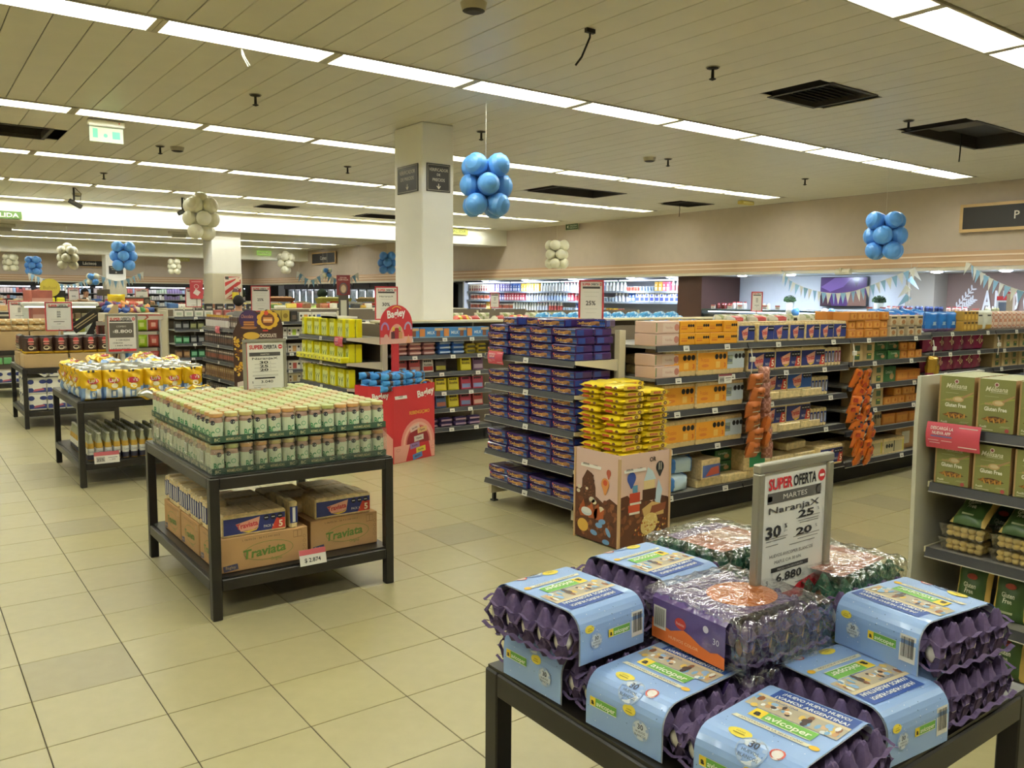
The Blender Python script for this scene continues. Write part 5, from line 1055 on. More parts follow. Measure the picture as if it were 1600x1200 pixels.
for lv, zl, nm in ((3, 1.045, 'fourth'), (2, .80, 'third'), (1, .53, 'second')):
    z = ZB(zl); b = 'first bay'
    if lv == 3: row(P_pink, 'tall pale pink biscuit pack', b, nm, 4.26, 1, .25, z, 2, .087)
    row(P_big, 'orange multipack of fruit biscuits', b, nm, 4.36 if lv < 3 else 4.36, 1, .34, z); row(P_big, 'orange multipack beside the first', b, nm, 4.36+.345, 0, .34, z)
    P_big.put('orange fruit biscuit multipack, first bay, %s shelf, further along' % nm, (4.36+.345+.16, GF+.11, z), 0, 'orange multipacks')
    P_cri.put('white and blue cracker multipack, first bay, %s shelf' % nm, (5.06+.01, GF+.115, z), 0, 'white and blue multipacks')
    row(P_clear, 'clear cracker pack laid behind multipacks', b, nm, 4.4, 2, .32, z, 2, .075, y=GF+.36)
    b = 'second bay'; n = 3 if lv == 3 else 2; x0 = 5.30 if lv == 3 else 5.47
    zz = z if lv == 3 else z+.062
    if lv < 3: row(P_clear, 'clear cracker pack laid along the front', b, nm, 5.42, 3, .3, z, 1, y=GF+.11)
    for k in range(n): (P_t5b if (lv == 2 and k == 1) else P_t5).put('navy Traviata five-pack, second bay, %s shelf, %s from left' % (nm, ORD[k]), (x0+(k+.5)*.345, GF+.13, zz), 0, 'navy five-packs')
    for k in range(5): (P_stickp if k in (3, 4) and lv == 3 else P_stick).put('upright striped cracker pack, second bay, %s shelf, %s from left' % (nm, ORD[k]), (x0+n*.345+.03+k*.05, GF+.12, z), 0, 'striped cracker packs')
    row(P_clear, 'clear cracker pack laid behind five-packs', b, nm, 5.4, 3, .32, z, 2, .075, y=GF+.38)
# bottom shelf
z = ZB(.19)
P_cwb = Proto('biscuit_pack', bag(.26, .13, .17, lambda u, v: mat('3a78c4', .3) if abs(u-.5) > .33 else mat('c2d8e6', .3), 10, 8, .006, 12, .1), 'biscuits')
for k, (x, y, zz, r) in enumerate([(4.56, GF+.1, z, .1), (4.62, GF+.12, z+.125, -.1), (4.40, GF+.12, z, .2), (4.43, GF+.2, z+.125, 0.3), (4.66, GF+.28, z+.2, .2)]): P_cwb.put('pale blue biscuit bag heaped on the bottom shelf, '+['front', 'on top of the front one', 'beside the yellow bin', 'upper one by the bin', 'at the back'][k], (x, y, zz), r, 'pale blue bags')
P_rb = boxpack('biscuit_pack', .22, .15, .2, M_crk, lambda m, w, h: m.rect(-w*.45, h*.1, w*.48, h*.72, '4a5f9a').poly([(-w*.3, h*.15), (w*.45, h*.2), (w*.4, h*.6), (w*.0, h*.55)], 'b8503c', .001))
P_rb.put('beige pack with red and blue print on the bottom shelf', (4.87, GF+.1, z+.07), .03); row(P_clear, 'clear cracker pack along the bottom front', 'first bay', 'bottom', 4.75, 2, .3, z, 1)
P_gb = boxpack('biscuit_pack', .27, .17, .2, M_crk, lambda m, w, h: m.rect(-w*.25, h*.15, w*.48, h*.8, '2f8f5e'))
P_gb.put('beige pack with plain green label on the bottom shelf', (5.42, GF+.12, z+.07), 0); P_grn.put('green biscuit pack half hidden on the bottom shelf', (5.16, GF+.2, z+.07), 0); P_grn.put('green biscuit pack standing low on the bottom shelf', (5.16, GF+.2, z+.16), 0)
row(P_clear, 'clear cracker pack on the bottom', 'second bay', 'bottom', 5.35, 4, .31, z, 2, .072); row(P_clear, 'clear cracker pack deeper on the bottom', 'second bay', 'bottom', 5.35, 4, .31, z, 2, .074, y=GF+.33); row(P_clear, 'clear cracker pack deeper on the bottom', 'first bay', 'bottom', 4.8, 1, .31, z, 3, .074, y=GF+.33)
P_t5.put('navy five-pack low on the bottom shelf, second bay', (6.42, GF+.08, z+.0), 0); P_clear.put('clear cracker pack lying uppermost on the bottom heap', (6.1, GF+.2, z+.15), .1)
# third bay
b = 'third bay'; z = ZB(1.275)
row(P_so, 'small orange biscuit box', b, 'top', 6.68, 5, .13, z, 3, .077); row(P_sw, 'small white biscuit box with black band', b, 'top', 7.35, 4, .155, z, 2, .097)
for k in range(5): P_so.put('small orange box turned sideways behind, third bay, %s layer' % ORD[k], (6.74, GF+.3, z+.077*k if k < 3 else z+.154), PI/2) if k < 3 else None
z = ZB(1.065)
row(P_bg, 'beige and green cracker pack', b, 'fifth', 6.70, 2, .21, z); row(P_grn, 'green cereal biscuit pack', b, 'fifth', 7.13, 2, .21, z, 2, .087); row(P_so, 'small orange box', b, 'fifth', 7.57, 3, .13, z, 1); row(P_so, 'small orange box stacked higher', b, 'fifth', 7.57, 2, .13, z+.077, 1)
z = ZB(.855)
row(P_bg, 'beige and green cracker pack', b, 'fourth', 6.86, 2, .21, z); P_grn.put('large green cereal biscuit pack, third bay, fourth shelf', (7.38, GF+.11, z), 0, sc=(1.1, 1, 1.7)); row(P_ob, 'orange open tray of biscuits', b, 'fourth', 7.5, 2, .23, z)
z = ZB(.64)
row(P_bg, 'beige and green cracker pack', b, 'third', 6.88, 2, .21, z); row(P_so, 'small orange box', b, 'third', 7.31, 5, .13, z, 1); row(P_so, 'small orange box stacked higher', b, 'third', 7.5, 3, .13, z+.077, 1)
z = ZB(.45)
P_bk = boxpack('biscuit_pack', .2, .15, .18, 'ad9468', lambda m, w, h: (m.rect(-w*.45, h*.15, w*.1, h*.7, '7a6a4c'), DOTS(m, w*.0, h*.6, .02))); row(P_bk, 'beige pack with black dots', b, 'second', 6.88, 2, .21, z); row(P_ob, 'orange biscuit tray', b, 'second', 7.32, 3, .23, z)
z = ZB(.17); row(P_clear, 'clear cracker pack on the bottom', b, 'bottom', 6.9, 3, .31, z, 2, .072, y=GF+.28); P_yw = boxpack('biscuit_pack', .36, .15, .18, M_crk2, lambda m, w, h: (m.rect(-w*.48, h*.1, w*.48, h*.8, 'b9ad86'), DOTS(m, -w*.35, h*.5, .02), m.rect(-w*.02, h*.1, w*.02, h*.8, '3a3a30', .001), m.rect(w*.4, h*.1, w*.46, h*.8, 'c9b83c', .001))); row(P_yw, 'pale pack with black dots', b, 'bottom', 6.98, 2, .37, z)
thing('carton', MB().rbox(-.2, .2, -.15, .15, 0, .26, M_card, .004), 'brown carton on the bottom shelf near the pasta display', 'carton', (7.88, GF+.25, z)); thing('label_sheet', MB().box(-.07, .07, -.002, 0, 0, .12, mat('cfc8b6')), 'white label on the brown bottom-shelf carton', 'label', (7.86, GF+.098, z+.05))
# fourth and fifth bays
b = 'fourth bay'; z = ZB(1.3)
for k in range(3): P_blu.put('blue snack bag, fourth bay, top shelf, %s from left' % ORD[k], (8.2+.19*k, GF+.1, z), 0, 'blue snack bags')
for k in range(5): P_blu.put('blue snack bag lying over the top shelf, %s from left' % ORD[k], (7.85+.22*k, GF+.38, z+.12), .4, 'blue snack bags', rot=(-1.2, 0, .3*(k-2)))
for L in range(2):
    for k in range(4): P_gold.put('gold box, top shelf beside blue bags, %s layer, %s from left' % (ORD[L], ORD[k]), (8.76+.08*k, GF+.1, z+L*.102), 0, 'gold boxes')
for k in range(2): P_whi.put('white snack bag with black lettering, top shelf, %s from left' % ORD[k], (9.14+.2*k, GF+.1, z), 0, 'white bags')
for k in range(9): P_ppk.put('pinkish upright packet, fifth bay, top shelf, %s from left' % ORD[k], (9.47+.11*k, GF+.1, z), 0, 'pinkish packets')
for q, (zl, nm) in enumerate(((1.1, 'fifth'), (.9, 'fourth'))):
    for k in range(6): P_mag.put('magenta snack bag, fourth bay, %s shelf, %s from left' % (nm, ORD[k]), (8.15+.205*k, GF+.1, ZB(zl)), random.uniform(-.2, .2), 'magenta snack bags', sc=.92)
    row(P_bg, 'dark green and beige pack', 'fifth bay', nm, 9.45, 5, .21, ZB(zl), 1)
b_ = thing('snack_bag', bag(.16, .24, .1, lambda u, v: mat('c39a3c', .2, .6) if v > .3 or abs(u-.5) < .3 else mat('7a1c40', .3), 8, 12, .01, 14), 'shiny gold snack bag hanging by the fourth bay upright', 'snack bag', (8.0, GF-.05, .88))
thing('price_card', MB().box(-.075, .075, -.003, 0, 0, .07, M_tag).plane((0, -.003, 0)).rect(-.075, .055, .075, .07, '7a3a44').rect(-.068, .006, -.012, .05, 'aaa69c').text('35%', -.04, .018, .02, '2a2725', bold=.02).rect(.0, .036, .065, .041, '3a3733').rect(.01, .02, .06, .024, '8a867c'), 'white 35 percent card on the biscuit shelf lip', 'price card', (4.98, GF-.015, 1.02))
for k, x in enumerate((5.27, 6.67, 8.05, 9.42)): thing('strip_hook', MB().tube([(x, GF-.02, 1.27), (x, GF-.035, 1.2), (x, GF-.03, 1.08)], .005, 6, mat('d9d6cc', .4)).rbox(x-.03, x+.03, GF-.045, GF-.03, 1.17, 1.21, mat('dcd8cb', .4), .004), 'white hanger strip on the %s upright of biscuit shelving' % ORD[k], 'hanger')
# bags hung on the strips
M_ob = mat('b5632c', .35, coat=.2)
m = bag(.15, .13, .07, lambda u, v: M_ob, 8, 8, .008, 21, .1); m.text('bread chips', 0, .085, .022, '5a2a18', .004, w=.1, bold=.02).rect(-.045, .055, .04, .067, 'd8cfc0', .004).disc(.035, .058, .014, '2c2420', .005, ry=.01)
BC1 = Proto('snack_bag', m, 'snack bag'); BC2 = Proto('snack_bag', bag(.1, .13, .07, lambda u, v: mat('b98478', .35) if (int(u*5)+int(v*5)) % 2 else mat('96604e', .35), 8, 8, .008, 22, .1), 'snack bag')
for k in range(6): BC1.put('orange bread chip bag on the hanging strip, %s from top' % ORD[k], (5.22+.02*math.sin(k*2), GF-.09, .965-.105*k), .1*math.sin(k*3), 'bread chip bags', rot=(.25, .12*math.sin(k*1.7), .2*math.sin(k*3)))
for k in range(2): BC1.put('orange bread chip bag twisted to the side, %s' % ('upper', 'lower')[k], (5.36, GF-.1, .62-.12*k), .6, 'bread chip bags', rot=(.2, .3, .7))
for k in range(6): BC2.put('pinkish packet on the hanging strip behind bread chips, %s from top' % ORD[k], (5.40+.015*k, GF-.05, 1.0-.12*k), -.4, 'pinkish strip packets')
M_or2 = mat('cf6a22', .3, coat=.3)
m = bag(.13, .17, .05, lambda u, v: M_or2 if u < .72 else (mat('2a2a44', .3) if int(v*8) % 2 else mat('d8d4cc', .3)), 8, 10, .006, 23, .08); m.rect(-.055, .12, -.01, .155, 'b03a26', .004).disc(-.03, .04, .008, '2a2420', .004, k=8).disc(.0, .06, .012, '3a3a54', .004, k=8).disc(.0, .1, .012, '3a3a54', .004, k=8)
OR2 = Proto('snack_bag', m, 'snack bag'); rs = random.Random(5)
for k in range(20):
    lv_, sd = k//2, k % 2; OR2.put('orange packet in the hanging bunch, %s from top, %s side' % (ORD[lv_], ('left', 'right')[sd]), (6.55+.13*sd+.03*math.sin(lv_*1.3)+.014*lv_, GF-.10-.02*sd, .90-.076*lv_), 0, 'orange packets hanging in a bunch', rot=(.3, .35*(.4-sd)+rs.uniform(-.2, .2), rs.uniform(-.6, .3)))
# things on the far side of the first gondola's top
FT = 1.301
def toprow(P, desc, n, x0, dx, y, z, rot=None, grp=None, rz=0):
    for k in range(n): P.put('%s, %s from left' % (desc, ORD[k]), (x0+dx*k+random.uniform(-.01, .01), y, z), rz+random.uniform(-.1, .1), grp or desc, rot=rot)
P_red = Proto('snack_bag', bag(.26, .13, .14, lambda u, v: mat('b8322c', .35) if abs(u-.5) < .3 else mat('d8d0b8', .3), 8, 6, .008, 31), 'snack bag')
P_crm = Proto('snack_bag', bag(.24, .14, .14, lambda u, v: mat('d6d0b4', .35) if (int(u*6)+int(v*3)) % 3 else mat('9aa06a', .4), 8, 6, .008, 32), 'snack bag')
toprow(P_blu, 'blue packet lying on the far side of biscuit shelving', 4, 5.6, .19, 5.25, FT+.061, (-1.3, 0, .1))
toprow(P_crm, 'cream packet standing on the far side of biscuit shelving', 5, 6.35, .24, 5.2, FT+.061); toprow(P_red, 'red packet on the far side of biscuit shelving', 3, 6.4, .33, 5.1, FT+.061)
toprow(P_crm, 'pale packet further along the far side of biscuit shelving', 6, 7.7, .24, 5.2, FT+.061)
# ---------------------------------------------------------------- second gondola
LG2 = [.162, .377, .569, .783, .976, 1.165]
g2 = gondola('chocolate shelving behind the purple wafer display', [4.2, 5.45, 6.8, 8.15, 9.5, 10.85, 12.1], 7.75, 8.2, [LG2, [1.165], [1.165], [1.165], [1.165], [1.165]], 1.36, 3)
obj('core_panel', MB().box(4.25, 4.78, 8.22, 8.9, 0, 1.345, M_creamm), g2); obj('top_ledge', MB().rbox(4.15, 12.1, 7.88, 8.22, 1.36, 1.385, mat('d2c6a0', .5), .004), g2)
thing('shelving_unit', MB().box(4.25, 12.1, 8.93, 9.55, 0, 1.3, M_creamm), 'far side of the chocolate shelving carrying red bags', 'shelving')
y2 = 7.75+.09
P_mb = boxpack('chocolate_box', .3, .11, .14, '3f78b0', lambda m, w, h: m.rect(-w*.5, h*.12, -w*.28, h*.9, 'c07a3a').rect(w*.2, h*.12, w*.36, h*.7, '7a4a2c').rect(w*.12, h*.7, w*.48, h*.95, 'c9a878').text('MILK', -w*.02, h*.35, h*.3, 'd4dce2', bold=.02).rect(-w*.5, 0, w*.5, h*.12, '6f93b4'), cat='chocolates')
for k in range(4): P_mb.put('blue and orange milk chocolate box, top shelf, %s from left' % ORD[k], (4.36+.305*k, y2, 1.206), 0, 'milk chocolate boxes')
def roll(c, c2): return boxpack('chocolate_bar', .17, .05, .09, c, lambda m, w, h: m.rect(-w*.4, h*.3, w*.4, h*.7, c2), .02, 'chocolates')
R1, R2, R3 = roll('a86a66', 'd0a8a0'), roll('3a6ab0', 'a8bcd8'), roll('c2ac3a', '4a4420')
for L in range(3):
    for k in range(3): R1.put('pink chocolate roll, second shelf from top, %s layer, %s from left' % (ORD[L], ORD[k]), (4.3+.175*k, y2, 1.017+.05*L), 0, 'pink chocolate rolls')
    for k in range(2): R2.put('blue chocolate roll, second shelf from top, %s layer, %s from left' % (ORD[L], ORD[k]), (4.85+.18*k, y2, 1.017+.05*L), 0, 'blue chocolate rolls')
    if L < 2:
        for k in range(2): R3.put('yellow chocolate roll, second shelf from top, %s layer, %s from left' % (ORD[L], ORD[k]), (5.2+.15*k, y2, 1.017+.05*L), 0, 'yellow chocolate rolls', sc=(.8, 1, 1.2))
def cbox(c, c2, txt=None, w=.14, h=.14): return boxpack('chocolate_box', w, h, .08, c, lambda m, w, h: (m.rect(-w*.42, h*.12, w*.42, h*.45, c2), m.text(txt, 0, h*.5, h*.18, '3a2018', w=w*.7, bold=.02) if txt else None, DOTS(m, -w*.3, h*.85, w*.08, 4)), .004, 'chocolates')
CB = {'red': cbox('a83a3c', 'd0a49c'), 'yel': cbox('d2c41e', 'e4d84a', 'Bonafide'), 'whi': cbox('d6cfc4', 'c43a34', 'Rocklets'), 'pin': cbox('b03a54', '8a9ad0'), 'blu': cbox('3f5f94', 'b06a5a'), 'drk': cbox('3a2a28', 'a8a03a'), 'prp': cbox('6a4468', 'b8a0b8')}
for z, seq, nm in ((.825, ['red', 'red', 'whi', 'drk', None, 'yel', 'prp'], 'third'), (.611, ['whi', 'whi', 'whi', 'yel', 'yel', 'pin', 'pin'], 'fourth'), (.419, ['whi', 'whi', 'blu', 'blu', 'yel', 'pin', 'red'], 'fifth')):
    for k, c in enumerate(seq):
        if c: CB[c].put('%s chocolate box, %s shelf from top, %s from left' % ({'red': 'red', 'yel': 'bright yellow', 'whi': 'white and red', 'pin': 'crimson', 'blu': 'blue', 'drk': 'dark', 'prp': 'mauve'}[c], nm, ORD[k]), (4.31+.165*k, y2, z), random.uniform(-.1, .1), 'chocolate boxes of the second gondola', rot=(-.12, 0, random.uniform(-.1, .1)))
R4 = roll('4a3a6a', 'b89ab0'); R5 = roll('a03a4a', 'd0a0a8')
for L in range(2):
    for k in range(6): (R5 if k < 2 else R4).put('%s chocolate bar, lowest shelf, %s layer, %s from left' % ('red' if k < 2 else 'violet', ORD[L], ORD[k]), (4.3+.19*k, y2, .204+.052*L), 0, 'chocolate bars on the lowest shelf')
for k in range(6): R4.put('dark chocolate bar lying on the base below lowest shelf, %s from left' % ORD[k], (4.4+.17*k, 7.95, .151), .3, 'dark bars on the base')
# goods on the far tops seen over the shelving
toprow(P_red, 'red bag on the chocolate shelving top', 8, 5.3, .42, 9.1, FT, (-1.1, 0, 0)); toprow(P_crm, 'cream bag on the chocolate shelving top', 8, 5.5, .42, 9.25, FT)
P_yb = Proto('snack_bag', bag(.3, .14, .14, lambda u, v: mat('d9c02a', .35) if (int(u*5)) % 2 else mat('c8482c', .35), 8, 6, .008, 33), 'snack bag'); toprow(P_yb, 'yellow and red bag on the chocolate shelving top', 5, 5.9, .9, 9.0, FT, (-1.0, 0, 0))
P_bb = Proto('snack_bag', bag(.3, .12, .18, lambda u, v: mat('4aa0d8', .3) if (int(u*7)+int(v*4)) % 4 else mat('c2dcea', .3), 10, 6, .012, 34), 'snack bag')
toprow(P_bb, 'sky blue bag heaped on the shelving behind biscuits', 10, 7.0, .28, 8.6, FT-.02, (-1.2, 0, 0)); toprow(P_bb, 'sky blue bag deeper in the heap behind biscuits', 10, 7.1, .28, 8.8, FT+.04, (-1.2, 0, .2))
thing('shelving_unit', MB().box(6.8, 12.1, 8.4, 8.9, 0, 1.28, M_creamm), 'cream ledge carrying the heap of sky blue bags', 'shelving')
# ---------------------------------------------------------------- second gondola end: yellow tea packs
TX, TY0, TY1 = 3.7, 7.86, 9.1; TL = [.12, .38, .65, .915, 1.175]
endcap('grey end shelving full of yellow tea packs', TX, TY0, TY1, TL, 1.38)
M_ty = mat('dcd414', .35, coat=.2)
m = MB().rbox(-.047, .047, -.035, .035, 0, .195, M_ty, .008).plane((0, -.035, 0)); m.rect(-.036, .015, .036, .15, 'dbe08a').poly([(-.022, .105), (-.012, .11), (.0, .075), (.022, .12), (.03, .116), (.006, .06), (.0, .025), (-.008, .025), (-.004, .065)], '3f5f34', .001).text('YERBA', 0, .158, .014, '6a6a20', w=.05).disc(.012, .02, .006, '6a4a2c', .001, k=7).rect(-.03, .175, .03, .187, 'b9b030')
TEA = Proto('tea_pack', m, 'tea pack'); TE = on_end(TX, TY0, TY1)
for lv, zl in enumerate(TL):
    for k in range(12):
        for dpt in (0, 1):
            if dpt and lv not in (4, 3): continue
            TEA.put('yellow tea pack, %s shelf, %s from left%s' % (LV[lv] if lv < 4 else 'top', ORD[k], ', set back' if dpt else ''), TE(.065+k*.1+random.uniform(-.004, .004), .06+.08*dpt+.02*(k % 2), zl+.041), LW+random.uniform(-.1, .1), 'yellow tea packs')
for k in range(11): TEA.put('yellow tea pack lying along the front, fourth shelf, %s from left' % ORD[k], TE(.07+k*.108, .09, .915+.041+.035), LW, 'yellow tea packs', rot=(PI/2, 0, LW)) if False else None
SM = Proto('tea_box', boxpack('tea_box', .1, .06, .09, M_ty, lambda m, w, h: m.rect(-w*.4, h*.2, w*.4, h*.8, 'e4dc5a').disc(0, h*.5, h*.25, '7a7a2c', .001, k=8), .008).me, 'tea pack')
for k in range(12): SM.put('small yellow tea packet in the front row, third shelf, %s from left' % ORD[k], TE(.06+k*.1, -.03, .65+.05+.19), LW, 'small yellow tea packets') if False else None
for k in range(12): SM.put('small yellow tea packet along the lip, fourth shelf, %s from left' % ORD[k], TE(.06+k*.1, .0, .957), LW, 'small yellow tea packets')
pinkcard('pink app flag clipped to the yellow tea shelves', TE(1.12, -.012, 1.13), LW)
thing('white_tray', MB().box(-.2, .2, -.12, .12, 0, .02, mat('dcd8cc', .4)).box(-.2, .2, -.12, -.11, 0, .05, mat('dcd8cc', .4)), 'white cardboard lid lying on the yellow tea packs', 'lid', (3.85, 8.35, 1.413), LW)
o = thing('display_poster', MB().box(-.08, .08, -.005, .005, 0, .24, mat('7a2a34', .5)).plane((0, -.005, 0)).text('ESPUMA', 0, .2, .018, 'e0d4cc', w=.08).text('CERVEZA', 0, .175, .02, 'e0d4cc', w=.12).disc(0, .08, .05, '3a5068', .0006, ry=.07).disc(0, .08, .042, '8a6a54', .0012, ry=.06).disc(0, .075, .03, 'c9b49a', .0018, ry=.045), 'narrow dark red poster on a stand above yellow tea', 'poster', (4.35, 9.3, 1.66), -.4)
obj('stand', MB().box(-.06, .06, -.004, .004, -.36, 0, mat('4a4640', .5)).box(-.035, .035, -.006, -.004, -.26, -.06, mat('c9c9bd', .5)), o)
# ---------------------------------------------------------------- Bagley floor display
o = tagit(bpy.data.objects.new('display_bin', None), 'red Bagley cardboard bin with arched header full of blue packs', 'display bin'); COL.objects.link(o); o.location = (3.87, 7.17, 0); o.rotation_euler = (0, 0, .30)
M_rd = mat('c02a33', .5); W_, D_, HB = .6, .42, .77; E_ = .13
pts = [(0, 0), (W_, 0), (W_+.02, E_), (W_+.02, D_), (-.12, D_), (-.12, D_*.55)]
m = MB(); n = len(pts); m.add([(x, y, 0) for x, y in pts]+[(x, y, HB) for x, y in pts], [(i, (i+1) % n, n+(i+1) % n, n+i) for i in range(n)], M_rd); m.add([(x, y, HB-.06) for x, y in pts], [tuple(range(n))], mat('8a2028', .6)); obj('bin_body', m, o)
def bag_art(p, w):
    p.text('Bagley', w*.28, HB-.12, .07, 'f0eee6', w=w*.42, bold=.03, rot=.15, n=.0016); p.ring(w*.28, HB-.09, w*.22, .012, 'd8a040', .001, a0=.8, a1=2.3, k=8)
    p.text('REBENGIÇIMO', w*.12, HB-.3, .035, 'd8a83a', w=w*.5, bold=.02, n=.0014); c = w*.08
    for r, cl, nn in ((.25, 'd98a80', .0006), (.215, 'e0a898', .0008), (.185, 'c96a64', .001), (.165, '8a1c26', .0012)): p.poly([(c+r*math.cos(PI*k/14), .17+r*1.0*math.sin(PI*k/14)) for k in range(15)], cl, nn)
    p.rect(-w*.5, .005, w*.5, .17, 'd89a8c', .0007).poly([(c-.12, .17), (c+.16, .17), (c+.2, .005), (c-.18, .005)], 'b8242e', .0014); p.ring(-w*.4, .13, .03, .004, 'b87a70', .0012, ry=.015).ring(w*.45, .1, .035, .004, 'b87a70', .0012, ry=.018)
    for u, v, a, cl, tx in ((-.0, .33, .25, 'd8b8b0', 'Sonrisas'), (.11, .3, .1, 'd8b078', 'Ópera'), (.06, .22, .1, 'cfc8bc', 'Opera'), (.0, .15, .1, '8a6aa0', 'Rumba'), (.09, .1, .1, 'c9b83a', 'Rumba'), (.04, .04, .18, '4a78b8', 'Melba')):
        hw, hh = .07, .028; ca, sa = math.cos(a), math.sin(a); p.poly([(c-.05+u+x*ca-y*sa, v+x*sa+y*ca) for x, y in ((-hw, -hh), (hw, -hh), (hw, hh), (-hw, hh))], cl, .0018); p.text(tx, c-.05+u, v-.008, .02, '4a2a34', w=.08, rot=a, n=.0022, bold=.02)
p = MB().plane((W_/2, 0, 0)); bag_art(p, W_); obj('print', p, o)
v = Vector((-.12, D_*.55, 0)); u_ = (Vector((0, 0, 0))-v).normalized(); p = MB().plane((v.x/2, v.y/2, 0), tuple(u_)); p.text('Bagley', 0, HB-.12, .055, 'f0eee6', w=.17, bold=.03, rot=.15).poly([(-.12, .005), (.12, .005), (.12, .25), (.0, .36), (-.12, .3)], 'd89a8c', .0007); obj('print', p, o)
obj('bin_post', MB().rbox(.20, .29, .2, .23, HB-.06, 1.3, M_rd, .004), o)
hm = MB(); hp = [(-.23, 0), (.23, 0)]+[(.23*math.cos(a)*1.0, .19+.2*math.sin(a)) for a in [PI*k/16 for k in range(17)]]
hm.add([(x, -.004, z) for x, z in hp]+[(x, .004, z) for x, z in hp], [tuple(range(len(hp))), tuple(range(len(hp), 2*len(hp)))[::-1]]+[(i, len(hp)+i, len(hp)+(i+1) % len(hp), (i+1) % len(hp)) for i in range(len(hp))], M_rd)
hd = obj('header', hm, o, (.245, .195, 1.175))
p = MB().plane((0, -.004, 0)); p.text('Bagley', .0, .27, .075, 'f2f0ea', w=.26, bold=.03, rot=.1).ring(0, .28, .1, .012, 'd8a040', .001, a0=.8, a1=2.3, k=8)
for s in (-1, 1): p.ring(s*.165, .14, .06, .022, '9a7fb8' if s < 0 else 'a8a0c0', .0008, ry=.08, a0=0, a1=PI, k=10)
p.poly([(-.23, 0), (.23, 0), (.23, .07), (-.23, .07)], 'd9a89c', .0006); p.poly([(.11*math.cos(PI*k/12), .05+.15*math.sin(PI*k/12)) for k in range(13)], 'd99a88', .0008); p.poly([(.08*math.cos(PI*k/12), .05+.11*math.sin(PI*k/12)) for k in range(13)], 'a02430', .001); p.rect(-.08, .05, -.03, .12, '5a3438', .0014).rect(.03, .05, .08, .12, 'c08a5a', .0014).disc(-.15, .07, .03, 'd8a89a', .0012).poly([(.13, .0), (.17, .09), (.21, .0)], 'd9a07a', .0012).rect(-.06, .13, -.03, .17, 'd8c03a', .0014).rect(.03, .13, .06, .17, '8ab04a', .0014)
obj('header_print', p, hd)
bf = bag(.17, .07, .09, lambda u, v: mat('3a8ad0', .3) if abs(u-.5) > .18 else mat('4a3a3a', .35), 8, 6, .008, 41, .15)
BF = Proto('biscuit_pack', bf, 'biscuit pack'); Mo = Matrix.Translation((3.87, 7.17, 0)) @ Matrix.Rotation(.30, 4, 'Z'); rs = random.Random(9)
for L in range(3):
    for j in range(3):
        for i in range(4):
            q = Mo @ Vector((-.02+.155*i+rs.uniform(-.02, .02), .06+.14*j, HB-.06+.055*L+rs.uniform(0, .012))); BF.put('blue biscuit pack in the red bin, %s layer, %s row, %s from left' % (ORD[L], ORD[j], ORD[i]), q, .3+rs.uniform(-.35, .35), 'blue packs in the red bin')
q = Mo @ Vector((.1, -.006, HB-.13)); price_card('white price card reading 3.650 on the red bin', q.x, q.y, q.z, .30, .17, .075, '3.650', None, False)
# ---------------------------------------------------------------- pasta end display at the right
PX, PY0, PY1 = 3.7, .55, 1.83; PL = [-.03, .23, .494, .795, 1.053]
_pe = endcap('end shelving with gluten free pasta at the right', PX, PY0, PY1, PL[1:], 1.30, .5, 0)
PE_ = on_end(PX, PY0, PY1)
_ep = obj('side_panel', MB().add([(PX-.06, 1.868, 0), (PX-.04, 1.868, .5), (PX-.06, 1.868, 1.1), (PX-.05, 1.868, 1.315), (PX+.55, 1.868, 1.315), (PX+.55, 1.868, 0), (PX-.06, 1.886, 0), (PX-.04, 1.886, .5), (PX-.06, 1.886, 1.1), (PX-.05, 1.886, 1.315), (PX+.55, 1.886, 1.315), (PX+.55, 1.886, 0)], [(0, 1, 2, 3, 4, 5), (11, 10, 9, 8, 7, 6), (1, 0, 6, 7), (2, 1, 7, 8), (3, 2, 8, 9), (4, 3, 9, 10), (5, 4, 10, 11)], mat('c9c7b6', .4, var=.06, scale=4)), _pe); _ep.matrix_parent_inverse = _pe.matrix_basis.inverted()
M_ol = mat('85864c', .5); M_olb = mat('b09063', .6)
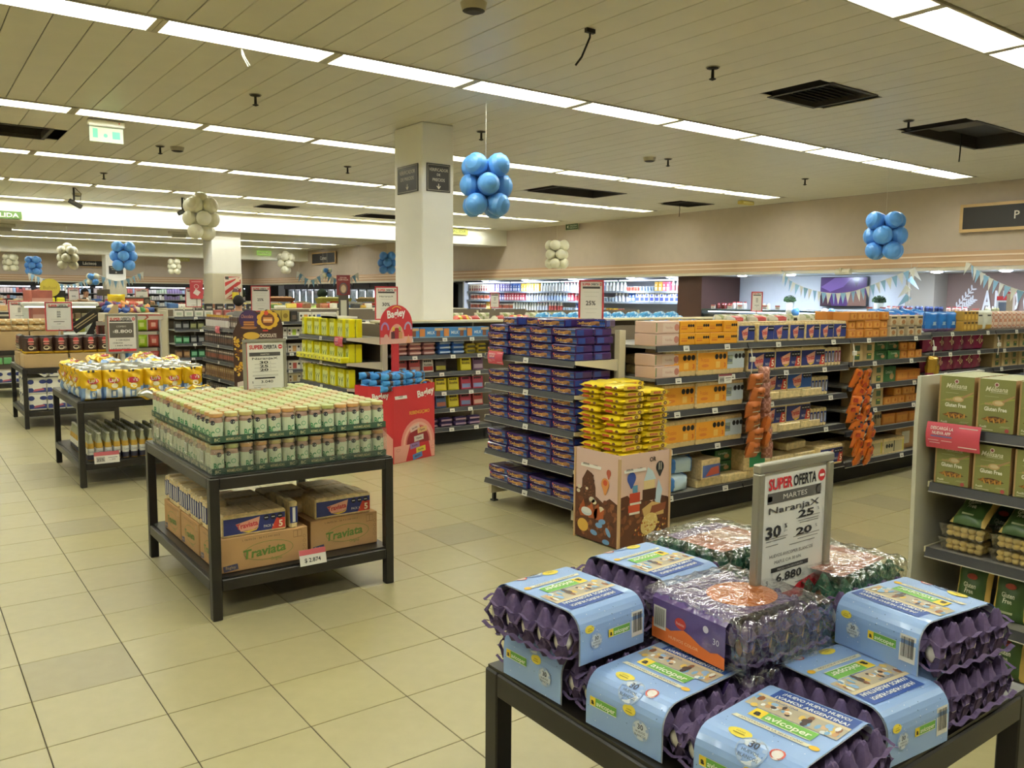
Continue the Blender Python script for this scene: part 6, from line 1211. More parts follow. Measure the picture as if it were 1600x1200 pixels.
def pasta(h):
    w, d = .148, .06; m = MB().box(-w/2, w/2, -d/2, d/2, 0, h, M_ol, side=M_olb, top=mat('a9a87e', .6)); p = MB().plane((0, -d/2, 0))
    p.rect(-w/2, 0, -w/2+.007, h, M_olb).disc(.0, h*.9, .0095, 'd8c8c0', .001).disc(0, h*.9, .006, '8a3a44', .0014, k=8).text('Mélisana', .0, h*.77, .021, 'e8e4cc', w=.088, shear=.3, bold=.012).rect(-.025, h*.745, .045, h*.752, 'e0dcc4', .001)
    p.rect(-.045, h*.67, .01, h*.675, 'c9c8a0').disc(.01, h*.555, .024, 'c9a876', .0012, ry=.013).disc(.012, h*.56, .017, 'd9c49a', .0016, ry=.008).poly([(.028, h*.56), (.072, h*.69), (.072, h*.72), (.022, h*.6)], 'b08a62', .0014)
    for k in range(9): p.disc(-.04+.006*k, h*(.53+.012*math.sin(k*3)), .005, 'b89a6a', .0011, k=6)
    p.poly([(-.074+.007, h*.5), (.01, h*.62), (.074, h*.66), (.074, h*.64), (.0, h*.54)], 'a0a04c', .0007); p.text('Gluten Free', 0, h*.4, .017, 'eceadb', w=.09, bold=.035)
    a = [(-.055+.11*k/10, h*(.235+.065*math.sin(PI*k/10))) for k in range(11)]+[(.055-.11*k/10, h*(.235-.055*math.sin(PI*k/10))) for k in range(1, 10)]
    p.poly(a, '4a2c14', .001)
    for k in range(12): p.disc(-.04+.0073*k, h*(.235+.025*math.sin(k*2.3)), .011, ('8a5a24', 'a8702c', 'c08a3c')[k % 3], .0013+.00005*k, ry=.004, k=7, rot=k)
    p.text('Fusilli', -.045, h*.075, .009, 'e8e4cc', bold=.02).rect(-.06, h*.03, -.005, h*.045, 'cfc8a8').disc(.05, h*.05, .009, 'b0484a', .001, k=8).rect(.02, h*.1, .055, h*.105, 'c9c8a0').rect(.025, h*.12, .06, h*.125, 'c9c8a0')
    return Proto('pasta_box', m, 'pasta box', [('print', p)])
PB1, PB2 = pasta(.225), pasta(.2)
for lv, (P, z, nm, nd) in enumerate(((PB1, PL[4]+.043, 'top shelf', 5), (PB2, PL[3]+.043, 'second shelf', 2))):
    for c in range(4):
        for d_ in range(nd): P.put('olive pasta box, %s, %s column, %s from front' % (nm, ORD[c], ORD[d_]), PE_(.085+c*.165, .045+d_*.066, z), LW+random.uniform(-.02, .02), 'gluten free pasta boxes', parts=d_ == 0)
pinkcard('big pink app flag with small print on the pasta shelf', PE_(.10, -.008, 1.0), LW); bpy.data.objects['shelf_flag.002'].scale = (1.15, 1, 1.15)
# gnocchi packs
M_gn = mat('d6b766', .5, var=.06, scale=30); M_gnl = mat('3d5a2a', .35)
m = MB(); rs = random.Random(2)
for i in range(5):
    for j in range(3):
        for k in range(2): m.ball((-.064+.032*i+rs.uniform(-.004, .004), -.04+.04*j, .015+.024*k), .018, M_gn, 7, 5, 1, 1.2, .8)
GN = Proto('gnocchi_tray', m, 'gnocchi', [('tray', MB().add([(-.085, -.065, .0), (.085, -.065, .0), (.085, .065, 0), (-.085, .065, 0), (-.098, -.078, .058), (.098, -.078, .058), (.098, .078, .058), (-.098, .078, .058)], [(0, 1, 5, 4), (1, 2, 6, 5), (2, 3, 7, 6), (3, 0, 4, 7), (3, 2, 1, 0)], film_mat())), ('film_lid', MB().box(-.1, .1, -.08, .08, .058, .06, film_mat()))])
gm = bag(.15, .215, .07, lambda u, v: M_gnl if (.05 < u < .93 and .03 < v < .97) else M_gn, 10, 12, .007, 17, .08); gm.disc(.0, .15, .024, 'b04a30', .004, ry=.013).text('Gluten', -.005, .1, .022, 'd8dcc4', .005, w=.06, bold=.02).text('Free', -.005, .075, .022, 'd8dcc4', .005, w=.04, bold=.02).rect(-.03, .03, .02, .04, 'a9b088', .004)
GBAG = Proto('gnocchi_bag', gm, 'gnocchi bag')
z = PL[2]+.043
for c in range(5):
    for L in range(2): GN.put('clear gnocchi tray, %s column, %s of two' % (ORD[c], ('lower', 'upper')[L]), PE_(.14+c*.215, .1, z+.062*L), LW, 'gnocchi trays')
    GBAG.put('green gnocchi bag leaning on the trays, %s from left' % ORD[c], PE_(.15+c*.205, .05, z+.126), LW, 'green gnocchi bags', rot=(-1.05, 0, LW))
    GBAG.put('green gnocchi bag behind, leaning on the shelf, %s from left' % ORD[c], PE_(.2+c*.2, .28, z+.0), LW, 'green gnocchi bags', rot=(-.3, 0, LW))
z = PL[1]+.043
for c in range(7): GBAG.put('green gnocchi bag standing on the lower shelf, %s from left' % ORD[c], PE_(.17+c*.16, .1, z), LW, 'green gnocchi bags', rot=(-.2, 0, LW))
for c in range(6): GBAG.put('green gnocchi bag standing on the floor base, %s from left' % ORD[c], PE_(.15+c*.18, .1, .02), LW, 'green gnocchi bags', rot=(-.2, 0, LW))
# ================================================================ RIGHT-HAND RECESS: DAIRY, DELI COUNTER
TENS = {2: 'twenty', 3: 'thirty', 4: 'forty', 5: 'fifty', 6: 'sixty', 7: 'seventy', 8: 'eighty'}
O1 = ['', 'first', 'second', 'third', 'fourth', 'fifth', 'sixth', 'seventh', 'eighth', 'ninth']
def nth(n):
    if n <= 18: return ORD[n-1]
    if n == 19: return 'nineteenth'
    t, u = divmod(n, 10); return (TENS[t]+'-'+O1[u]) if u else (TENS[t][:-1]+'ieth')
M_fr = mat('d3d6d8', .4); M_frd = mat('3c4044', .5)
FX, FY0, FY1 = 15.05, 13.45, 22.9; FLV = [.62, .95, 1.27, 1.56, 1.83]
nb = 4; fw = (FY1-FY0)/nb
for k in range(nb):
    o = tagit(bpy.data.objects.new('dairy_fridge', None), 'open dairy fridge bay, %s from the brown end panel' % ORD[k], 'fridge', 'open dairy fridges'); COL.objects.link(o); y0 = FY0+k*fw; y1 = y0+fw
    obj('body', MB().box(FX+.75, FX+.8, y0, y1, 0, 2.15, M_fr).box(FX-.1, FX+.8, y0, y1, 0, .4, M_fr), o)
    obj('canopy', MB().box(FX-.02, FX+.78, y0, y1, 2.11, 2.16, M_frd), o)
    obj('light_strip', MB().box(FX+.05, FX+.09, y0+.05, y1-.05, 2.085, 2.108, glow_mat('dfeaff', 3)), o)
    for zl in FLV:
        s = obj('shelf', MB().box(FX+.05, FX+.75, y0+.01, y1-.01, zl-.02, zl, M_fr), o); obj('price_rail', MB().box(FX+.035, FX+.05, y0+.01, y1-.01, zl-.045, zl+.005, mat('7f8890', .4)), s)
        obj('shelf_light', MB().box(FX+.06, FX+.085, y0+.05, y1-.05, zl-.03, zl-.022, glow_mat('dfeaff', .8)), s)
thing('end_panel_board', MB().box(14.75, 16.1, 12.7, 13.42, 0, 2.16, mat('4a2e24', .5, var=.06, scale=3)), 'dark brown end board between dairy fridge and deli counter', 'panel')
thing('end_board', MB().box(15.0, 15.8, 22.92, 23.0, 0, 2.16, M_fr), 'pale end board of the dairy fridges by the dark screen', 'panel')
def botl(c, cap, lab_): return Proto('dairy_bottle', MB().lathe([(.035, 0), (.038, .01), (.038, .13), (.022, .17), (.02, .2), (.022, .2), (.022, .215)], 8, mat(c, .35), ms=[mat(c, .35), mat(lab_, .35), mat(c, .35), mat(c, .35), mat(cap, .4), mat(cap, .4)]), 'dairy bottle')
def cart(c, b, w=.09, h=.2): return Proto('dairy_carton', MB().rbox(-w/2, w/2, -w/2, w/2, 0, h, mat(c, .4), .006).plane((0, -w/2, 0)).rect(-w*.42, h*.1, w*.42, h*.45, b).disc(0, h*.65, w*.25, b, .001, k=8), 'dairy carton')
def pot(c, b): return Proto('yogurt_pot', MB().lathe([(.032, 0), (.042, .09), (.043, .1)], 8, mat(c, .4), ms=[mat(b, .4), mat(c, .4)]), 'yogurt pot')
KND = {'w': botl('e6e6e2', 'b84a50', 'c9cfe0'), 'r': botl('e2dcd8', 'd8d4cc', 'c05a5a'), 'b': botl('e0e6ee', '3a68b8', 'a9c0e6'), 'g': botl('e4e8e0', '4a8a5a', 'dfe0da'), 'V': cart('7a6aa8', 'd8d0e0'), 'Y': cart('cfa02c', 'e6d8a0'), 'B': cart('3a5fa8', 'dfe4ee'), 'P': cart('c04a5a', 'e0c8c8'), 'C': cart('cfc2a8', '8a3a3a'), 'W': cart('e2e4e6', '3a4a9a', .12, .22), 'o': pot('dcc9c0', 'a84a3a'), 'y': pot('e2cf5a', 'd8a02c'), 'k': pot('d5d8d8', '8a9aa8'), 'n': Proto('dairy_bag', bag(.15, .17, .08, lambda u, v: mat('9a4a34', .35) if .2 < v < .7 else mat('d8c8bc', .35), 6, 8, .005, 51), 'dairy bag')}
NM = {'w': 'white bottle with red cap', 'r': 'white bottle with red label', 'b': 'white bottle with blue cap', 'g': 'white bottle with green cap', 'V': 'violet carton', 'Y': 'golden carton', 'B': 'blue carton', 'P': 'crimson carton', 'C': 'cream carton', 'W': 'large white carton', 'o': 'orange-brown pot', 'y': 'yellow pot', 'k': 'grey-white pot', 'n': 'brown and white bag'}
PITCH = {'W': .15, 'n': .17, 'k': .1, 'y': .1, 'o': .1}
runs = {4: 'C8V9B4Y7g8w8b5g6o4k5Y2P2r2b3g2B3W2y2', 3: 'n6B4V2P8w8b7P2r7k6w4B2W9', 2: 'n5Y2n6g9w4r5k5B1w4k5y4o2', 1: 'C6g4w7r8k6n4y9o3y6'}
for lv, spec in runs.items():
    t = FY1-.08; n = 0; i = 0
    while i < len(spec):
        k = spec[i]; c = int(spec[i+1]); i += 2
        for q in range(c):
            pit = PITCH.get(k, .118)*1.12
            if t-pit < FY0+.05: break
            n += 1; KND[k].put('%s, %s dairy shelf from top, %s from left' % (NM[k], ORD[4-lv], nth(n)), (FX+.12+random.uniform(0, .02), t-pit/2, FLV[lv]+.001), LW, NM[k]+'s in the dairy fridge', sc=1.12); t -= pit
# recessed downlights in the soffit
for k, y in enumerate([21.5, 19.45, 17.35, 15.1, 13.75, 11.66, 10.44, 9.23, 7.44, 6.3, 5.2]):
    o = thing('downlight', MB().lathe([(.10, -.012), (.12, -.004), (.12, 0)], 18, mat('e9e9e4', .4)), 'round white downlight in the soffit, %s from the pillar side' % ORD[k], 'downlight', (14.85, y, 2.165), 0, 'soffit downlights')
    obj('lens', MB().lathe([(.001, -.032), (.06, -.028), (.098, -.012)], 18, glow_mat('d5e4ff', 260), cap=False), o)
# deli counter
o = tagit(bpy.data.objects.new('deli_counter', None), 'long dark deli counter below the television', 'counter'); COL.objects.link(o)
obj('body', MB().box(14.95, 15.5, 3.0, 12.65, 0, 1.3, mat('34383c', .5)), o); obj('counter_top', MB().rbox(14.7, 15.5, 3.0, 12.65, 1.385, 1.43, mat('46524f', .25), .01), o)
obj('glass_front', MB().add([(14.72, 3.0, 1.385), (14.72, 12.65, 1.385), (14.86, 12.65, .95), (14.86, 3.0, .95)], [(0, 1, 2, 3)], glass_mat('c9d6dc')), o); obj('light_strip', MB().box(14.76, 14.8, 3.1, 12.5, 1.36, 1.38, glow_mat('eef2ff', 6)), o); obj('end_glass', MB().box(14.72, 15.4, 12.65, 12.66, .95, 1.4, glass_mat('c9d6dc')), o)
# television
o = thing('television', MB().rbox(-.54, .54, -.03, .03, -.31, .31, mat('141416', .3), .008), 'wall television showing purple screen behind the deli counter', 'television', (16.1, 10.0, 1.82), LW)
p = MB().plane((0, -.031, 0)); p.rect(-.525, -.295, .525, .295, mat('4a3460', .2, emit=.25))
p.poly([(-.525, .1), (-.2, .295), (.2, .295), (.0, .1), (-.3, .0)], mat('6c548c', .2, emit=.25), .001).poly([(.1, -.295), (.2, .0), (.35, -.05), (.45, .05), (.525, -.1), (.525, -.295)], mat('6a5248', .2, emit=.4), .001).poly([(.2, .295), (.3, .1), (.4, .295)], mat('2c2038', .2, emit=.4), .0012).poly([(-.525, -.295), (-.525, -.05), (-.3, -.2), (-.25, -.295)], mat('3c2c34', .2, emit=.4), .001)
obj('screen_picture', p, o)
# plants
def plant(label, x, y):
    m = MB().lathe([(.07, 0), (.095, .16), (.085, .165), (.0, .15)], 12, mat('c9cbbd', .6)); o = thing('potted_plant', m, label, 'potted plant', (x, y, 1.43))
    f = MB(); rs = random.Random(label)
    for k in range(220):
        a, t_ = rs.uniform(0, 2*PI), rs.uniform(-.2, 1); r = math.sqrt(max(0, 1-t_*t_)); c = Vector((.105*r*math.cos(a), .105*r*math.sin(a), .20+.09*t_)); d = Vector((r*math.cos(a), r*math.sin(a), t_)).normalized(); s_ = d.orthogonal().normalized()*.02
        f.add([c-s_, c+d*.03, c+s_, c-d*.005], [(0, 1, 2, 3)], mat(rs.choice(['2f4a22', '3c5a2a', '26401d']), .7))
    f.ball((0, 0, .19), .095, mat('24381a', .8), 10, 6, 1, 1, .9); obj('foliage', f, o)['kind'] = 'stuff'
plant('round clipped plant in pale pot left of the television', 15.3, 10.75); plant('round clipped plant in pale pot right of the television', 15.3, 8.75)
# goods standing on the counter
def jar_p(c, cap, h=.13): return Proto('deli_jar', MB().lathe([(.036, 0), (.04, .01), (.04, h*.7), (.03, h*.85), (.032, h*.86), (.032, h)], 8, mat(c, .25), ms=[mat(c, .25), mat(c, .25), mat(c, .25), mat(cap, .4), mat(cap, .4)]), 'jar')
J1, J2, J3, J4, J5 = jar_p('7a3a34', '8a2a30'), jar_p('d9d4cc', 'b8484a', .16), jar_p('b9b48a', 'dfe0d8', .13), jar_p('34406a', '7a8090', .12), jar_p('c9a89a', 'a82a34', .11)
CARD = Proto('shelf_card', MB().box(-.06, .06, -.002, .002, 0, .09, mat('dcd2ca', .5)).plane((0, -.002, 0)).rect(-.06, .06, .06, .09, 'c06a68').rect(-.04, .02, .03, .03, '8a857c').rect(-.04, .04, .02, .048, '8a857c'), 'card')
runs = [(J1, 'dark red jar', 12.28, 5), (J2, 'white bottle with red top', 11.85, 4), (J3, 'pale olive jar', 11.25, 4), (J2, 'white bottle near the middle', 10.72+.55, 0), (J3, 'pale olive jar nearer the plant', 11.0+.0, 0), (J5, 'pink jar with red lid', 8.3, 4), (J4, 'navy can', 8.05, 9), (J5, 'pink jar by the leaf drawing', 7.2, 4), (J3, 'olive bottle by the big letters', 6.55, 4)]
for P, d, y, n in runs:
    for k in range(n): P.put('%s on the deli counter, %s in its row' % (d, ORD[k]), (14.85+.03*(k % 2), y-.09*k, 1.431), LW, d+'s on the counter')
for k, y in enumerate([12.36, 11.9, 11.62, 10.98, 10.66, 8.62, 8.36, 7.85, 6.7]): CARD.put('small pink and white price card on the deli counter, %s from the brown board' % ORD[k], (14.76, y, 1.431), LW, 'deli price cards')
thing('sample_box', MB().rbox(-.1, .1, -.08, .08, 0, .3, mat('c9cdd2', .3), .006).plane((0, -.08, 0)).rect(-.1, .23, .1, .3, 'b02c34').rect(-.07, .03, .07, .2, '5a6478'), 'white box with red top beside the big wall letters', 'box', (14.9, 6.3, 1.431), LW)
thing('acrylic_stand', MB().box(-.05, .05, -.04, .04, 0, .34, mat('b5a89c', .2)).box(-.055, .055, -.045, .045, .34, .37, mat('a83c40', .4)), 'tall beige dispenser with red cap at the counter', 'dispenser', (14.75, 6.15, 1.431), LW)
for k, (y, c) in enumerate([(10.27, 'w'), (10.13, 'b'), (9.47, 'w'), (9.33, 'b')]):
    o = thing('balloon', MB().ball((0, 0, 0), .078, mat('e6e6de' if c == 'w' else '5b9be4', .35), 14, 10, 1, 1, 1.08).lathe([(.012, -.1), (.004, -.085)], 8, mat('d8d8d0', .4)), ('white' if c == 'w' else 'blue')+' round balloon on the counter front, '+('left pair' if k < 2 else 'right pair'), 'balloon', (14.62, y, 1.40))
# leaf drawing and letters on the brown wall
M_wt = mat('e2dfda', .5)
m = MB().plane((0, 0, 0)); rs = random.Random(1)
for x0, L, a0 in ((0, .52, .9), (.12, .3, .75)):
    ca, sa = math.cos(a0), math.sin(a0); m.poly([(x0, 0), (x0+.02, -.01), (x0+L*ca+.01, L*sa), (x0+L*ca, L*sa+.01)], M_wt, .004)
    for k in range(1, 7):
        t_ = L*k/6.3
        for s in (-1, 1): a = a0+s*.75; cx, cz = x0+t_*ca+.045*math.cos(a), t_*sa+.045*math.sin(a); m.disc(cx, cz, .048, M_wt, .005, ry=.016, rot=a, k=10)
thing('wall_decal', m, 'white leaf branch drawn on the brown wall', 'wall decoration', (16.195, 7.75, 1.47), LW)
o = tagit(bpy.data.objects.new('wall_lettering', None), 'large white letters mounted on the brown wall', 'lettering'); COL.objects.link(o); o.location = (16.18, 6.75, 1.47); o.rotation_euler = (0, 0, LW)
for c, u in (('A', -.40), ('N', -.18), ('D', .06), ('O', .3)): obj('letter', MB().plane((0, 0, 0)).text(c, u, 0, .38, M_wt, .02, w=.17, bold=.02).text(c, u, 0, .38, mat('b9b4ae', .6), .004, w=.165, bold=.02), o)
o = thing('cable_box', MB().lathe([(.06, 0), (.06, .3)], 10, mat('d3cbb2', .6)), 'beige round fitting on the cornice above the television', 'fitting', (14.52, 9.2, 2.18), rot=(PI/2, 0, 0))
obj('bracket', MB().box(-.07, .07, -.02, .07, .1, .14, mat('c2b898', .6)), o)
thing('dark_screen', MB().box(15.6, 15.65, 23.3, 24.2, 1.0, 2.1, mat('4a525c', .4)).box(15.55, 15.65, 23.2, 24.3, 2.1, 2.16, mat('1c1c1e', .5)), 'dark roller screen at the end of the dairy wall', 'screen')
# glass-door freezers further along the wall
M_fd = mat('b3bfc8', .3)
for k in range(9):
    y0 = 25.2+k*1.5; o = tagit(bpy.data.objects.new('freezer', None), 'upright glass-door freezer far along the right wall, %s nearest' % ORD[k], 'freezer', 'upright freezers'); COL.objects.link(o)
    obj('body', MB().box(15.3, 15.9, y0, y0+1.45, 0, 2.05, mat('8a97a4', .4)), o); obj('valance', MB().box(15.0, 15.9, y0, y0+1.45, 1.95, 2.16, mat('2a2624', .5)), o)
    for q in range(2):
        d = obj('door', MB().box(15.22, 15.25, y0+.02+.72*q, y0+.7+.72*q, .3, 1.93, mat('a2b2c0', .12, coat=.5, var=.35, scale=6)), o); obj('door_light', MB().box(15.2, 15.22, y0+.03+.72*q, y0+.07+.72*q, .4, 1.85, glow_mat('e6f2ff', 5)), d); obj('door_frame', MB().box(15.19, 15.22, y0+.69+.72*q, y0+.72+.72*q, .3, 1.93, mat('5a6068', .4)), d)
# ================================================================ THIRD GONDOLA AND BEYOND
QX, QY0, QY1 = 3.77, 11.5, 13.1; QL = [.12, .385, .645, .885, 1.13]
endcap('grey end shelving of brown chocolate drinks', QX, QY0, QY1, QL, 1.34)
QE = on_end(QX, QY0, QY1)
def bpk(c, l, t): return boxpack('drink_pack', .088, .175, .08, c, lambda m, w, h: m.rect(-w*.4, h*.2, w*.4, h*.55, l).rect(-w*.4, h*.7, w*.4, h*.82, t), .006, 'drink pack')
DK = [bpk('4a3a34', 'b9b0a8', '5a3a30'), bpk('3a2c26', '6a4a3c', 'c9c2b8'), bpk('3c2e28', '8a4a38', 'b8b0a6'), bpk('8a6a44', '6a4a34', 'b8a070'), bpk('3a2e2a', '5a4034', '8a7a6c')]
BTL = Proto('drink_bottle', MB().lathe([(.034, 0), (.036, .01), (.036, .11), (.02, .15), (.018, .17), (.02, .185)], 8, mat('5a3830', .3), ms=[mat('5a3830', .3), mat('d9d2cc', .3), mat('5a3830', .3), mat('c8a03c', .4), mat('c8a03c', .4)]), 'drink bottle')
for lv, zl in enumerate(QL):
    for k in range(16):
        P = BTL if lv == 4 and k < 12 else DK[{4: 0, 3: 1, 2: 2, 1: 3, 0: 4}[lv]]
        P.put('brown chocolate drink, %s shelf of the far end display, %s from left' % (LV[lv] if lv < 4 else 'top', ORD[k]), QE(.07+k*.096, .07, zl+.041), LW+random.uniform(-.1, .1), 'brown chocolate drinks')
pinkcard('pink app flag on the chocolate drink shelves', QE(.85, -.012, 1.1), LW)
# cut-out header of the chocolate display
o = tagit(bpy.data.objects.new('cutout_display', None), 'dark brown cut-out chocolate display with cake and yellow flower', 'display'); COL.objects.link(o); o.location = (3.98, 11.2, 0); o.rotation_euler = (0, 0, -.45)
hp = [(-.34, 0), (.3, 0), (.32, 1.2), (.3, 1.3), (.27, 1.38), (.2, 1.44), (.1, 1.46), (.02, 1.4), (-.04, 1.44), (-.13, 1.45), (-.22, 1.4), (-.27, 1.3), (-.34, 1.15)]; n = len(hp); M_br = mat('3e241d', .5)
obj('board', MB().add([(x, -.006, z) for x, z in hp]+[(x, .006, z) for x, z in hp], [tuple(range(n)), tuple(range(n, 2*n))[::-1]]+[(i, n+i, n+(i+1) % n, (i+1) % n) for i in range(n)], M_br), o)
p = MB().plane((0, -.006, 0)); rs = random.Random(4)
p.disc(-.13, 1.32, .13, '3a2450', .0006).text('Chocolate', -.15, 1.34, .05, 'c98a6a', w=.16, shear=.2).rect(-.2, 1.22, -.06, 1.3, '7a4a2c', .0012).rect(-.2, 1.25, -.06, 1.26, 'c98a4a', .0016).rect(-.2, 1.28, -.06, 1.29, 'c98a4a', .0016).disc(-.13, 1.21, .11, 'a0693a', .001, ry=.02)
for k in range(9): a = k*2*PI/9; p.disc(.12+.1*math.cos(a), 1.32+.09*math.sin(a), .05, 'd0a430', .0008+.0001*k, ry=.045)
p.disc(.12, 1.32, .09, '6a3a22', .002).rect(.06, 1.28, .18, 1.35, 'c98a50', .0024).rect(.06, 1.31, .18, 1.32, 'e8d8b0', .0028).disc(.1, 1.41, .03, 'c84a34', .003).disc(-.1, 1.1, .11, 'c9a03c', .001, ry=.05).text('CHOCOLATE', .12, 1.08, .05, 'cfc4ba', w=.22, bold=.03).rect(.05, 1.16, .12, 1.18, 'b83a34', .001)
for k in range(60): p.disc(rs.uniform(-.33, -.16), rs.uniform(.55, 1.08), rs.uniform(.012, .03), rs.choice(['d0a430', 'c08a2c', 'e0bc5a', '6a3e20']), .0012+.00003*k, ry=rs.uniform(.008, .018), k=8, rot=rs.uniform(0, 3))
p.poly([(-.3, .3), (-.15, .33), (-.15, .5), (-.3, .46)], 'cfc0ba', .001).poly([(-.31, .1), (-.15, .1), (-.15, .26), (-.3, .24)], 'c9bab4', .001)
obj('print', p, o)
gondola('tea shelving behind the yellow packs', [4.3, 5.5, 6.8, 8.1, 9.4, 10.7, 12.0], 11.5, 12.0, [[.16, .357, .542, .79, 1.028, 1.238], [1.238], [1.238], [1.238], [1.238], [1.238]], 1.42, 3)
TB_ = [boxpack('tea_box', .19, .13, .08, 'd5d0c2', lambda m, w, h, c=c: (m.rect(-w*.12, h*.1, w*.18, h*.75, c), m.disc(-w*.34, h*.62, w*.09, '2a2824', .001, k=8), m.rect(-w*.4, h*.15, -w*.26, h*.3, '8a5a3a', .001), m.disc(w*.36, h*.62, w*.09, '2a2824', .001, k=8)), .004, 'tea box') for c in ('c98a3a', 'a8c03a', 'b58a54', 'a84a40', 'b59a64', '4a64a8')]
TBG = boxpack('tea_box', .12, .16, .08, 'a8923c', lambda m, w, h: m.disc(0, h*.5, w*.3, '7a6420', .001), .004, 'tea box'); TBK = boxpack('tea_box', .1, .15, .08, '2c2824', lambda m, w, h: m.rect(-w*.3, h*.2, w*.3, h*.6, '5a4a3c'), .004, 'tea box')
for k in range(2): TBG.put('golden tea box on the top tea shelf, %s from left' % ORD[k], (4.37+.13*k, 11.6, 1.28), 0, 'golden tea boxes')
TBK.put('black tea box on the top tea shelf', (4.63, 11.6, 1.28), 0)
for lv, (zl, c) in enumerate(((1.238, 0), (1.028, 1), (.79, 2), (.542, 3), (.357, 4))):
    for k in range(3 if lv == 0 else 4): TB_[5 if lv == 0 and k == 1 else c].put('pale tea box, %s tea shelf from top, %s from left' % (ORD[lv], ORD[k]), ((4.8 if lv == 0 else 4.42)+.2*k, 11.6, zl+.041), 0, 'pale tea boxes on tea shelving')
# fourth gondola
gondola('grocery shelving half hidden behind the chocolate drinks', [3.9, 5.2, 6.6, 8.0, 9.4, 10.7, 12.0], 15.2, 15.7, [[.2, .5, .75, 1.0, 1.22], [1.22], [1.22], [1.22], [1.22], [1.22]], 1.38, 2)
GR = [boxpack('grocery_jar', .11, .14, .09, c, lambda m, w, h, l=l: m.rect(-w*.4, h*.25, w*.4, h*.7, l).rect(-w*.45, h*.85, w*.45, h, '3a3630', .001), .01, 'jar') for c, l in (('5a5a3a', '8a8a5c'), ('6a4a34', 'a8855a'), ('2f6a44', '7ab08a'), ('3a3a3c', '8a8a88'))]
for lv, zl in enumerate((.2, .5, .75, 1.0)):
    for k in range(4): GR[(lv+k//2) % 4].put('dark jar on the half hidden grocery shelving, %s shelf, %s from left' % (LV[lv], ORD[k]), (3.98+.13*k, 15.3, zl+.041), 0, 'dark grocery jars')
WJ = boxpack('grocery_jar', .15, .13, .1, 'd8d4c6', lambda m, w, h: m.rect(-w*.3, h*.2, w*.3, h*.6, 'a8b09a').rect(-w*.5, h*.85, w*.5, h, '3a3a34', .001), .01, 'jar'); RJ = boxpack('grocery_jar', .13, .12, .1, 'a85a54', lambda m, w, h: m.rect(-w*.3, h*.2, w*.3, h*.6, 'c9a09a'), .01, 'jar'); KJ = boxpack('grocery_jar', .14, .13, .1, '2c2a28', lambda m, w, h: m.rect(-w*.35, h*.3, w*.35, h*.6, 'a8a298'), .01, 'jar')
for k in range(12): (WJ if k < 4 else RJ if k < 7 else KJ).put('%s jar on the top grocery shelf, %s from left' % ('white' if k < 4 else 'red' if k < 7 else 'black', ORD[k]), (4.0+.17*k, 15.3, 1.262), 0, 'jars on the top grocery shelf')
for k in range(7): KJ.put('black tin standing over the grocery shelving, %s from left' % ORD[k], (4.5+.2*k, 15.9, 1.36), 0, 'black tins')
thing('shelving_unit', MB().box(3.9, 12, 15.72, 16.3, 0, 1.355, M_creamm), 'far side of the grocery shelving with black tins', 'shelving')
# remaining low shelving further back: each a unit with mixed goods on top
def far_unit(label, x0, x1, y0, y1, h, pal, seed, hh=.12, n=60, split=8):
    rs = random.Random(seed); o = thing('far_shelving', MB().box(x0, x1, y0, y1, 0, h, M_creamm).box(x0, x1, y0-.01, y0, h-.06, h-.02, M_lip).box(x0+.05, x1-.05, y0-.006, y0, .15, h-.1, mat('4a4238', .8)), label, 'shelving')
    m = MB()
    for k in range(n):
        a, b_ = rs.uniform(.06, .16), rs.uniform(hh*.5, hh); x, y = rs.uniform(x0+.15, x1-.15), rs.uniform(y0+.1, y1-.1); m.M = Matrix.Translation((x, y, h)) @ Matrix.Rotation(rs.uniform(-.5, .5), 4, 'Z'); m.rbox(-a, a, -.07, .07, 0, b_, mat(rs.choice(pal), .5), .015)
    m.M = Matrix()
    for zz in (.25, .5, .75, 1.0):
        if zz > h-.2: continue
        for k in range(int((x1-x0)/.16)): m.rbox(x0+.06+k*.16, x0+.2+k*.16, y0-.03, y0+.05, zz, zz+rs.uniform(.12, .19), mat(rs.choice(pal), .5), .01)
    obj('stocked_goods', m, o)['kind'] = 'stuff'
MIX = ['d8d2c0', 'b8322c', 'c9a23c', '3a5f94', '5a7a3c', '8a5a3a', 'e0dccf', '2c2a28', 'a86a4a', 'd8c25a']
far_unit('low shelving with mixed packets beyond the tea shelves', 4.6, 12.0, 18.2, 19.2, 1.36, MIX, 1)
far_unit('cream display shelf with red packs behind the tea shelves', 6.0, 12.0, 21.6, 22.6, 1.38, ['d8d2c0', 'c8402c', 'e0dccf', '9aa8b0', 'd2c8a8'], 2)
far_unit('low shelving row before the far dairy wall', .5, 5.8, 31.2, 32.2, 1.3, MIX, 3, .2, 90)
far_unit('low shelving with pale bags beyond the left tables', 2.3, 5.9, 24.6, 25.4, 1.36, ['d8c8a8', 'e0d4bc', 'c9a27a', 'b83a34', 'd9b8a0'], 4, .16)
far_unit('low grey shelving at the far left edge', -2, 1.8, 22.0, 23.0, 1.3, ['d8d4c6', 'b9b4a6', '9a4a3c', 'c9b88a'], 5, .16)
far_unit('low white shelving under the left signs', .0, 1.9, 19.2, 20.0, 1.3, ['d8dcd0', '5f9a64', 'dfe0d4', 'c9a878'], 6, .14)
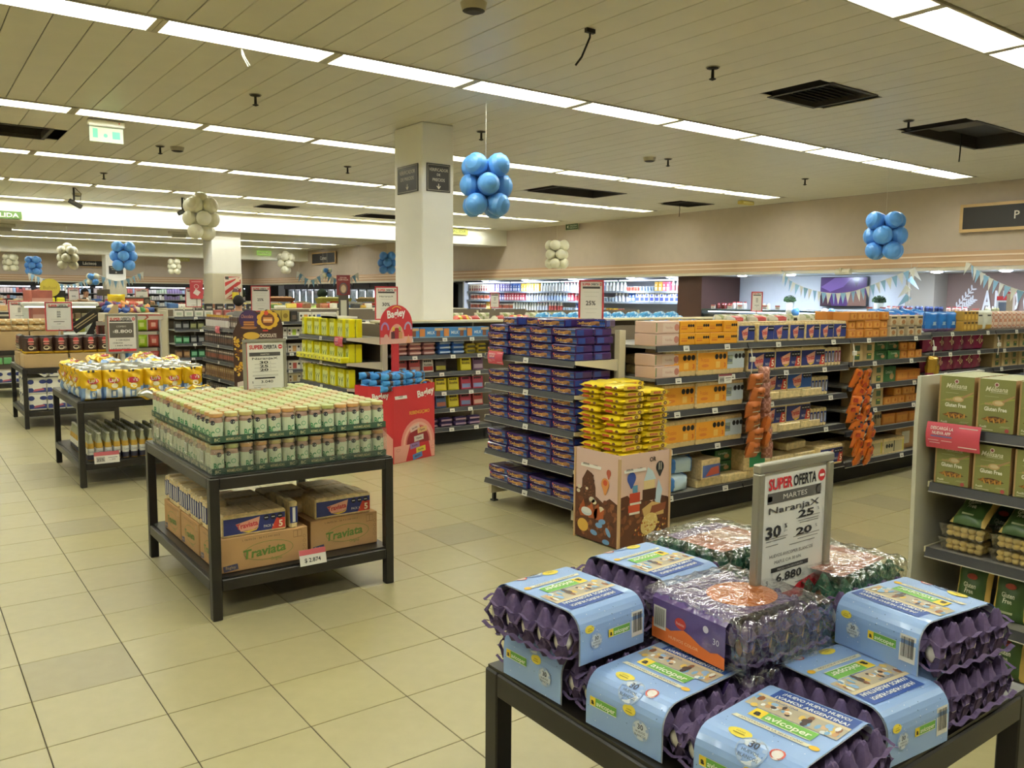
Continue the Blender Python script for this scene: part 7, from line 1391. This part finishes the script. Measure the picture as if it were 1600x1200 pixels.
# produce stands
for k, (x, y, c, h, lab_) in enumerate([(9.3, 24.6, '8a5430', .2, 'brown basket of bread on the far produce stand'), (10.7, 23.6, 'b8ac3c', .2, 'yellow-green crate on the far produce stand'), (12.0, 23.5, 'a08a4a', .2, 'tan crate on the far produce stand'), (13.4, 22.9, '8a4a2c', .22, 'brown crate of jars near the tall pillar')]):
    o = thing('produce_crate', MB().add([(-.4, -.25, 0), (.4, -.25, 0), (.4, .25, 0), (-.4, .25, 0), (-.48, -.3, h), (.48, -.3, h), (.48, .3, h), (-.48, .3, h)], [(0, 1, 5, 4), (1, 2, 6, 5), (2, 3, 7, 6), (3, 0, 4, 7), (4, 5, 6, 7)], mat(c, .7, var=.2, scale=25)), lab_, 'crate', (x, y, 1.38), 0); obj('goods', MB().grid(lambda u, v: ((u-.5)*.85, (v-.5)*.5, h+.05*abs(math.sin(u*19)*math.sin(v*13))), 20, 10, mat(('b8885a', 'c9c050', 'b5924a', '6a3428')[k], .6)), o)
    thing('produce_stand', MB().rbox(-.6, .6, -.4, .4, 0, 1.38, mat('4a3a34', .6), .02), 'dark stand holding the '+lab_.split(' on ')[0].split(' near ')[0], 'stand', (x, y, 0))
thing('lettuce_pile', MB().grid(lambda u, v: ((u-.5)*1.5, (v-.5)*.7, .03+.12*math.sin(PI*u)*math.sin(PI*v)+.03*math.sin(u*31)*math.sin(v*17)), 30, 14, mat('8fae52', .7, var=.25, scale=20)), 'heap of light green lettuce behind the tea shelves', 'lettuce', (9.3, 20.4, 1.30)); thing('produce_stand', MB().rbox(-.8, .8, -.4, .4, 0, 1.3, mat('c9c2ae', .6), .02), 'pale stand under the heap of lettuce', 'stand', (9.3, 20.4, 0))
def bush(label, x, y, z, r):
    o = thing('topiary_ball', MB().ball((0, 0, 0), r, mat('1e2c18', .9, bump=.5, scale=60), 16, 12).tube([(0, 0, -r), (0, 0, -z)], .03, 6, mat('3a2c20', .8)), label, 'topiary', (x, y, z))
bush('dark round topiary ball over the far crates', 11.0, 25.1, 1.72, .16); bush('dark leafy ball beside the second pillar', 8.1, 24.3, 1.72, .16)
# safety poster and extinguisher on the second pillar
o = thing('safety_poster', MB().box(-.2, .2, -.008, 0, 0, .55, mat('cfc4b4', .5)), 'red and white striped fire poster on the second pillar', 'poster', (6.53, 20.09, 1.55)); p = MB().plane((0, -.008, 0))
for k in range(-1, 4): 
    q = [(-.19, -.1+.2*k), (.19, .18+.2*k), (.19, .28+.2*k), (-.19, .0+.2*k)]; q = [(u, max(.01, min(.54, v))) for u, v in q]; p.poly(q, 'a8302c')
p.poly([(.03, .42), (.17, .42), (.1, .53)], 'd8c8a8', .001).rect(-.18, .47, -.1, .54, '3a3a34', .001); obj('print', p, o)
o = thing('fire_extinguisher', MB().lathe([(.05, 0), (.075, .02), (.08, .2), (.05, .27), (.03, .29), (.03, .32)], 12, mat('4a2430', .35), ms=[mat('4a2430', .35), mat('c9b42c', .4), mat('4a2430', .35), mat('4a2430', .35), mat('b8a8a0', .4)]), 'dark fire extinguisher with yellow band against the striped poster', 'extinguisher', (6.55, 19.98, 1.52)); obj('bracket', MB().box(-.03, .03, .05, .1, .1, .14, mat('5a544c', .5)), o); obj('hose', MB().tube([(.03, 0, .31), (.09, 0, .28), (.1, 0, .12)], .01, 6, M_black), o)
# ---------------------------------------------------------------- stands between the left tables
# snack rack
o = tagit(bpy.data.objects.new('snack_rack', None), 'white wire rack of blue, green and red snack bags', 'rack'); COL.objects.link(o); o.location = (2.98, 13.45, 0); o.rotation_euler = (0, 0, -.1)
for s in (-1, 1): obj('post', MB().box(s*.26-.012, s*.26+.012, -.02, .3, 0, 1.33, mat('d2cfc6', .4)), o)
obj('header', MB().box(-.3, .3, -.06, -.04, 1.27, 1.35, mat('d9d2c4', .5)).plane((0, -.06, 0)).rect(-.3, 1.33, .3, 1.35, 'b8524a').poly([(.02, 1.27), (.07, 1.31), (.02, 1.35), (.05, 1.35), (.1, 1.31), (.05, 1.27)], 'b8524a').text('OFERTA', -.15, 1.29, .03, '8a7a6c', w=.18), o); obj('side_banner', MB().box(-.36, -.28, -.03, -.02, .4, 1.3, mat('7aa0c0', .5)).plane((0, -.03, 0)).rect(-.36, .4, -.28, .8, 'c98a74'), o)
for z in (.35, .6, .85, 1.1): obj('rack_shelf', MB().box(-.25, .25, 0, .3, z-.01, z, mat('3a3834', .5)), o)
CB_ = [Proto('snack_bag', bag(.155, .19, .08, lambda u, v, c=c, l=l: mat(l, .35) if .3 < v < .65 and abs(u-.5) < .28 else mat(c, .3, coat=.3), 7, 9, .006, 60+k), 'snack bag') for k, (c, l) in enumerate((('4a80b8', 'c9d4de'), ('a8cc2c', 'd8e08a'), ('b04a40', 'd8a49a')))]
for r, z in enumerate((.35, .6, .85, 1.1)):
    for c in range(3): q = o.matrix_basis @ Vector((-.165+.165*c, .05, z)); CB_[c].put('%s snack bag in the white rack, %s row from bottom' % (('blue', 'lime green', 'red')[c], ORD[r]), q, -.1, 'bags in the white rack')
rs = random.Random(8); SWT = [Proto('sweet_bag', bag(.13, .08, .07, lambda u, v, c=c: mat(c, .35), 5, 4, .006, 70), 'sweets') for c in ('2c4a8a', '4a8a4a', 'b04a38', 'c98a4a', '7a3a5a', 'd8c8a8')]
for k in range(34): SWT[rs.randrange(6) if k > 5 else 0].put('small %s sweet bag in the heap over the rack, %s in the heap' % ('coloured', nth(k+1)), (2.62+.055*(k % 12)+rs.uniform(-.02, .02), 14.0+.1*(k//12)+rs.uniform(-.02, .02), 1.37+.045*(k//12)), 0, 'sweets over the rack', rot=(rs.uniform(-.8, .2), rs.uniform(-.4, .4), rs.uniform(-1, 1)))
thing('sweets_stand', MB().rbox(2.55, 3.35, 13.9, 14.4, 0, 1.36, mat('c9bfa8', .6), .01), 'pale stand under the heap of coloured sweets', 'stand')
# rack of wooden sticks
o = tagit(bpy.data.objects.new('stick_rack', None), 'narrow rack holding leaning wooden sticks and rolls', 'rack'); COL.objects.link(o); o.location = (2.47, 13.2, 0); o.rotation_euler = (0, 0, -.2)
obj('frame', MB().box(-.16, -.14, 0, .25, 0, 1.25, mat('8a4a4a', .5)).box(.14, .16, 0, .25, 0, 1.25, mat('b9b4a6', .5)).box(-.16, .16, .23, .25, 0, 1.25, mat('6a3a38', .6)), o)
for z in (.55, .88, 1.2): obj('tray_front', MB().box(-.16, .16, -.02, 0, z, z+.05, mat('9a948a', .4)), o)
for r, z in enumerate((.6, .93)):
    for k in range(7): mm = MB(); mm.M = Matrix.Translation((-.11+.035*k, .06, z-.25)) @ Matrix.Rotation(.25*(k-2)/5, 4, 'Y'); obj('stick', mm.lathe([(.012, 0), (.012, .5)], 6, mat(('cdb585', 'b58a54', '4a3c30', 'd8c9a8')[(k+r) % 4], .6)), o)
obj('leaning_board', MB().add([(-.09, .02, 1.23), (.14, .02, 1.23), (.14, .02, 1.5), (.08, .02, 1.5), (-.09, .04, 1.23), (.14, .04, 1.23), (.14, .04, 1.5), (.08, .04, 1.5)], [(0, 1, 2, 3), (7, 6, 5, 4), (0, 3, 7, 4), (1, 5, 6, 2), (2, 6, 7, 3)], mat('d3bd92', .5)), o)
# cheese island with black banners
o = tagit(bpy.data.objects.new('cheese_island', None), 'white chilled island with slanted black banners and cheese sign', 'chilled island'); COL.objects.link(o); o.location = (2.75, 17.4, 0); o.rotation_euler = (0, 0, 0)
obj('body', MB().rbox(-1.0, .35, -.5, .5, 0, .95, mat('cfcdc2', .4), .03), o); obj('canopy', MB().rbox(-.95, .3, -.3, .45, 1.42, 1.5, mat('e3e2da', .25), .02), o); obj('canopy_light', MB().box(-.9, .25, -.28, -.24, 1.4, 1.42, glow_mat('fff6e0', 4)), o); obj('glass', MB().add([(-.95, -.5, .95), (.3, -.5, .95), (.3, -.3, 1.42), (-.95, -.3, 1.42)], [(0, 1, 2, 3)], glass_mat()), o)
m = MB(); rs = random.Random(12)
for k in range(26): x, y = rs.uniform(-.9, .2), rs.uniform(-.35, .3); m.rbox(x-.07, x+.07, y-.06, y+.06, .95, .95+rs.uniform(.06, .25), mat(rs.choice(['d8cfa8', 'c9b47a', 'e0dccf', '9aa0a0', 'b0486a', 'c9c24a']), .5), .015)
obj('stocked_goods', m, o)['kind'] = 'stuff'
M_bk = mat('1a1512', .5)
for k, (x, w, z) in enumerate(((-.42, .16, 1.22), (.02, .18, 1.16))):
    mm = MB(); mm.M = Matrix.Translation((x, -.56, z)) @ Matrix.Rotation(-PI/2+.95, 4, 'Y') @ Matrix.Translation((0, 0, 0)); mm.rbox(-.26, .26, -.006, .006, -w/2, w/2, M_bk, .004); mm.plane((0, -.006, 0)).rect(-.22, .01, .2, .03, 'b09a74').rect(-.2, -.03, .22, -.015, 'b09a74'); obj('banner', mm, o)
m = MB().add([(.0, -.54, .88), (.62, -.54, .88), (.62, -.54, 1.5), (.36, -.54, 1.5), (.0, -.53, .88), (.62, -.53, .88), (.62, -.53, 1.5), (.36, -.53, 1.5)], [(0, 1, 2, 3), (7, 6, 5, 4), (3, 2, 6, 7), (0, 3, 7, 4), (1, 5, 6, 2)], M_bk); m.plane((0, -.54, 0)).text('NUEVA', .4, 1.05, .085, 'd9d4c8', w=.36, bold=.03).text('SELECCIÓN', .38, .92, .085, 'd9d4c8', w=.44, bold=.03); obj('banner', m, o)
m = MB().rbox(-.28, .28, -.01, .01, 0, .3, mat('3c342a', .5), .01); m.plane((0, -.01, 0)).rect(-.24, .17, .16, .27, 'b8523c').text('Festival', -.06, .2, .045, 'e0b8a0', w=.26).text('LA', -.2, .04, .05, 'a89a88', shear=.2).text('QUESERÍA', .06, .04, .08, 'c9c0a8', w=.32, bold=.02).disc(.22, .22, .045, '6a6052', .001); q = obj('cheese_sign', m, o, (.86, -.6, 1.3)); obj('sign_leg', MB().box(-.02, .02, -.01, .01, -1.3, 0, mat('4a443c', .5)), q)
obj('small_sign', MB().box(.3, .52, -.2, -.19, 1.62, 1.74, mat('4a4030', .5)).box(.4, .42, -.19, -.18, 1.4, 1.62, M_black), o)
thing('snack_bag', bag(.3, .45, .12, lambda u, v: mat('d8b81c', .25, coat=.3) if v > .3 else mat('b9c0c8', .3), 8, 12, .012, 77), 'large yellow bag leaning at the cheese sign', 'snack bag', (3.25, 16.55, 1.2)); thing('bag_stand', MB().rbox(-.18, .18, -.12, .12, 0, 1.2, mat('4a443a', .6), .01), 'dark stand under the large yellow bag', 'stand', (3.25, 16.6, 0))
# yellow tower and box tower
o = tagit(bpy.data.objects.new('display_tower', None), 'black tower of yellow packs with round yellow topper', 'display'); COL.objects.link(o); o.location = (2.72, 20.6, 0)
obj('frame', MB().box(-.3, .3, 0, .4, 0, 1.72, M_black), o); obj('topper', MB().plane((0, -.02, 1.78)).disc(0, 0, .2, 'b9a83c', .0, ry=.2, k=24).text('Buñuel', 0, -.03, .07, '8a7a2c', .002, w=.26), o)
for r, z in enumerate((.5, .8, 1.1, 1.4)):
    for c in range(3): obj('yellow_pack', MB().rbox(-.08, .08, -.09, .0, 0, .17, mat('d6d22c', .35), .02), o, (-.19+.19*c, -.01, z))
o = thing('box_tower', MB().rbox(-.2, .2, -.2, .2, 0, 1.72, mat('a85f54', .6, var=.1, scale=8), .006), 'tall stack of reddish boxes beside the yellow tower', 'box stack', (2.35, 19.5, 0), .3)
for k in range(5): obj('box_band', MB().box(-.202, .202, -.203, -.2, .1+.33*k, .24+.33*k, mat('c9968a', .5)), o)
# red pennant flag
o = thing('hanging_flag', MB().box(-.11, .11, -.006, .006, 0, .34, mat('b8404a', .5)), 'red flag sign with white tag symbol', 'sign', (4.38, 15.5, 1.58), -.35); p = MB().plane((0, -.006, 0)); p.poly([(-.06, .1), (.02, .05), (.07, .12), (-.01, .18)], 'e4d8d0').ring(.0, .22, .04, .008, 'e4d8d0').rect(-.08, .3, .08, .31, 'e4c8c4'); obj('print', p, o); obj('pole', MB().box(-.01, .01, .006, .02, -.25, .3, M_alu), o)
# ---------------------------------------------------------------- far coolers along the back wall
for k in range(8):
    x0 = -4.5+k*2.35; o = tagit(bpy.data.objects.new('wall_cooler', None), 'stocked wall cooler along the far back wall, %s from left' % ORD[k], 'cooler', 'far wall coolers'); COL.objects.link(o)
    obj('body', MB().box(x0, x0+2.32, Y1+.7, Y1+1.15, 0, 2.0, mat('5a5654', .6)).box(x0, x0+2.32, Y1+.1, Y1+1.1, 0, .5, mat('8a8680', .5)), o); obj('canopy', MB().box(x0, x0+2.32, Y1, Y1+1.1, 1.98, 2.16, mat('1c1a18', .5)), o); obj('light_strip', MB().box(x0+.1, x0+2.2, Y1+.1, Y1+.14, 1.95, 1.98, glow_mat('eef2ff', 7)), o)
    m = MB(); rs = random.Random(k+40)
    for zl in (.8, 1.1, 1.4, 1.7):
        obj('shelf', MB().box(x0+.02, x0+2.3, Y1+.25, Y1+.7, zl-.03, zl, mat('9a9a98', .5)), o)
        c = rs.choice(['d8d4d0', 'b9a8a0', '9ab0c8', 'c9b8b0', '7a6a64'])
        for q in range(19):
            if rs.random() < .3: c = rs.choice(['d8d4d0', 'b0605a', '9ab0c8', 'c9b8b0', '6a5a54', 'a8b8a0', 'e0dcd4', '8a7aa0'])
            m.box(x0+.04+q*.118, x0+.14+q*.118, Y1+.27, Y1+.4, zl, zl+rs.uniform(.14, .23), mat(c, .5))
    obj('stocked_goods', m, o)['kind'] = 'stuff'
# ================================================================ PEOPLE
def person(label, loc, rz, hgt, shirt, hair, skin='b98a6c', pants='2c3040', under=None):
    """one continuous body grown from a joint skeleton"""
    s = hgt/1.75; J_ = {'pel': (0, 0, .95), 'spi': (0, .01, 1.15), 'che': (0, .0, 1.33), 'nek': (0, .0, 1.47), 'hd1': (0, -.01, 1.56), 'hd2': (0, -.015, 1.66), 'top': (0, -.005, 1.72), 'nose': (0, -.105, 1.615)}
    R_ = {'pel': (.15, .11), 'spi': (.135, .10), 'che': (.165, .11), 'nek': (.055, .055), 'hd1': (.068, .08), 'hd2': (.078, .095), 'top': (.045, .055), 'nose': (.012, .014)}
    E_ = [('pel', 'spi'), ('spi', 'che'), ('che', 'nek'), ('nek', 'hd1'), ('hd1', 'hd2'), ('hd2', 'top'), ('hd1', 'nose')]
    for t, sx in (('l', -1), ('r', 1)):
        J_.update({t+'sh': (sx*.19, 0, 1.40), t+'el': (sx*.25, .02, 1.12), t+'wr': (sx*.24, -.10, .90), t+'hip': (sx*.10, 0, .90), t+'kn': (sx*.105, -.02, .50), t+'an': (sx*.11, .02, .08), t+'toe': (sx*.12, -.15, .03)})
        R_.update({t+'sh': (.06, .06), t+'el': (.042, .042), t+'wr': (.028, .028), t+'hip': (.085, .09), t+'kn': (.058, .06), t+'an': (.04, .045), t+'toe': (.035, .03)})
        E_ += [('che', t+'sh'), (t+'sh', t+'el'), (t+'el', t+'wr'), ('pel', t+'hip'), (t+'hip', t+'kn'), (t+'kn', t+'an'), (t+'an', t+'toe')]
        for f in range(5):   # palm root and five fingers
            fx = sx*(.24+(.012*(f-2))) ; L = (.05, .075, .085, .08, .062)[f]; base = (fx, -.125-.004*f, .855 if f else .88); mid = (fx-sx*.004+(sx*-.03 if f == 0 else 0), -.145, .855-L*.55 if f else .85); tip = (fx-sx*.01+(sx*-.04 if f == 0 else 0), -.145, .855-L if f else .82)
            for nm, q, r in (('b', base, .011), ('m', mid, .009), ('t', tip, .007)): J_[t+nm+str(f)] = q; R_[t+nm+str(f)] = (r, r)
            E_ += [(t+'wr', t+'b'+str(f)), (t+'b'+str(f), t+'m'+str(f)), (t+'m'+str(f), t+'t'+str(f))]
    K = list(J_); me = bpy.data.meshes.new('person_skeleton'); me.from_pydata([tuple(c*s for c in J_[k]) for k in K], [(K.index(a), K.index(b)) for a, b in E_], [])
    ob = bpy.data.objects.new('tmp', me); COL.objects.link(ob); sk_ = ob.modifiers.new('s', 'SKIN'); sb = ob.modifiers.new('u', 'SUBSURF'); sb.levels = 1; sb.render_levels = 1
    for i, k in enumerate(K): v = me.skin_vertices[0].data[i]; v.radius = (R_[k][0]*s, R_[k][1]*s); v.use_root = k == 'pel'
    dg = bpy.context.evaluated_depsgraph_get(); nm = bpy.data.meshes.new_from_object(ob.evaluated_get(dg)); bpy.data.objects.remove(ob); nm.name = 'person'
    for c in (skin, shirt, pants, '2a2420', under or shirt): nm.materials.append(mat(c, .75))
    for p_ in nm.polygons:
        c = p_.center/s; p_.use_smooth = True
        p_.material_index = 3 if c.z < .1 else 0 if (c.z > 1.465 or (c.z < .95 and abs(c.x) > .2)) else 2 if c.z < .98 else (4 if under and abs(c.x) < .05 and c.y < 0 and c.z > 1.1 else 1)
    o = thing('person', nm, label, 'person', loc, rz)
    hm = MB(); ex = lambda u: 1.55+.75*max(0, math.sin(2*PI*u)+.25)
    hm.grid(lambda u, v: (math.cos(2*PI*u)*math.sin(v*ex(u))*.098*s, (.012+math.sin(2*PI*u)*math.sin(v*ex(u))*.118+.012*v)*s, (1.64+.115*math.cos(v*ex(u)))*s), 20, 10, mat(hair, .9, bump=.4, scale=80)); obj('hair', hm, o)
    for sx in (-1, 1): obj('eye', MB().ball((sx*.032*s, -.096*s, 1.635*s), .009*s, mat('2a2018', .4), 8, 6), o); obj('ear', MB().ball((sx*.083*s, .005, 1.61*s), .025*s, mat(skin, .75), 8, 6, .4, .7, 1.2), o)
    obj('mouth', MB().box(-.022*s, .022*s, -.094*s, -.085*s, 1.566*s, 1.572*s, mat('8a4a44', .6)), o)
    return o
person('person in dark jacket over white shirt by the far coolers', (5.02, 30.3, 0), -PI/2+PI/2+.9, 1.84, '2e2a20', '1c1512', under='e0dcd2')
person('person with dark curly hair and grey top seen from behind', (4.80, 14.5, 0), PI-.3, 1.65, '6e6a66', '17120f')
